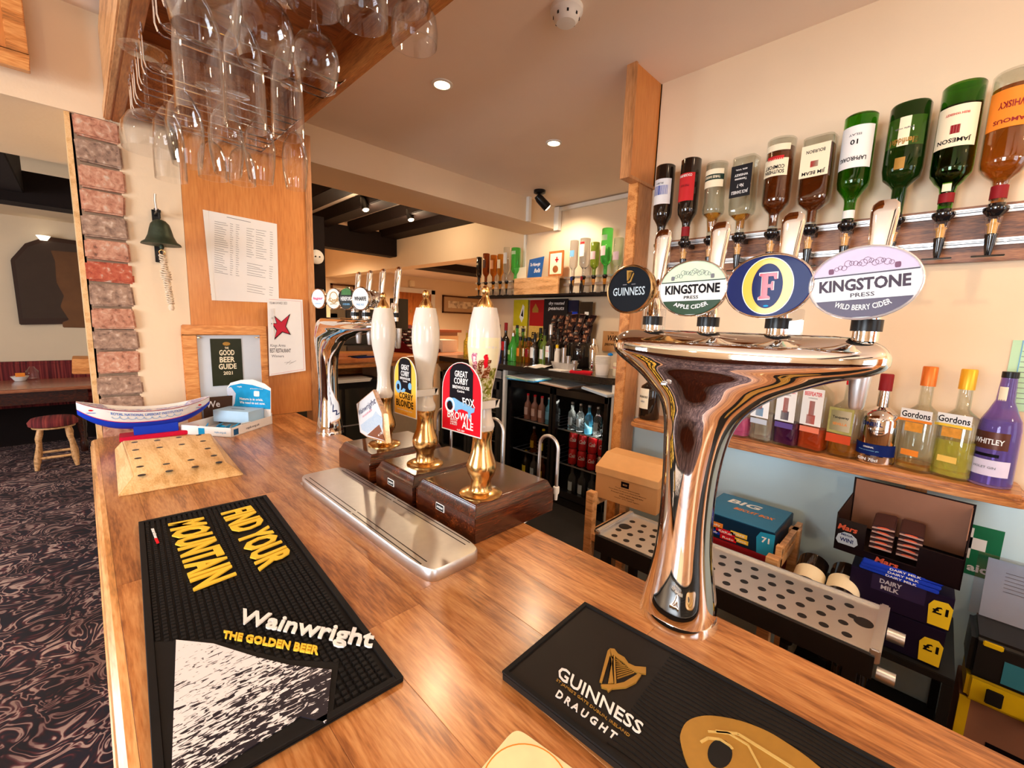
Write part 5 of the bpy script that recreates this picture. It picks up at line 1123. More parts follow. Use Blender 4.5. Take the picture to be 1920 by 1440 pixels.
m = MB(); txt(m, 'eco', f, 0, .026, .018, .008, .0012, .02); m.build('lettering', CARD, cb)
for s, cy, w_ in (('The good packaging company', .004, .1), ('Recyclable Cardboard  Recycled Material', -.008, .15), ('Printed with water based inks', -.020, .13), ('PLEASE RECYCLE', -.034, .06), ('reuse this case again', -.045, .1)):
    m = MB(); txt(m, s, f, .01, cy, w_, .006, .0006, .01); m.build('lettering', mk('case_ink', srgb(96, 60, 34), .7), cb)
# blue biscuit box on the red base
bb = thing('biscuit_box', 'dark blue chocolate biscuit box with orange and red wrappers printed, on a red case', 'box', (1.575, .38, .852))
m = MB(); m.box(-.125, .10, -.09, .14, 0, .078); m.build('carton', NAVY if 0 else mk('biscuit_blue', srgb(14, 42, 66), .3, var=.15), bb, bevel=.0015)
m = MB(); m.box(-.121, .096, -.086, .136, .078, .0795); m.build('top_panel', mk('biscuit_teal', srgb(38, 110, 150), .3, var=.1), bb)
f = fr((-.1255, 0, 0), (0, -1, 0), (0, 0, 1)); g = fr((0, 0, .0795), (0, -1, 0), (1, 0, 0))
m = MB(); m.prism([(.045, .0), (.09, 0), (.09, .074), (.05, .07), (.04, .05)], 0, .0006, f); m.build('teal_corner', mk('biscuit_corner', srgb(40, 150, 190), .4), bb)
m = MB(); txt(m, '71', f, .066, .048, .022, .018, .001, .03); m.build('lettering', WHITE, bb)
m = MB(); txt(m, 'BIG', g, -.045, .04, .10, .04, .0006, .03, .2); m.build('lettering', WHITE, bb)
m = MB(); txt(m, 'BISCUIT BOX', g, .0, -.02, .12, .022, .0006, .03, .2); m.build('lettering', ORANGE, bb)
for x_, y_, w_, h_, mm, s in ((-.085, .045, .05, .018, ORANGE, 'Rocky'), (-.05, .03, .06, .017, RED, 'KitKat'), (-.01, .036, .05, .014, YEL, 'YORKIE'), (-.04, .012, .05, .014, RED, 'Rolo'), (-.09, .02, .045, .014, BLUE, 'Club'), (.0, .018, .04, .013, YEL, 'Aero')):
    m = MB(); m.box(x_-w_/2, x_+w_/2, y_-h_/2, y_+h_/2, .0002, .0012, f); m.build('wrapper_print', mm, bb)
    m = MB(); txt(m, s, f, x_, y_, w_*.7, h_*.5, .0016, .02); m.build('lettering', WHITE, bb)
rc = thing('red_case', 'dark red flat case lying under the blue biscuit box', 'box', (1.575, .38, .76))
m = MB(); m.box(-.135, .11, -.10, .15, 0, .0915); m.build('case', DRED, rc, bevel=.002)
m = MB(); m.box(-.16, -.14, -.118, -.102, -.02, .15); m.build('wooden_end', PINE, rc)
m = MB(); m.box(-.15, .11, -.118, -.102, .12, .14); m.build('wooden_rail', PINE, rc)
# chocolate boxes
def rotbox(p, x0, x1, y0, y1, z0, z1, name, mm, root, **k): m = MB(); m.box(x0, x1, y0, y1, z0, z1); return m.build(name, mm, root, **k)
for i, (z0, h_, lb, tone) in enumerate(((.722, .10, 'dark chocolate bar box with yellow price flash at the bottom of the stack', srgb(22, 16, 40)), (.824, .088, 'dark chocolate bar box with yellow price flash, second in the stack', srgb(26, 18, 44)))):
    b = thing('chocolate_box', lb, 'box', (1.53, .0, z0), (0, 0, R(-2+i*3)), 'stacked chocolate boxes')
    m = MB(); m.box(-.08, .15, -.095, .105, 0, h_); m.build('carton', mk('choc_%d' % i, tone, .3), b, bevel=.001)
    f = fr((-.0805, 0, 0), (0, -1, 0), (0, 0, 1))
    if i == 1:
        m = MB(); m.box(-.06, .045, .045, .088, 0, .0005, f); m.build('title_panel', mk('choc_panel', srgb(44, 34, 66), .3), b)
        for s, cy in (('DAIRY', .074), ('MILK', .058)): m = MB(); txt(m, s, f, -.022, cy, .044 if s == 'DAIRY' else .036, .012, .0008, .03); m.build('lettering', mk('choc_grey', srgb(190, 186, 200), .5), b)
    else:
        m = MB(); txt(m, '44 x 35g', f, -.055, .05, .04, .006, .0008, .02); m.build('lettering', GREYP, b)
    for k_ in range(1):
        m = MB(); m.prism([(.055, .005-.03*i*0), (.093, .005), (.095, .06), (.085, .072), (.06, .070), (.052, .055)], 0, .0012, f); m.build('price_flash', YELP if 0 else mk('price_yellow%d' % i, srgb(240, 206, 40), .45), b)
        m = MB(); txt(m, '£1', f, .074, .047, .028, .02, .0016, .03); m.build('lettering', DKPRINT, b)
for i in range(3):
    b = thing('chocolate_bar', ['bright blue wrapped chocolate bar lying lowest under the open bar carton', 'blue wrapped chocolate bar, middle one under the open carton', 'blue wrapped chocolate bar, topmost under the open carton'][i], 'chocolate bar', (1.50, .0, .9135+i*.0105), (0, 0, R(3*i-3)), 'blue chocolate bars')
    m = MB(); m.box(-.055, .03, -.07, .085, 0, .0095); m.build('wrapper', mk('bar_blue%d' % i, srgb(30, 62, 190), .25, var=.15, vs=40), b, bevel=.002)
    m = MB(); f = fr((-.0555, 0, .005), (0, -1, 0), (0, 0, 1)); txt(m, 'DAIRY MILK', f, 0, 0, .06, .006, .0004, .02); m.build('lettering', WHITE, b)
mb_ = thing('chocolate_display_carton', 'open black chocolate bar carton tilted on the stack with brown inside', 'box', (1.52, .02, .958), (0, R(-6), R(-4)))
BB = mk('carton_black', srgb(20, 10, 14), .3); t = .003
m = MB(); m.box(-.07, .10, -.125, .125, -.01, -.007)
m.box(-.07, -.067, .06, .125, -.01, .085); m.box(-.07, -.067, -.125, -.045, -.01, .07); m.box(-.07, -.067, -.045, .06, -.01, .012)
m.box(-.07, .10, .122, .125, -.01, .10); m.box(-.07, .10, -.125, -.122, -.01, .09); m.box(.097, .10, -.125, .125, -.01, .15); m.build('carton', BB, mb_)
m = MB(); m.box(.0955, .0969, -.12, .12, .0, .147); m.build('inner_back', CARDB, mb_)
m = MB(); m.rings([[(.0, -.121, .09), (.1, -.121, .09), (.1, -.119, .09), (.0, -.119, .09)], [(.06, -.121, .14), (.1, -.121, .14), (.1, -.119, .14), (.06, -.119, .14)]]); m.build('side_flap', CARDB, mb_)
f = fr((-.0705, 0, 0), (0, -1, 0), (0, 0, 1))
for s, cx, cy, w_, h_, mm in (('Mars', -.098, .062, .042, .017, mk('mars_red', srgb(206, 90, 60), .4)), ('Mars', -.01, .0, .046, .016, mk('mars_red', srgb(206, 90, 60), .4)), ('WIN!', -.098, .026, .03, .012, NAVY), ('MEGA', -.098, .041, .026, .006, NAVY)):
    if s == 'WIN!':
        m = MB(); m.prism([(-.122, .022), (-.118, .038), (-.105, .048), (-.09, .048), (-.077, .038), (-.073, .022), (-.08, .012), (-.116, .012)], 0, .0008, f); m.build('silver_badge', mk('silver_print', srgb(190, 205, 220), .35, .2), mb_)
    m = MB(); txt(m, s, f, cx, cy, w_, h_, .0012, .03, .2 if s == 'Mars' else 0); m.build('lettering', mm, mb_)
rr = random.Random(9)
for c_i in range(2):
    for r_i in range(5):
        b = thing('wrapped_bar', 'wrapped chocolate bar in the carton, %s in the pile %s the silver badge' % (['bottom', 'second', 'third', 'fourth', 'top'][r_i], ['beside', 'away from'][c_i]), 'chocolate bar', (1.475+.004*r_i, .053-c_i*.055, .969+r_i*.0125), (R(rr.uniform(-5, 5)), R(-6), 0), 'wrapped bars in the open carton')
        m = MB(); m.box(0, .09, -.024, .024, 0, .011); m.build('wrapper', mk('wrap_brown', srgb(60, 34, 34), .3), b, bevel=.003)
        m = MB(); m.box(-.006, 0, -.023, .023, .004, .006); m.build('crimped_end', mk('wrap_silver', srgb(206, 176, 170), .3, .4), b)
        m = MB(); m.prism(ell(0, .0055, .014, .004, 10), 0, .001, fr((-.0005, 0, 0), (0, -1, 0), (0, 0, 1))); m.build('red_print', mk('mars_red', srgb(206, 90, 60), .4), b)
# first aid sign, licence paper
fa = thing('first_aid_sign', 'green and white first aid sign on the blue wall beside the chocolate boxes', 'sign', (1.779, -.11, .86))
f = fr((0, 0, 0), (0, -1, 0), (0, 0, 1)); m = MB(); m.box(-.075, .075, 0, .15, 0, .0015, f); m.build('board', GREENP, fa)
m = MB(); m.box(-.018, .018, .048, .14, .0015, .0022, f); m.box(-.046, .046, .078, .112, .0015, .0022, f); m.build('white_cross', WHITE, fa)
m = MB(); txt(m, 'First aid', f, .0, .024, .12, .024, .002, .03); m.build('lettering', WHITE, fa)
gp = thing('licence_notice', 'pale green printed notice on the wall at the frame edge', 'paper', (1.779, -.18, 1.35))
m = MB(); m.box(-.05, .12, 0, .19, 0, .001, f); m.build('sheet', MINT, gp)
m = MB()
for i in range(11): m.box(-.03, .1, .02+i*.014, .0215+i*.014, .001, .0015, f)
m.build('printed_lines', GREYP, gp)
m = MB(); m.box(-.033, -.031, .0, .19, .001, .002, f); m.build('pocket_edge', LBLUE, gp)
# yellow and black tool case with clear folder
tc_ = thing('first_aid_case', 'black and yellow hard case standing low against the wall corner', 'case', (1.64, -.235, .60))
m = MB(); m.box(-.07, .08, -.10, .09, .07, .185); m.build('lid', BLK, tc_, bevel=.012, seg=3)
m = MB(); m.box(-.065, .08, -.10, .085, 0, .075); m.build('base', YELP, tc_, bevel=.01, seg=3)
f = fr((-.0712, 0, 0), (0, -1, 0), (0, 0, 1))
m = MB(); m.box(-.07, -.035, .166, .18, -.004, .001, f); m.build('yellow_latch', YELP, tc_, bevel=.002)
m = MB(); m.box(-.03, .04, .085, .145, 0, .001, f); m.build('teal_label', mk('teal_label', srgb(50, 120, 140), .4), tc_)
m = MB(); m.box(.041, .075, .085, .14, 0, .001, f); m.build('pink_label', mk('pink_label', srgb(210, 170, 170), .5), tc_)
m = MB(); m.box(-.05, -.02, .02, .06, .003, .008, f); m.build('catch', BLK, tc_, bevel=.002); m = MB(); m.box(.02, .06, -.001, .03, .003, .008, f); m.build('catch', BLK, tc_, bevel=.002)
cs2 = thing('case_stand', 'tall yellow and cardboard carton standing beneath the hard case', 'box', (1.64, -.235, FLB))
m = MB(); m.box(-.05, .10, -.12, .09, 0, .398); m.build('carton', CARDB, cs2, bevel=.002)
m = MB(); m.box(-.06, -.05, .07, .09, 0, .40); m.build('yellow_strip', YELP, cs2)
m = MB(); f = fr((-.0505, 0, .3), (0, -1, 0), (0, 0, 1)); m.box(-.03, .05, -.05, .0, 0, .0006, f); m.build('dark_label', DKPRINT, cs2)
fo = thing('clear_folder', 'clear plastic folder of papers leaning in the corner above the hard case', 'folder', (1.70, -.215, .786), (0, R(12), 0))
m = MB(); m.box(-.003, .0, -.10, .055, 0, .16); m.build('sheet', mk('folder_paper', srgb(176, 188, 206), .4), fo)
m = MB(); m.box(-.008, -.0065, -.10, .075, 0, .17); m.build('cover', PERSPEX, fo)
m = MB(); f = fr((-.0035, 0, 0), (0, -1, 0), (0, 0, 1))
for i in range(6): m.box(-.02, .07, .08+i*.01, .0815+i*.01, .0, .0006, f)
m.build('printed_lines', GREYP, fo)
# ================================================================ back counter, fridges
bc = thing('back_counter', 'dark speckled worktop on pale blue end panel along the alcove wall', 'counter', (2.42, 1.42, FLB))
CT = 1.2
m = MB(); m.prism([(2.44, 1.52), (2.55, 1.40), (2.998, 1.40), (2.998, 3.42), (2.42, 3.42), (2.42, 1.54)], 1.155, CT, lambda x, y, z: (x-2.42, y-1.42, z-FLB)); m.build('worktop', mk('granite', (.02, .016, .015), .18, var=.6, vs=120, coat=.4), bc, bevel=.004)
m = MB(); m.box(.045, .58, .06, .085, 0, .955); m.build('end_panel', DAYBLUE, bc)  # same bluish daylight tint in the panel colour
m = MB(); m.box(.035, .05, .06, .09, 0, .955); m.build('panel_edge', WHITEP, bc)
m = MB(); m.box(.03, .06, 1.105, 1.13, 0, .955); m.build('divider', WHITEP, bc)
def fridge(label, x, y0, y1, zt, frame, doors, loc_z=FLB, shelves=(.30, .56), ins=.05):
    fg = thing('bottle_fridge', label, 'fridge', (x, y0, loc_z), group='bottle fridges behind the bar'); D_ = .50; H = zt-loc_z; W_ = y1-y0
    m = MB(); m.box(.02, D_, 0, .02, 0, H); m.box(.02, D_, W_-.02, W_, 0, H); m.box(.02, D_, 0, W_, 0, .06); m.box(.02, D_, 0, W_, H-.05, H); m.box(D_-.02, D_, 0, W_, 0, H); m.build('cabinet', frame, fg, bevel=.002)
    for s in shelves:
        m = MB()
        for k in range(14): m.box(.05, D_-.03, .03+(W_-.06)*k/13-.001, .03+(W_-.06)*k/13+.001, s, s+.003)
        m.box(.045, .05, .02, W_-.02, s-.004, s+.006); m.build('wire_shelf', SATIN, fg)
    for a, b in doors:
        d = bpy.data.objects.new('door', None); COL.objects.link(d); d.parent = fg; w_ = ins
        m = MB(); m.box(-.02, .018, a, a+w_*.55, .07, H-.01); m.box(-.02, .018, b-w_*.55, b, .07, H-.01); m.box(-.02, .018, a, b, .07, .07+w_); m.box(-.02, .018, a, b, H-.01-w_, H-.01); m.build('door_frame', frame, d, bevel=.002)
        m = MB(); m.box(-.002, .002, a+w_*.5, b-w_*.5, .07+w_*.9, H-.01-w_*.9); m.build('glass_pane', mk('door_glass', (.9, .95, .95), .0, trans=1, ior=1.05, var=0), d)
    m = MB(); m.box(-.01, .02, 0, W_, 0, .06); m.build('plinth_grille', BLK, fg)
    return fg
fridge('black double-door bottle cooler with soft drink cans under the dark worktop', 2.45, 1.51, 2.47, 1.085, BLKG, [(.01, .475), (.485, .95)])
FR = MATS['black_gloss']
fridge('steel framed bottle cooler under the worktop beyond the yellow-clip handpump', 2.45, 2.56, 3.42, 1.06, DGREY, [(.01, .42), (.43, .85)], ins=.07)
l_ = bpy.data.lights.new('fridge_fill', 'AREA'); l_.shape = 'RECTANGLE'; l_.size = .9; l_.size_y = .05; l_.energy = 1.6; l_.color = (1, .93, .82); o = bpy.data.objects.new('fridge_fill', l_); COL.objects.link(o); o.location = (2.52, 1.99, 1.02); o.rotation_euler = (0, R(-35), R(90))  # unseen area lamp added to brighten the cooler contents
# drinks in the double-door cooler
CANR = mk('can_red', srgb(196, 34, 40), .3, .4); CANS = mk('can_silver', (.7, .7, .72), .25, .9)
for k in range(4):
    for row in range(2):
        silver = (k == 0 and row == 0); y = 1.60+k*.085; z = FLB+.31+row*.122
        c = thing('drink_can', 'red drink can in the %s tier of the cooler, %s from the silver can side' % (['lower', 'upper'][row], ['first', 'second', 'third', 'fourth'][k]) if not silver else 'silver drink can beside the red cans', 'can', (2.53, y, z), group='drink cans in the cooler')
        m = MB(); m.lathe([(.026, 0), (.033, .008), (.033, .108), (.026, .12)], 20); m.build('can', CANS if silver else CANR, c, smooth=40)
        if not silver:
            m = MB(); g = lambda x, y_, z_=0, R_=.033: V(((R_+.0008+z_)*cos(PI+.5+x/R_), (R_+.0008+z_)*sin(PI+.5+x/R_), y_)); txt(m, 'Cola', g, 0, .07, .05, .03, .0005, .02, .3); m.build('lettering', WHITE, c)
        m = MB(); m.lathe([(.026, .1195), (.024, .121)], 16); m.build('can_top', SATIN, c)
rr = random.Random(12); ORN = ['closest to the post', 'second from the post', 'third from the post', 'fourth from the post', 'fifth from the post', 'sixth from the post']
kinds = [('small blue flavoured drink bottle', mk('aqua_drink', (.2, .6, .8), .05, trans=.6), mk('aqua_label', srgb(120, 180, 210), .5)), ('small rose flavoured drink bottle', mk('rose_drink', (.85, .4, .3), .05, trans=.6), mk('rose_label', srgb(236, 200, 190), .5)), ('small clear mixer bottle', CLEARL, mk('mixer_label', srgb(200, 215, 230), .5)), ('small dark bottle with yellow cap', GDARK, mk('lemon_label', srgb(226, 206, 60), .5)), ('brown squash bottle', WHISKY, mk('squash_label', srgb(200, 160, 50), .5))]
def small(k, y, z, x=2.53, H=.20, r=.028, where=''):
    nm, g_, lm = kinds[k]
    return bottle('drink_bottle', nm+where, 'bottle', 'drink bottles in the coolers', (x, y, z), H, r, 'wine', g_, 2, None, .011, None, [(H*.2, H*.5, 1.2, lm)], ((YELP if k == 3 else (RED if k == 1 else SATIN)), .014, .0115), False, R(-30), 14, False)
for i in range(5): small([2, 0, 1, 1, 1][i], 2.03+i*.075, FLB+.56+.006, where=' on the far top shelf, '+ORN[i])
for i in range(5): small([2, 2, 0, 2, 2][i], 1.58+i*.075, FLB+.56+.006, where=' on the shelf above the red cans, '+ORN[i])
for i in range(3): small([3, 3, 4][i], 2.05+i*.10, FLB+.306, where=' on the middle shelf, '+ORN[i])
for i in range(4): small([4, 4, 2, 3][i], 2.06+i*.09, FLB+.062, H=.23, where=' on the cooler floor, '+ORN[i])
for i in range(4): small(2, 1.58+i*.09, FLB+.062, H=.23, where=' under the red cans, '+ORN[i])
for i in range(6): small([3, 2, 4, 3, 2, 3][i], 2.64+i*.12, FLB+[.31, .57][i % 2], where=' in the steel framed cooler, '+ORN[i])
# things tucked between worktop and fridges
for i, (y, z, c, lb) in enumerate(((2.32, 1.09, srgb(60, 150, 200), 'blue folder tucked under the dark worktop'), (2.36, 1.10, srgb(150, 196, 170), 'pale green folder tucked under the dark worktop'), (1.98, 1.09, srgb(214, 176, 150), 'brown ring binder tucked under the worktop'), (1.62, 1.09, srgb(200, 220, 240), 'stack of pale blue and white papers jutting out over the cooler'))):
    b = thing('paper_folder', lb, 'folder', (2.43, y, z), (R(i*1.5), 0, R([8, -5, 3, -14][i])), 'folders under the worktop')
    m = MB(); m.box(-.02, .25, -.13, .13, 0, .008 if i < 3 else .014); m.build('folder', mk('folder_%d' % i, c, .5, var=.1), b, bevel=.001)
    m = MB(); m.box(-.015, .24, -.12, .12, .009 if i < 3 else .015, .012 if i < 3 else .02); m.build('papers', WHITE, b)
for y, lb in ((2.75, 'clear storage tray on top of the steel cooler, nearer'), (3.1, 'clear storage tray on top of the steel cooler, further')):
    b = thing('storage_tray', lb, 'tray', (2.5, y, 1.062)); m = MB(); m.box(-.01, .2, -.14, .14, 0, .003); m.box(-.01, -.007, -.14, .14, 0, .07); m.box(-.01, .2, -.14, -.137, 0, .07); m.build('tray', mk('tray_grey', srgb(176, 166, 156), .35), b)
# ---- on the back counter
def cbot(px, zt, r, kind, gl, labs, cap, lb, x=2.72, liq=None, nr=.0135):
    P = at(px, 640, x=x); H = zt-CT; return bottle('counter_bottle', lb, 'bottle', 'bottles standing on the dark back counter', (x, P.y, CT), H, r, kind, gl, 2, None, nr, liq, labs, cap, False, R(-38), 18, False)
WL = lambda c, a=.10, b=.19: [(a*.9, b*.9, 1.2, c)]
cbot(926, 1.46, .035, 'wine', GDARK, [], (BLK, .03, .0145), 'slim dark bottle just beside the hunting-scene handle')
cbot(935, 1.50, .034, 'wine', GBLUE, [], (BLK, .03, .0145), 'dark blue wine bottle on the back counter')
cbot(948, 1.49, .037, 'wine', GDARK, [(.09, .17, 1.1, RL)], (DRED, .07, .0155), 'dark wine bottle with a red label and red capsule')
cbot(962, 1.43, .045, 'bell', mk('lime_glass', (.1, .55, .08), .04, trans=.6, ior=1.3), [(.06, .10, .8, mk('lime_print', srgb(190, 220, 140), .5), (('V2', .08, .04, .02, WHITE),))], (SATIN, .03, .015), 'bright green flask-shaped bottle with white print')
cbot(969, 1.50, .036, 'wine', GBRIGHT, [], (BLK, .03, .0145), 'tall bright green wine bottle behind the flask bottle', 2.84)
cbot(980, 1.47, .036, 'wine', GGREEN, [], (BLK, .03, .0145), 'pale green wine bottle with black cap', 2.86)
for i, (p, z_, g_, l_) in enumerate(((976, 1.40, AMBER, ORANGE), (985, 1.39, AMBER, CREAMP), (992, 1.40, WHISKY, DRED), (999, 1.39, AMBER, CREAMP))):
    cbot(p, z_, .033, 'squat', g_, [(.05, .12, 1.1, l_)], (BLK, .03, .016), ['small amber spirit bottle with an orange label on the counter', 'small amber spirit bottle with a cream label on the counter', 'small tawny spirit bottle with a dark red label', 'small honey coloured spirit bottle among the row'][i], 2.74+.03*(i % 2))
cbot(1003, 1.42, .037, 'wine', GDARK, [(.05, .14, 1.1, WHITE)], (BLK, .05, .0145), 'short dark wine bottle with a white label')
cbot(1013, 1.47, .037, 'wine', GGREEN, [(.07, .12, 1.1, DG)], (BLK, .05, .0145), 'green wine bottle with black label, mid row', 2.82)
cbot(1021, 1.46, .037, 'wine', mk('olive_glass', (.2, .3, .04), .05, trans=.5), [(.05, .13, 1.0, WHITE)], (BLK, .05, .0145), 'olive wine bottle with a white label beside the trays')
cbot(1032, 1.48, .037, 'wine', GDARK, [(.075, .165, 1.1, WHITE), (.12, .13, 1.12, PINKP)], (mk('silver_capsule', (.6, .62, .66), .3, .8), .08, .0155), 'dark wine bottle with silver capsule and pink-striped white label', 2.66)
cbot(1046, 1.47, .037, 'wine', GDARK, [(.06, .14, .9, mk('lilac_wine_label', srgb(206, 196, 214), .5))], (BLK, .05, .0145), 'dark wine bottle with lilac label behind the steel measures', 2.78)
cbot(876, 1.43, .034, 'wine', mk('olive_oil', (.85, .72, .1), .04, trans=.7, ior=1.3), [], (CLEARL, .03, .013), 'clear bottle of yellow oil at the counter corner', 2.62)
# tub of steel measures
tb_ = thing('measure_tub', 'shallow clear plastic tub holding steel drink measures', 'tub', (2.60, 2.03, CT))
m = MB(); rs = [sring(a, b, 3, z, 28) for a, b, z in ((.055, .09, 0), (.065, .115, .055), (.063, .113, .055), (.053, .088, .003))]; m.rings(rs); m.build('tub', mk('frosted_plastic', (.9, .88, .86), .25, trans=.7, ior=1.2), tb_, smooth=50)
for i, (px_, h_, r_, lb) in enumerate(((1047, .15, .02, 'tall steel thimble measure standing in the clear tub'), (1057, .16, .019, 'polished steel measure, second in the clear tub'), (1066, .10, .018, 'medium steel measure in the clear tub'), (1078, .07, .022, 'short steel measure lying at the tub end'))):
    P = at(px_, 670, x=2.60); b = thing('steel_measure', lb, 'measure', (2.60, P.y, CT+.004), group='steel measures in the tub'); m = MB(); m.lathe([(r_*.8, 0), (r_, h_), (r_*.93, h_), (r_*.75, .003)], 18); m.build('cup', STEEL, b, smooth=40)
b = thing('bitters_bottle', 'tiny paper-wrapped bottle with a yellow cap standing in the tub', 'bottle', (2.575, at(1048, 660, x=2.575).y+.02, CT+.004)); m = MB(); m.lathe([(.018, 0), (.018, .12), (.009, .14), (.009, .16)], 16); m.build('bottle', WHITE, b, smooth=40); m = MB(); m.lathe([(.011, .155), (.011, .18)], 14); m.build('cap', YELP, b)
for lb, px_, py_, w_, d_, rz in (('folded white bar cloth on the dark worktop', 1000, 690, .26, .14, 20), ('stack of white paper slips under the measure tub', 1060, 694, .22, .13, -8)):
    P = at(px_, py_, z=CT); b = thing('bar_cloth' if rz > 0 else 'paper_slips', lb, 'cloth' if rz > 0 else 'paper', (max(P.x, 2.5), P.y, CT), (0, 0, R(rz)))
    m = MB(); rr = random.Random(int(px_)); vs = [(x*w_/6-w_/2, y*d_/4-d_/2, .006+.012*rr.random()) for y in range(5) for x in range(7)] if rz > 0 else None
    if rz > 0:
        n = 7; vs2 = [(a, b_, 0) for a, b_, c in vs]; fs = [(y*n+x, y*n+x+1, (y+1)*n+x+1, (y+1)*n+x) for y in range(4) for x in range(6)]
        m.add(vs, fs); m.build('cloth', WHITE, b, smooth=True)
    else: m.box(-w_/2, w_/2, -d_/2, d_/2, 0, .006); m.build('slips', WHITE, b)
b = thing('card_reader', 'red cased card reader lying on the dark worktop', 'card reader', (2.50, 1.80, CT), (0, 0, R(25))); m = MB(); m.box(-.04, .04, -.08, .08, 0, .018); m.build('case', RED, b, bevel=.006); m = MB(); m.box(-.025, .025, .0, .06, .018, .0195); m.build('screen', BLKG, b)
b = thing('paper_cup_stack', 'tall stack of white paper tubs at the end of the worktop', 'tubs', (2.56, 1.665, CT), group='paper tubs'); 
m = MB(); m.lathe([(.042, 0), (.052, .075), (.05, .08)], 24); m.build('tub', WHITE, b, smooth=40)
for k in range(8): m = MB(); m.lathe([(.0525, .078+k*.007), (.0545, .081+k*.007), (.0525, .084+k*.007)], 24, cap=True); m.build('tub_rim', WHITE, b, smooth=40)
b = thing('patterned_tub', 'cream patterned pudding tub beside the white tub stack', 'tub', (2.62, 1.55, CT)); m = MB(); m.lathe([(.055, 0), (.058, .01), (.056, .085), (.054, .09)], 28); m.build('tub', CREAMP, b, smooth=40)
for z_ in (.018, .055): m = MB(); m.lathe([(.0575, z_), (.0575, z_+.004)], 28, cap=False); m.build('printed_band', PINKP, b)
for k in range(8): m = MB(); a = PI*.7+k*.18; m.lathe([(.004, 0), (.0005, .002)], 8, (.0575*cos(a), .0575*sin(a), .066)); m.build('hen_print', DRED, b)
b = thing('bottle_stopper', 'bright blue plastic stopper on top of the paper tubs', 'stopper', (2.58, 1.62, CT+.137)); m = MB(); m.lathe([(.014, 0), (.02, .006), (.014, .016), (.004, .02)], 16); m.build('stopper', mk('stopper_blue', srgb(10, 120, 210), .35), b, smooth=40)
b = thing('cocktail_shaker', 'slim steel cocktail shaker behind the paper tubs', 'shaker', (2.74, 1.87, CT)); m = MB(); m.lathe([(.03, 0), (.038, .15), (.03, .19), (.018, .2), (.018, .24)], 20); m.build('shaker', CHROME, b, smooth=40)
wf = thing('wifi_sign', 'small brown hanging board with black brush lettering on the alcove wall', 'sign', (2.99, 1.87, 1.34)); f = fr((0, 0, 0), (0, -1, 0), (0, 0, 1))
m = MB(); m.box(-.085, .085, 0, .16, 0, .006, f); m.build('board', CARD, wf)
for s, cy, w_, h_ in (('THE', .145, .03, .008), ('Wifi', .105, .085, .045), ('password', .055, .12, .035)): m = MB(); txt(m, s, f, 0, cy, w_, h_, .0065, .02, .15); m.build('lettering', DKPRINT, wf)
# coffee grinder / black appliance, snack cards
b = thing('ice_bucket', 'tall black insulated drum at the back of the counter under the snack cards', 'bucket', (2.86, 2.08, CT)); m = MB(); m.lathe([(.10, 0), (.115, .02), (.115, .17), (.10, .20), (.06, .21)], 28); m.build('drum', BLKG, b, smooth=40)
XW = 2.965
def card(label, c4_, face, x=XW, extras=None, grp='snack cards on the alcove wall'):
    y0 = at(*c4_[0], x=x); y1 = at(*c4_[1], x=x); z0 = min(y0.z, y1.z); z1 = max(y0.z, y1.z); ya, yb = y0.y, y1.y
    b = thing('snack_card', label, 'snack card', (x, (ya+yb)/2, z0), group=grp); f = fr((0, 0, 0), (0, -1, 0), (0, 0, 1)); w_ = abs(ya-yb)/2
    m = MB(); m.box(-w_, w_, 0, z1-z0, 0, .008, f); m.build('backing_card', face, b); return b, f, w_, z1-z0
b, f, w_, h_ = card('yellow snack card with a black and white dog picture', ((962, 645), (991, 562)), mk('card_yellow', srgb(206, 190, 30), .45, var=.12))
m = MB(); m.prism([(-.01, h_*.62), (.03, h_*.9), (.05, h_*.85), (.045, h_*.6), (.02, h_*.5)], .008, .01, f); m.build('dog_print', WHITE, b); m = MB(); m.prism([(.01, h_*.65), (.035, h_*.8), (.04, h_*.62)], .01, .011, f); m.build('dog_patch', DKPRINT, b)
m = MB(); m.box(-w_*.95, w_*.95, .01, h_*.42, .008, .012, f); m.build('packet_row', patchy('crisp_print', [(.4, srgb(150, 110, 20)), (.55, srgb(244, 230, 170))], 40, .4), b)
b, f, w_, h_ = card('red snack card with a gold crest and yellow packets', ((992, 645), (1032, 562)), mk('card_red', srgb(168, 22, 24), .45, var=.08))
m = MB(); m.prism([(-w_*.7, h_*.8), (-w_*.4, h_*.92), (-w_*.1, h_*.8), (-w_*.1, h_*.72), (-w_*.7, h_*.72)], .008, .01, f); m.build('gold_crest', GOLD, b)
m = MB(); m.box(-w_*.95, w_*.95, .01, h_*.42, .008, .02, f); m.build('packet_row', mk('packet_yellow', srgb(226, 180, 90), .4, var=.2, vs=60), b); m = MB(); txt(m, 'FRIES', f, 0, h_*.22, w_*1.2, .05, .0205, .03); m.build('lettering', DKPRINT, b)
b, f, w_, h_ = card('black peanut card with white handwriting and hanging packets', ((1017, 668), (1066, 560)), DG, XW-.03)
for s, cy in (('dry roasted', .92), ('peanuts', .83)): m = MB(); txt(m, s, f, .01, h_*cy, w_*1.3, .035, .009, .01, .2); m.build('lettering', WHITE, b)
b2, f2, w2, h2 = card('dark and blue peanut card hanging beside the black one', ((1062, 668), (1086, 563)), mk('card_navy', srgb(24, 30, 60), .4), XW-.02)
m = MB(); m.box(-w2*.6, w2*.9, h2*.3, h2*.8, .008, .01, f2); m.build('blue_panel', BLUE, b2)
b3, f3, w3_, h3_ = card('glossy black snack card with white round seals', ((1084, 662), (1112, 566)), BLKG, XW-.03)
for cy in (.40, .55): m = MB(); ringband(m, w3_*.2, h3_*cy, .028, .028, .007, .008, .0095, f3, 20); m.build('white_seal', WHITE, b3)
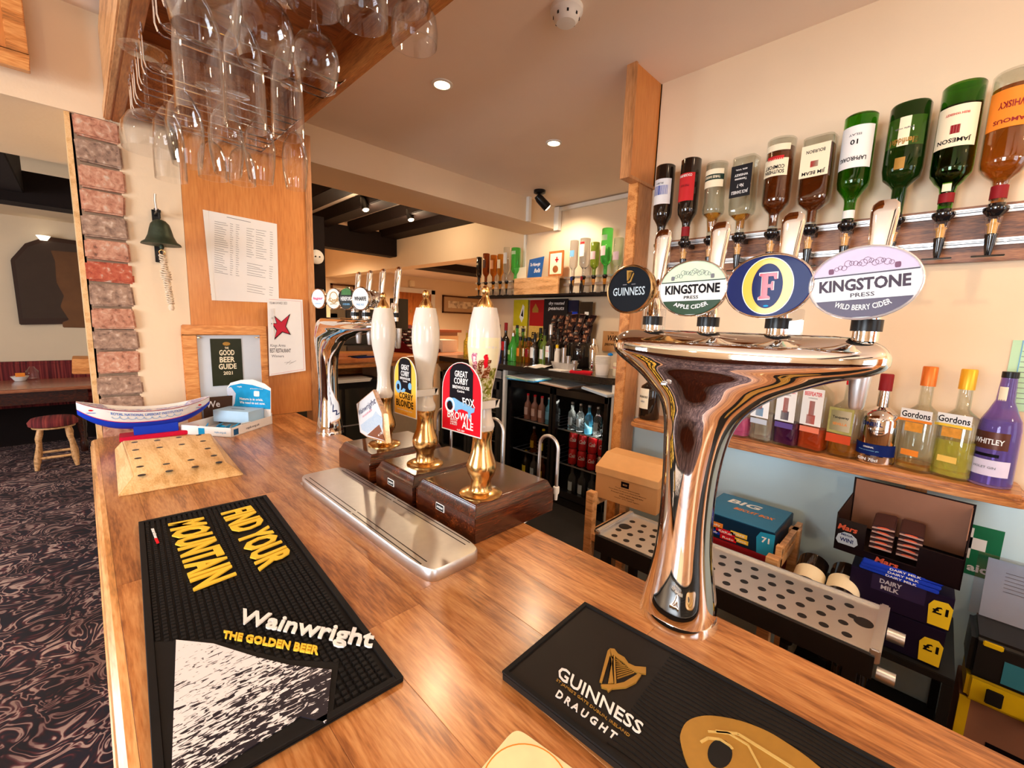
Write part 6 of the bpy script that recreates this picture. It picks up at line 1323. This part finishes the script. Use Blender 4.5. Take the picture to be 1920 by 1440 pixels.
m = MB(); m.box(-.01, .03, h3_*.75, h3_*.81, .008, .0095, f3); m.build('white_tag', WHITE, b3)
rr = random.Random(21)
PK = [mk('packet_dark', srgb(40, 24, 24), .25, var=.3, vs=50), mk('packet_foil', srgb(160, 120, 110), .25, .4, var=.4, vs=80)]; NUT = patchy('nut_print', [(.42, srgb(50, 22, 14)), (.56, srgb(150, 86, 50)), (.72, srgb(220, 180, 150))], 60, .4)
def packet(x, y, z, kk, rk_, side):
    p = thing('snack_packet', 'dark foil snack packet, %s on the %s' % (['first', 'second', 'third'][kk]+' across in the '+['top', 'second', 'third', 'fourth', 'fifth', 'lowest'][rk_]+' row', side), 'packet', (x, y, z), (R(rr.uniform(-12, 12)), R(rr.uniform(10, 40)), R(rr.uniform(-10, 10))), 'hanging snack packets')
    m = MB(); rs = [sring(t, .034, 4, z_, 12) for t, z_ in ((.0012, -.05), (.008, -.035), (.012, 0), (.008, .035), (.0012, .05))]; m.rings(rs); m.build('packet', PK[0], p, smooth=60)
    m = MB(); m.box(-.0135, -.0125, -.020, .020, -.022, .010); m.build('picture_print', NUT, p)
    m = MB(); m.box(-.0015, .0015, -.034, .034, .046, .052); m.build('crimp', PK[1], p)
for r_ in range(6):
    for k in range(3): packet(2.93-.006*r_, 2.42-k*.075+rr.uniform(-.01, .01)-.02*r_*.2, 1.60-r_*.038, k, r_, 'black peanut card')
for r_ in range(6):
    for k in range(3): packet(2.90-.008*r_, 2.20-k*.08+rr.uniform(-.02, .02), 1.58-r_*.042, k, r_, 'blue and glossy cards')
# ---- alcove shelf and small optics
al = thing('alcove_shelf', 'thin dark shelf with a plank front along the alcove wall', 'shelf', (2.86, 2.55, 1.775))
m = MB(); m.box(-.06, .14, -1.0, .92, 0, .016); m.build('board', BLACKW, al)
m = MB(); m.box(-.02, .0, -.22, .30, .016, .165); m.build('plank_front', PINE, al, bevel=.002)
m = MB(); m.box(.0, .14, -.22, .30, .150, .165); m.build('plank_top', PINE, al)
sh = thing('blue_sign', 'blue postcard sign with white brush lettering on the alcove shelf', 'sign', (2.87, 2.62, 1.94)); f = fr((0, 0, 0), (0, -1, 0), (0, 0, 1))
m = MB(); m.prism([(-.09, 0), (.075, 0), (.10, .175), (-.07, .16)], 0, .005, f); m.build('card', mk('postcard_blue', srgb(30, 90, 160), .4, var=.4, vs=9), sh)
for s, cx, cy in (('The Wainwright', .0, .11), ('Bells', .03, .06)): m = MB(); txt(m, s, f, cx, cy, .12 if s[0] == 'T' else .07, .035, .006, .02, .3); m.build('lettering', WHITE, sh)
pf = thing('small_framed_picture', 'small wooden framed picture with a red cross beside the inverted bottles', 'picture', (2.88, 2.39, 1.94)); m = MB(); m.box(-.08, .08, 0, .21, 0, .01, f); m.build('frame', DOORW, pf, bevel=.002); m = MB(); m.box(-.062, .062, .02, .19, .01, .011, f); m.build('print', CREAMP, pf)
m = MB(); m.box(-.008, .03, .13, .143, .011, .012, f); m.box(.004, .018, .115, .16, .011, .012, f); m.build('red_cross', RED, pf); m = MB(); m.prism(ell(0, .06, .03, .03, 16), .011, .012, f); m.build('badge', DOORW, pf)
nb = thing('cream_note', 'blank cream note card propped on the alcove shelf', 'card', (2.87, 2.78, 1.80)); m = MB(); m.box(-.09, .05, .12, .24, 0, .003, f); m.build('card', CREAMP, nb)
wg = lambda z0, z1, c: [(z0, z1, 1.2, c)]
L_ = [(898, .20, .028, GDARK, 2, [(.05, .10, 1.1, DG), (.06, .08, 1.0, CREAMP)], 'inverted black bottle at the far end of the alcove shelf'), (911, .225, .034, DKAMBER, 2, wg(.06, .14, mk('brown_label', srgb(90, 60, 50), .5)), 'inverted dark rum bottle with a brown label'), (925, .20, .034, WHISKY, 2, wg(.05, .13, mk('rum_label', srgb(236, 170, 120), .5)), 'inverted amber bottle with a peach label'),
      (938, .20, .032, AMBER, 2, wg(.05, .13, CREAMP), 'inverted golden bottle with a cream label'), (950, .255, .036, CLEARL, 2, wg(.05, .15, WHITE), 'inverted clear bottle with a white label and red spot'), (966, .24, .042, GBRIGHT, 2, wg(.03, .06, mk('pale_green_band', srgb(190, 220, 170), .5)), 'inverted bright green bottle at the end of the first alcove group'),
      (1074, .235, .034, CLEARL, 2, wg(.08, .13, LBLUE), 'inverted clear vodka bottle with a blue crest'), (1094, .24, .040, CLEARL, 2, [(.05, .14, 1.0, WHITE), (.03, .045, 1.0, RL)], 'inverted clear bottle with white label and red top line'), (1113, .20, .034, mk('olive_vermouth', (.3, .42, .04), .04, trans=.6), 2, wg(.07, .13, mk('vermouth_label', srgb(226, 190, 190), .5)), 'inverted olive green vermouth bottle'),
      (1134, .29, .042, GBRIGHT, 2, [(.13, .20, .9, mk('vermouth_label2', srgb(240, 215, 215), .5)), (.05, .09, 1.1, mk('pale_green_band', srgb(190, 220, 170), .5))], 'tall inverted bright green vermouth bottle'), (1156, .21, .036, mk('lime_cordial', (.85, .9, .7), .04, trans=.8, ior=1.3), 2, wg(.10, .16, mk('cordial_label', srgb(216, 190, 200), .5)), 'inverted pale cordial bottle'), (1177, .22, .036, GDARK, 2, wg(.03, .13, mk('grey_label', srgb(196, 190, 186), .5)), 'inverted dark liqueur bottle with a grey label by the post')]
for px_, H, r, gl, nsq, labs, lb in L_:
    x = 2.86; P = at(px_, 520, x=x); zn = 1.925
    bottle('spirit_bottle', lb, 'bottle', 'inverted bottles on the alcove optics', (x, P.y, zn+H+.05), H+.05, r, 'spirit', gl, nsq, None, .013, None, labs, None, True, R(-30), 16, False)
    o = thing('optic_measure', 'small alcove optic under the '+lb.replace('inverted ', '').replace('tall ', '').split(' at ')[0].split(' by ')[0], 'optic', (x, P.y, 1.80), group='alcove optic measures')
    m = MB(); m.lathe([(.012, .10), (.020, .115), (.020, .125), (.013, .13)], 14); m.lathe([(.005, 0), (.010, .05), (.011, .055)], 14); m.build('body', BLKG, o, smooth=40)
    m = MB(); m.lathe([(.011, .055), (.015, .10), (.01, .101)], 14); m.build('measure_chamber', AMBER, o, smooth=40)
    m = MB(); m.box(-.003, .003, -.03, .03, -.004, 0); m.build('push_bar', BLK, o)
for y, lb in ((3.13, 'satin optics rail behind the first alcove group of inverted bottles'), (1.98, 'satin optics rail behind the second alcove group, near the post')):
    o = thing('optics_rail', lb, 'rail', (2.9, y, 1.86), group='alcove optics rails'); m = MB(); m.box(0, .02, -.34, .34, 0, .02); m.box(0, .02, -.34, .34, .06, .075); m.build('rail', SATIN, o)
# two upright bottles at the rail front
for px_, c, lb in ((1071, GBLUE, 'small blue capped miniature on the alcove rail'), (1090, DRED, 'small red capped miniature on the alcove rail')):
    P = at(px_, 530, x=2.80); o = thing('miniature_bottle', lb, 'bottle', (2.80, P.y, 1.792)); m = MB(); m.lathe([(.012, 0), (.014, .06), (.008, .08), (.008, .10)], 14); m.build('bottle', BLKG, o, smooth=40); m = MB(); m.lathe([(.010, .095), (.010, .125)], 12); m.build('cap', c, o)
# ================================================================ far counter, next room
wc = thing('service_counter', 'wooden service counter beyond the back counter with dark fridge space below', 'counter', (1.0, 3.46, 0))
m = MB(); m.box(-.05, 1.95, -.03, .85, 1.165, 1.2); m.build('worktop', wood('far_top', srgb(196, 112, 52), srgb(222, 142, 78), 'x', 1.4, .35, .3, 0), wc, bevel=.003)
m = MB(); m.box(-.05, 1.95, .0, .02, 1.12, 1.165); m.build('rail', OAKX, wc)
m = MB(); m.box(1.0, 1.40, .02, .05, .2, 1.12); m.build('front_panel', mk('taupe_panel', srgb(176, 156, 132), .7), wc)
m = MB(); m.box(.95, 1.0, .0, .6, .2, 1.12); m.build('side_panel', mk('taupe_panel', srgb(176, 156, 132), .7), wc)
m = MB(); m.box(-.05, 1.95, .83, .85, .0, 1.165); m.build('rear_panel', OAKX, wc)
uf = thing('under_counter_fridge', 'black glass-fronted fridge under the service counter with papers on top', 'fridge', (1.35, 3.5, FLB))
m = MB(); m.box(-.25, .55, 0, .5, 0, .80); m.build('cabinet', BLK, uf, bevel=.004); m = MB(); m.box(-.2, .14, -.012, 0, .1, .74); m.box(.17, .52, -.012, 0, .1, .74); m.build('door_glass', mk('dark_glass', (.03, .03, .025), .05, coat=.8), uf)
m = MB(); m.box(-.25, .55, -.016, 0, .42, .43); m.build('shelf_edge', SATIN, uf)
ps = thing('paper_stack', 'loose white papers and envelopes on the under-counter fridge', 'papers', (1.5, 3.47, 1.002))
for i in range(4): m = MB(); m.box(-.2+.02*i, .22+.01*i, -.04+.01*i, .2, .006*i, .006*i+.004); m.build('sheet', WHITE, ps)
til = thing('cash_till', 'dark red and black cash till with rows of keys on the service counter', 'till', (2.46, 4.0, 1.2), (0, 0, R(12)))
m = MB(); m.rings([[(-.2, -.25, 0), (.2, -.25, 0), (.2, .2, 0), (-.2, .2, 0)], [(-.2, -.25, .03), (.2, -.25, .03), (.2, .2, .03), (-.2, .2, .03)], [(-.2, -.2, .05), (.2, -.2, .05), (.2, .2, .28), (-.2, .2, .28)]]); m.build('body', mk('till_red', srgb(96, 16, 22), .35), til, bevel=.004)
for r_ in range(7):
    for k in range(7):
        y = -.17+r_*.045; z = .05+(y+.2)/.4*.23; m = MB(); m.box(-.17+k*.05-.018, -.17+k*.05+.018, y-.015, y+.015, z+.004, z+.018); m.build('key', BLK if (r_+k) % 3 else WHITEP, til)
m = MB(); m.box(-.12, .05, .08, .18, .22, .55); m.build('screen', BLK, til, bevel=.004)
for lb, x, y, sx, sy, h_, mm in (('small cream cardboard box on the service counter', 2.82, 3.9, .10, .12, .13, mk('pinkish_card', srgb(236, 214, 196), .7)), ('low wooden tray box holding menus on the service counter', 3.05, 4.35, .2, .16, .16, mk('peach_card', srgb(214, 176, 140), .7))):
    b = thing('counter_box', lb, 'box', (x, y, 1.2)); m = MB(); m.box(-sx, sx, -sy, sy, 0, h_); m.build('box', mm, b, bevel=.002)
    if sx > .15: m = MB(); m.box(-sx-.03, sx+.03, -sy-.02, sy+.02, h_+.04, h_+.07); m.build('lid', mk('lid_wood', srgb(150, 84, 56), .5), b)
    if sx > .15: m = MB(); m.box(-sx+.01, sx-.01, -sy+.01, sy-.01, h_, h_+.04); m.build('divider', CARDB, b)
cf = thing('coffee_machine', 'chrome and black coffee machine behind the small beer font', 'coffee machine', (1.9, 4.0, 1.2)); m = MB(); m.box(-.2, .2, -.15, .2, 0, .08); m.box(-.2, .2, .02, .2, .08, .38); m.box(-.2, .2, -.15, .2, .30, .42); m.build('body', DGREY, cf, bevel=.01); m = MB()
for x_ in (-.1, .06): m.lathe([(.03, 0), (.03, .03), (.012, .05)], 16, (x_, -.08, .24))
m.build('group_head', CHROME, cf, smooth=40)
nb = thing('order_pad', 'blue order pad and pens lying on the service counter', 'notepad', (1.75, 3.52, 1.2), (0, 0, R(10))); m = MB(); m.box(-.14, .14, -.05, .05, 0, .01); m.build('pad', NAVY, nb); m = MB(); m.tube([(-.2, .0, .015), (.0, .03, .015)], .005, 6); m.build('pen', BLK, nb)
bp = thing('serving_board', 'wooden serving board leaning low on the service counter', 'board', (1.62, 3.75, 1.2), (0, 0, R(-18))); m = MB(); m.box(-.3, .35, -.14, .14, 0, .03); m.build('board', PLY, bp, bevel=.004)
# door, frame and pictures on the far wall
YW = 7.595
def fw(px, py): return at(px, py, y=YW)
a = fw(746, 550); b_ = fw(806, 550)
dr = struct(bpy.data.objects.new('door_1', None)); COL.objects.link(dr); dr.location = (a.x, YW, 0)
dw = b_.x-a.x; zt = 2.06
m = MB(); m.box(0, dw, -.045, 0, .01, zt); m.build('door_leaf', DOORW, dr); m = MB(); m.box(-.09, 0, -.06, 0, 0, zt+.08); m.box(dw, dw+.09, -.06, 0, 0, zt+.08); m.box(-.09, dw+.09, -.06, 0, zt, zt+.09); m.build('door_frame', WHITEP, dr)
m = MB(); m.lathe([(.03, -.05), (.03, -.055)], 16, (dw*.35, 0, 1.7), axis='y'); m.build('door_sign', BRASS, dr)
def pic(label, p0, p1, mat_=CREAMP):
    a, b = fw(*p0), fw(*p1); t_ = thing('framed_picture', label, 'picture', (a.x, YW-.001, b.z)); w_, h_ = b.x-a.x, a.z-b.z
    m = MB()
    for q in ((0, w_, 0, .03), (0, w_, h_-.03, h_), (0, .03, 0, h_), (w_-.03, w_, 0, h_)): m.box(q[0], q[1], -.03, 0, q[2], q[3])
    m.build('frame', mk('frame_brown', srgb(84, 50, 30), .5), t_); m = MB(); m.box(.03, w_-.03, -.012, 0, .03, h_-.03); m.build('mount', mk('mount_tan', srgb(196, 168, 136), .6), t_); m = MB(); m.box(w_*.14, w_*.86, -.014, -.012, h_*.3, h_*.7); m.build('print', patchy('map_print', [(.45, srgb(236, 226, 206)), (.6, srgb(176, 160, 140))], 9, .6), t_)
pic('long brown framed map print on the far wall right of the door'.replace('right of', 'beside'), (829, 553), (902, 590)); pic('brown framed picture high on the far wall beyond the beer font', (619, 531), (665, 560))
# spot lamps of the ceilings
def spotlamp(label, x, y, z, aim):
    s = thing('ceiling_spotlight', label, 'spotlight', (x, y, z), group='black ceiling spotlights')
    m = MB(); m.lathe([(.045, 0), (.045, -.02), (.03, -.025)], 20); m.tube([(0, 0, -.02), (0, 0, -.06)], .008, 8); m.build('mount', BLK, s, smooth=40)
    d = (V(aim)-V((0, 0, 0))).normalized(); m = MB(); P = [V((0, 0, -.06))+d*t for t in (-.03, 0, .06, .09)]; m.tube(P, [.022, .032, .034, .034], 18); m.build('lamp_head', BLK, s, smooth=40)
    m = MB(); q = V((0, 0, -.06))+d*.085; m.tube([q, q+d*.012], [.031, .022], 18); m.build('bulb', BULB, s, smooth=40)
    return V((x, y, z-.06))+d*.13
# joist-zone lamps
for px_, py_, lb in ((682, 376, 'black spotlight on the dark joists, closer to the timber panel'), (767, 396, 'black spotlight on the dark joists, closer to the alcove')):
    P = at(px_, py_, z=2.60); q = spotlamp(lb, P.x, P.y, 2.66, (.05, -.35, -1)); point('spotlight_lamp', q+V((0, 0, -.03)), 14, (1, .76, .5), .03)
P = at(1012, 357, z=CL); q = spotlamp('black spotlight on the white ceiling above the alcove optics', P.x, P.y, CL, (.75, -.45, -.75)); spot('spotlight_lamp', q, 22, 130, (1, .8, .58), .02, (2.95, 2.3, 1.9))
# downlights
for i, (x_, y_) in enumerate(DL[:2]):
    d = thing('recessed_downlight', ['recessed ceiling downlight closer to the gantry', 'recessed ceiling downlight further over the alcove'][i], 'downlight', (x_, y_, CL), group='recessed downlights')
    m = MB(); m.rings([[(r_*cos(2*PI*k/28), r_*sin(2*PI*k/28), z_) for k in range(28)] for r_, z_ in ((.045, 0), (.045, -.004), (.034, -.006), (.034, 0))], cap=False, closed=True); m.build('trim_ring', WHITEP, d, smooth=40)
    m = MB(); m.lathe([(.032, -.001), (.030, -.005)], 24); m.build('bulb', BULB, d)
P = at(1062, 28, z=CL-.02); d = thing('smoke_alarm', 'round white smoke alarm on the ceiling', 'smoke alarm', (P.x, P.y, CL)); m = MB(); m.lathe([(.052, 0), (.052, -.014), (.042, -.024), (.040, -.034), (.03, -.045), (.01, -.047)], 32); m.build('housing', WHITEP, d, smooth=40)
for k in range(8): a = 2*PI*k/8; m = MB(); m.box(-.003, .003, .040, .0425, -.034, -.026, lambda x, y, z, a=a: (x*cos(a)-y*sin(a), x*sin(a)+y*cos(a), z)); m.build('vent_slot', BLK, d)
P = fw(757, 517); d = thing('recessed_downlight', 'glowing downlight in the ceiling of the next room', 'downlight', (3.9, 6.3, 2.38), group='recessed downlights'); m = MB(); m.lathe([(.05, -.001), (.04, -.02)], 20); m.build('bulb', BULB, d)
spot('downlight_lamp', (3.9, 6.3, 2.34), 230, 160); spot('downlight_lamp', (5.2, 5.0, 2.34), 190, 160); spot('downlight_lamp', (2.0, 6.4, 2.6), 220, 160); spot('downlight_lamp', (3.7, 4.3, 2.34), 170, 160)  # first one has a fixture; the rest are added to brighten the far rooms
d = thing('door_sensor', 'small beige motion sensor high on the far wall', 'sensor', fw(770, 532)); m = MB(); m.box(-.05, .05, -.08, 0, -.06, .06); m.build('case', CREAMP, d, bevel=.01)
# tall dark things beyond the timber panel
P = at(592, 482, y=4.6); d = thing('wall_socket_bell', 'round white alarm sounder beyond the edge of the timber panel', 'alarm', (P.x, 4.6, P.z)); m = MB(); m.lathe([(.07, 0), (.07, -.03), (.05, -.045), (.01, -.05)], 24, axis='y'); m.build('sounder', WHITEP, d, smooth=40)
for x_ in (-.02, .02): m = MB(); m.lathe([(.008, 0), (.008, -.003)], 10, (x_, -.049, 0), axis='y'); m.build('hole', BLK, d)
d = thing('dark_post', 'tall black timber post beyond the timber panel edge', 'post', (P.x, 4.72, .0)); m = MB(); m.box(-.12, .12, -.05, .05, 0, 2.55); m.build('post', BLACKW, d)
# ================================================================ lounge behind the bar end
tb2 = thing('pub_table', 'long wooden pub table in front of the red bench', 'table', (-.3, 6.68, 0))
m = MB(); m.box(-1.2, .35, -.40, .42, .70, .735); m.build('tabletop', wood('table_top', srgb(150, 84, 50), srgb(186, 118, 80), 'x', 1, .2, .5, 0), tb2, bevel=.006)
m = MB(); m.box(-1.12, .29, -.27, .27, .56, .70); m.build('apron', MAHOG, tb2)
for x_ in (-1.05, .22):
    for y_ in (-.22, .22): m = MB(); m.lathe([(.03, 0), (.035, .1), (.022, .14), (.04, .3), (.03, .45), (.038, .56)], 14, (x_, y_, 0)); m.build('leg', MAHOG, tb2, smooth=40)
bn = thing('bench_seat', 'long bench seat in red striped velvet along the lounge wall', 'bench', (-1, 7.32, 0)); m = MB(); m.box(-1.9, 1.25, -.18, .27, 0, .42); m.build('base', BLACKW, bn); m = MB(); m.box(-1.9, 1.25, -.2, .27, .42, .5); m.build('seat', VELVET, bn, bevel=.02); m = MB(); m.box(-1.9, 1.25, .14, .275, .5, .90); m.build('backrest', VELVET, bn, bevel=.03)
st = thing('round_stool', 'small turned wooden stool with a red velvet seat', 'stool', (-.27, 6.03, 0))
m = MB(); m.lathe([(.15, .40), (.17, .41), (.175, .44), (.15, .475), (.06, .485)], 28); m.build('seat', VELVET, st, smooth=50); m = MB(); m.lathe([(.15, .385), (.15, .40)], 28); m.build('seat_base', PINE, st)
for sx in (-1, 1):
    for sy in (-1, 1): m = MB(); m.tube([(sx*.09, sy*.09, .39), (sx*.105, sy*.105, .3), (sx*.11, sy*.11, .24), (sx*.125, sy*.125, .1), (sx*.135, sy*.135, 0)], [.018, .025, .015, .026, .016], 12); m.build('leg', PINE, st, smooth=40)
for q in (((-.125, -.125), (.125, -.125)), ((.125, -.125), (.125, .125)), ((.125, .125), (-.125, .125)), ((-.125, .125), (-.125, -.125))): m = MB(); m.tube([(*q[0], .11), (*q[1], .11)], .013, 8); m.build('stretcher', PINE, st, smooth=True)
YM = 7.58
O_ = [at(*p, y=YM) for p in ((37, 609), (20, 487), (47, 457), (87, 444), (200, 460), (205, 606))]
mr = thing('wall_mirror', 'dark framed eight-sided mirror board on the lounge wall', 'mirror', (O_[0].x, YM, O_[0].z)); L2 = [((p-O_[0]).x, (p-O_[0]).z) for p in O_]; f = fr((0, 0, 0), (1, 0, 0), (0, 0, 1))
m = MB(); m.prism(L2, 0, .04, f); m.build('frame', mk('mirror_frame', srgb(60, 34, 18), .4), mr, bevel=.008); cx = sum(p[0] for p in L2)/6; cy = sum(p[1] for p in L2)/6
m = MB(); m.prism([(cx+(x-cx)*.9, cy+(y-cy)*.88) for x, y in L2], .04, .045, f); m.build('chalkboard', CHBOARD, mr)
wp = thing('pew_end', 'carved wooden settle end standing beyond the brick pillar', 'settle', (.03, 4.55, 0))
q = lambda px, py: ((at(px, py, y=4.6)-V((.03, 4.6, 0))).x, at(px, py, y=4.6).z)
m = MB(); m.prism([q(*p) for p in ((95, 470), (165, 475), (175, 615), (118, 614), (117, 604), (130, 600), (113, 575), (120, 555), (106, 530), (103, 490))], -.02, .02, fr((0, .05, 0), (1, 0, 0), (0, 0, 1))); m.build('side_panel', mk('old_oak', srgb(96, 60, 30), .5, var=.25, vs=14), wp, bevel=.004)
m = MB(); m.prism([q(*p) for p in ((135, 672), (172, 672), (172, 700), (135, 700))], -.25, .05, fr((0, .05, 0), (1, 0, 0), (0, 0, 1))); m.build('arm_block', OAKX, wp, bevel=.004)
m = MB(); m.box(-.01, .25, .0, .1, 0, 1.2); m.build('seat_side', DOORW, wp)
P = at(62, 711, z=.737); jr = thing('glass_jar', 'clear glass jar on the lounge table', 'jar', P); m = MB(); m.lathe([(.05, 0), (.055, .01), (.055, .09), (.03, .12), (.02, .14), (.017, .14), (.027, .115), (.052, .088), (.052, .012), (.02, .004)], 20); m.build('jar', GLASS, jr, smooth=40)
P = at(38, 714, z=.737); jr = thing('condiment_bowl', 'white condiment bowl with a yellow packet on the lounge table', 'bowl', P); m = MB(); m.lathe([(.04, 0), (.07, .05), (.067, .05), (.035, .006)], 20); m.build('bowl', WHITEP, jr, smooth=40); m = MB(); m.box(-.03, .04, -.01, .01, .02, .085); m.build('packet', ORANGE, jr)
cl = at(75, 392, y=7.5); d = thing('lounge_wall_light', 'glowing wall lamp high on the lounge wall', 'wall light', (cl.x, 7.5, 2.3)); m = MB(); m.lathe([(.03, 0), (.06, .05)], 16); m.build('shade', mk('wall_lamp_shade', (1, .9, .7), .5, em=2.5), d, smooth=40)
fp = thing('high_framed_board', 'wooden framed board high on the wall above the opening', 'board', at(0, 130, y=2.128)); f = fr((0, 0, 0), (1, 0, 0), (0, 0, 1))
A = lambda px, py: ((lambda p: (p.x-at(0, 130, y=2.128).x, p.z-at(0, 130, y=2.128).z))(at(px, py, y=2.128)))
x1 = A(58, 140)[0]; z0 = A(58, 140)[1]
m = MB(); m.box(-.6, x1-.03, z0+.045, .26, 0, .012, f); m.build('panel', PLY, fp); m = MB(); m.box(-.6, x1, z0, z0+.045, 0, .03, f); m.box(x1-.045, x1, z0+.045, .26, 0, .03, f); m.build('frame', OAKX, fp, bevel=.002)
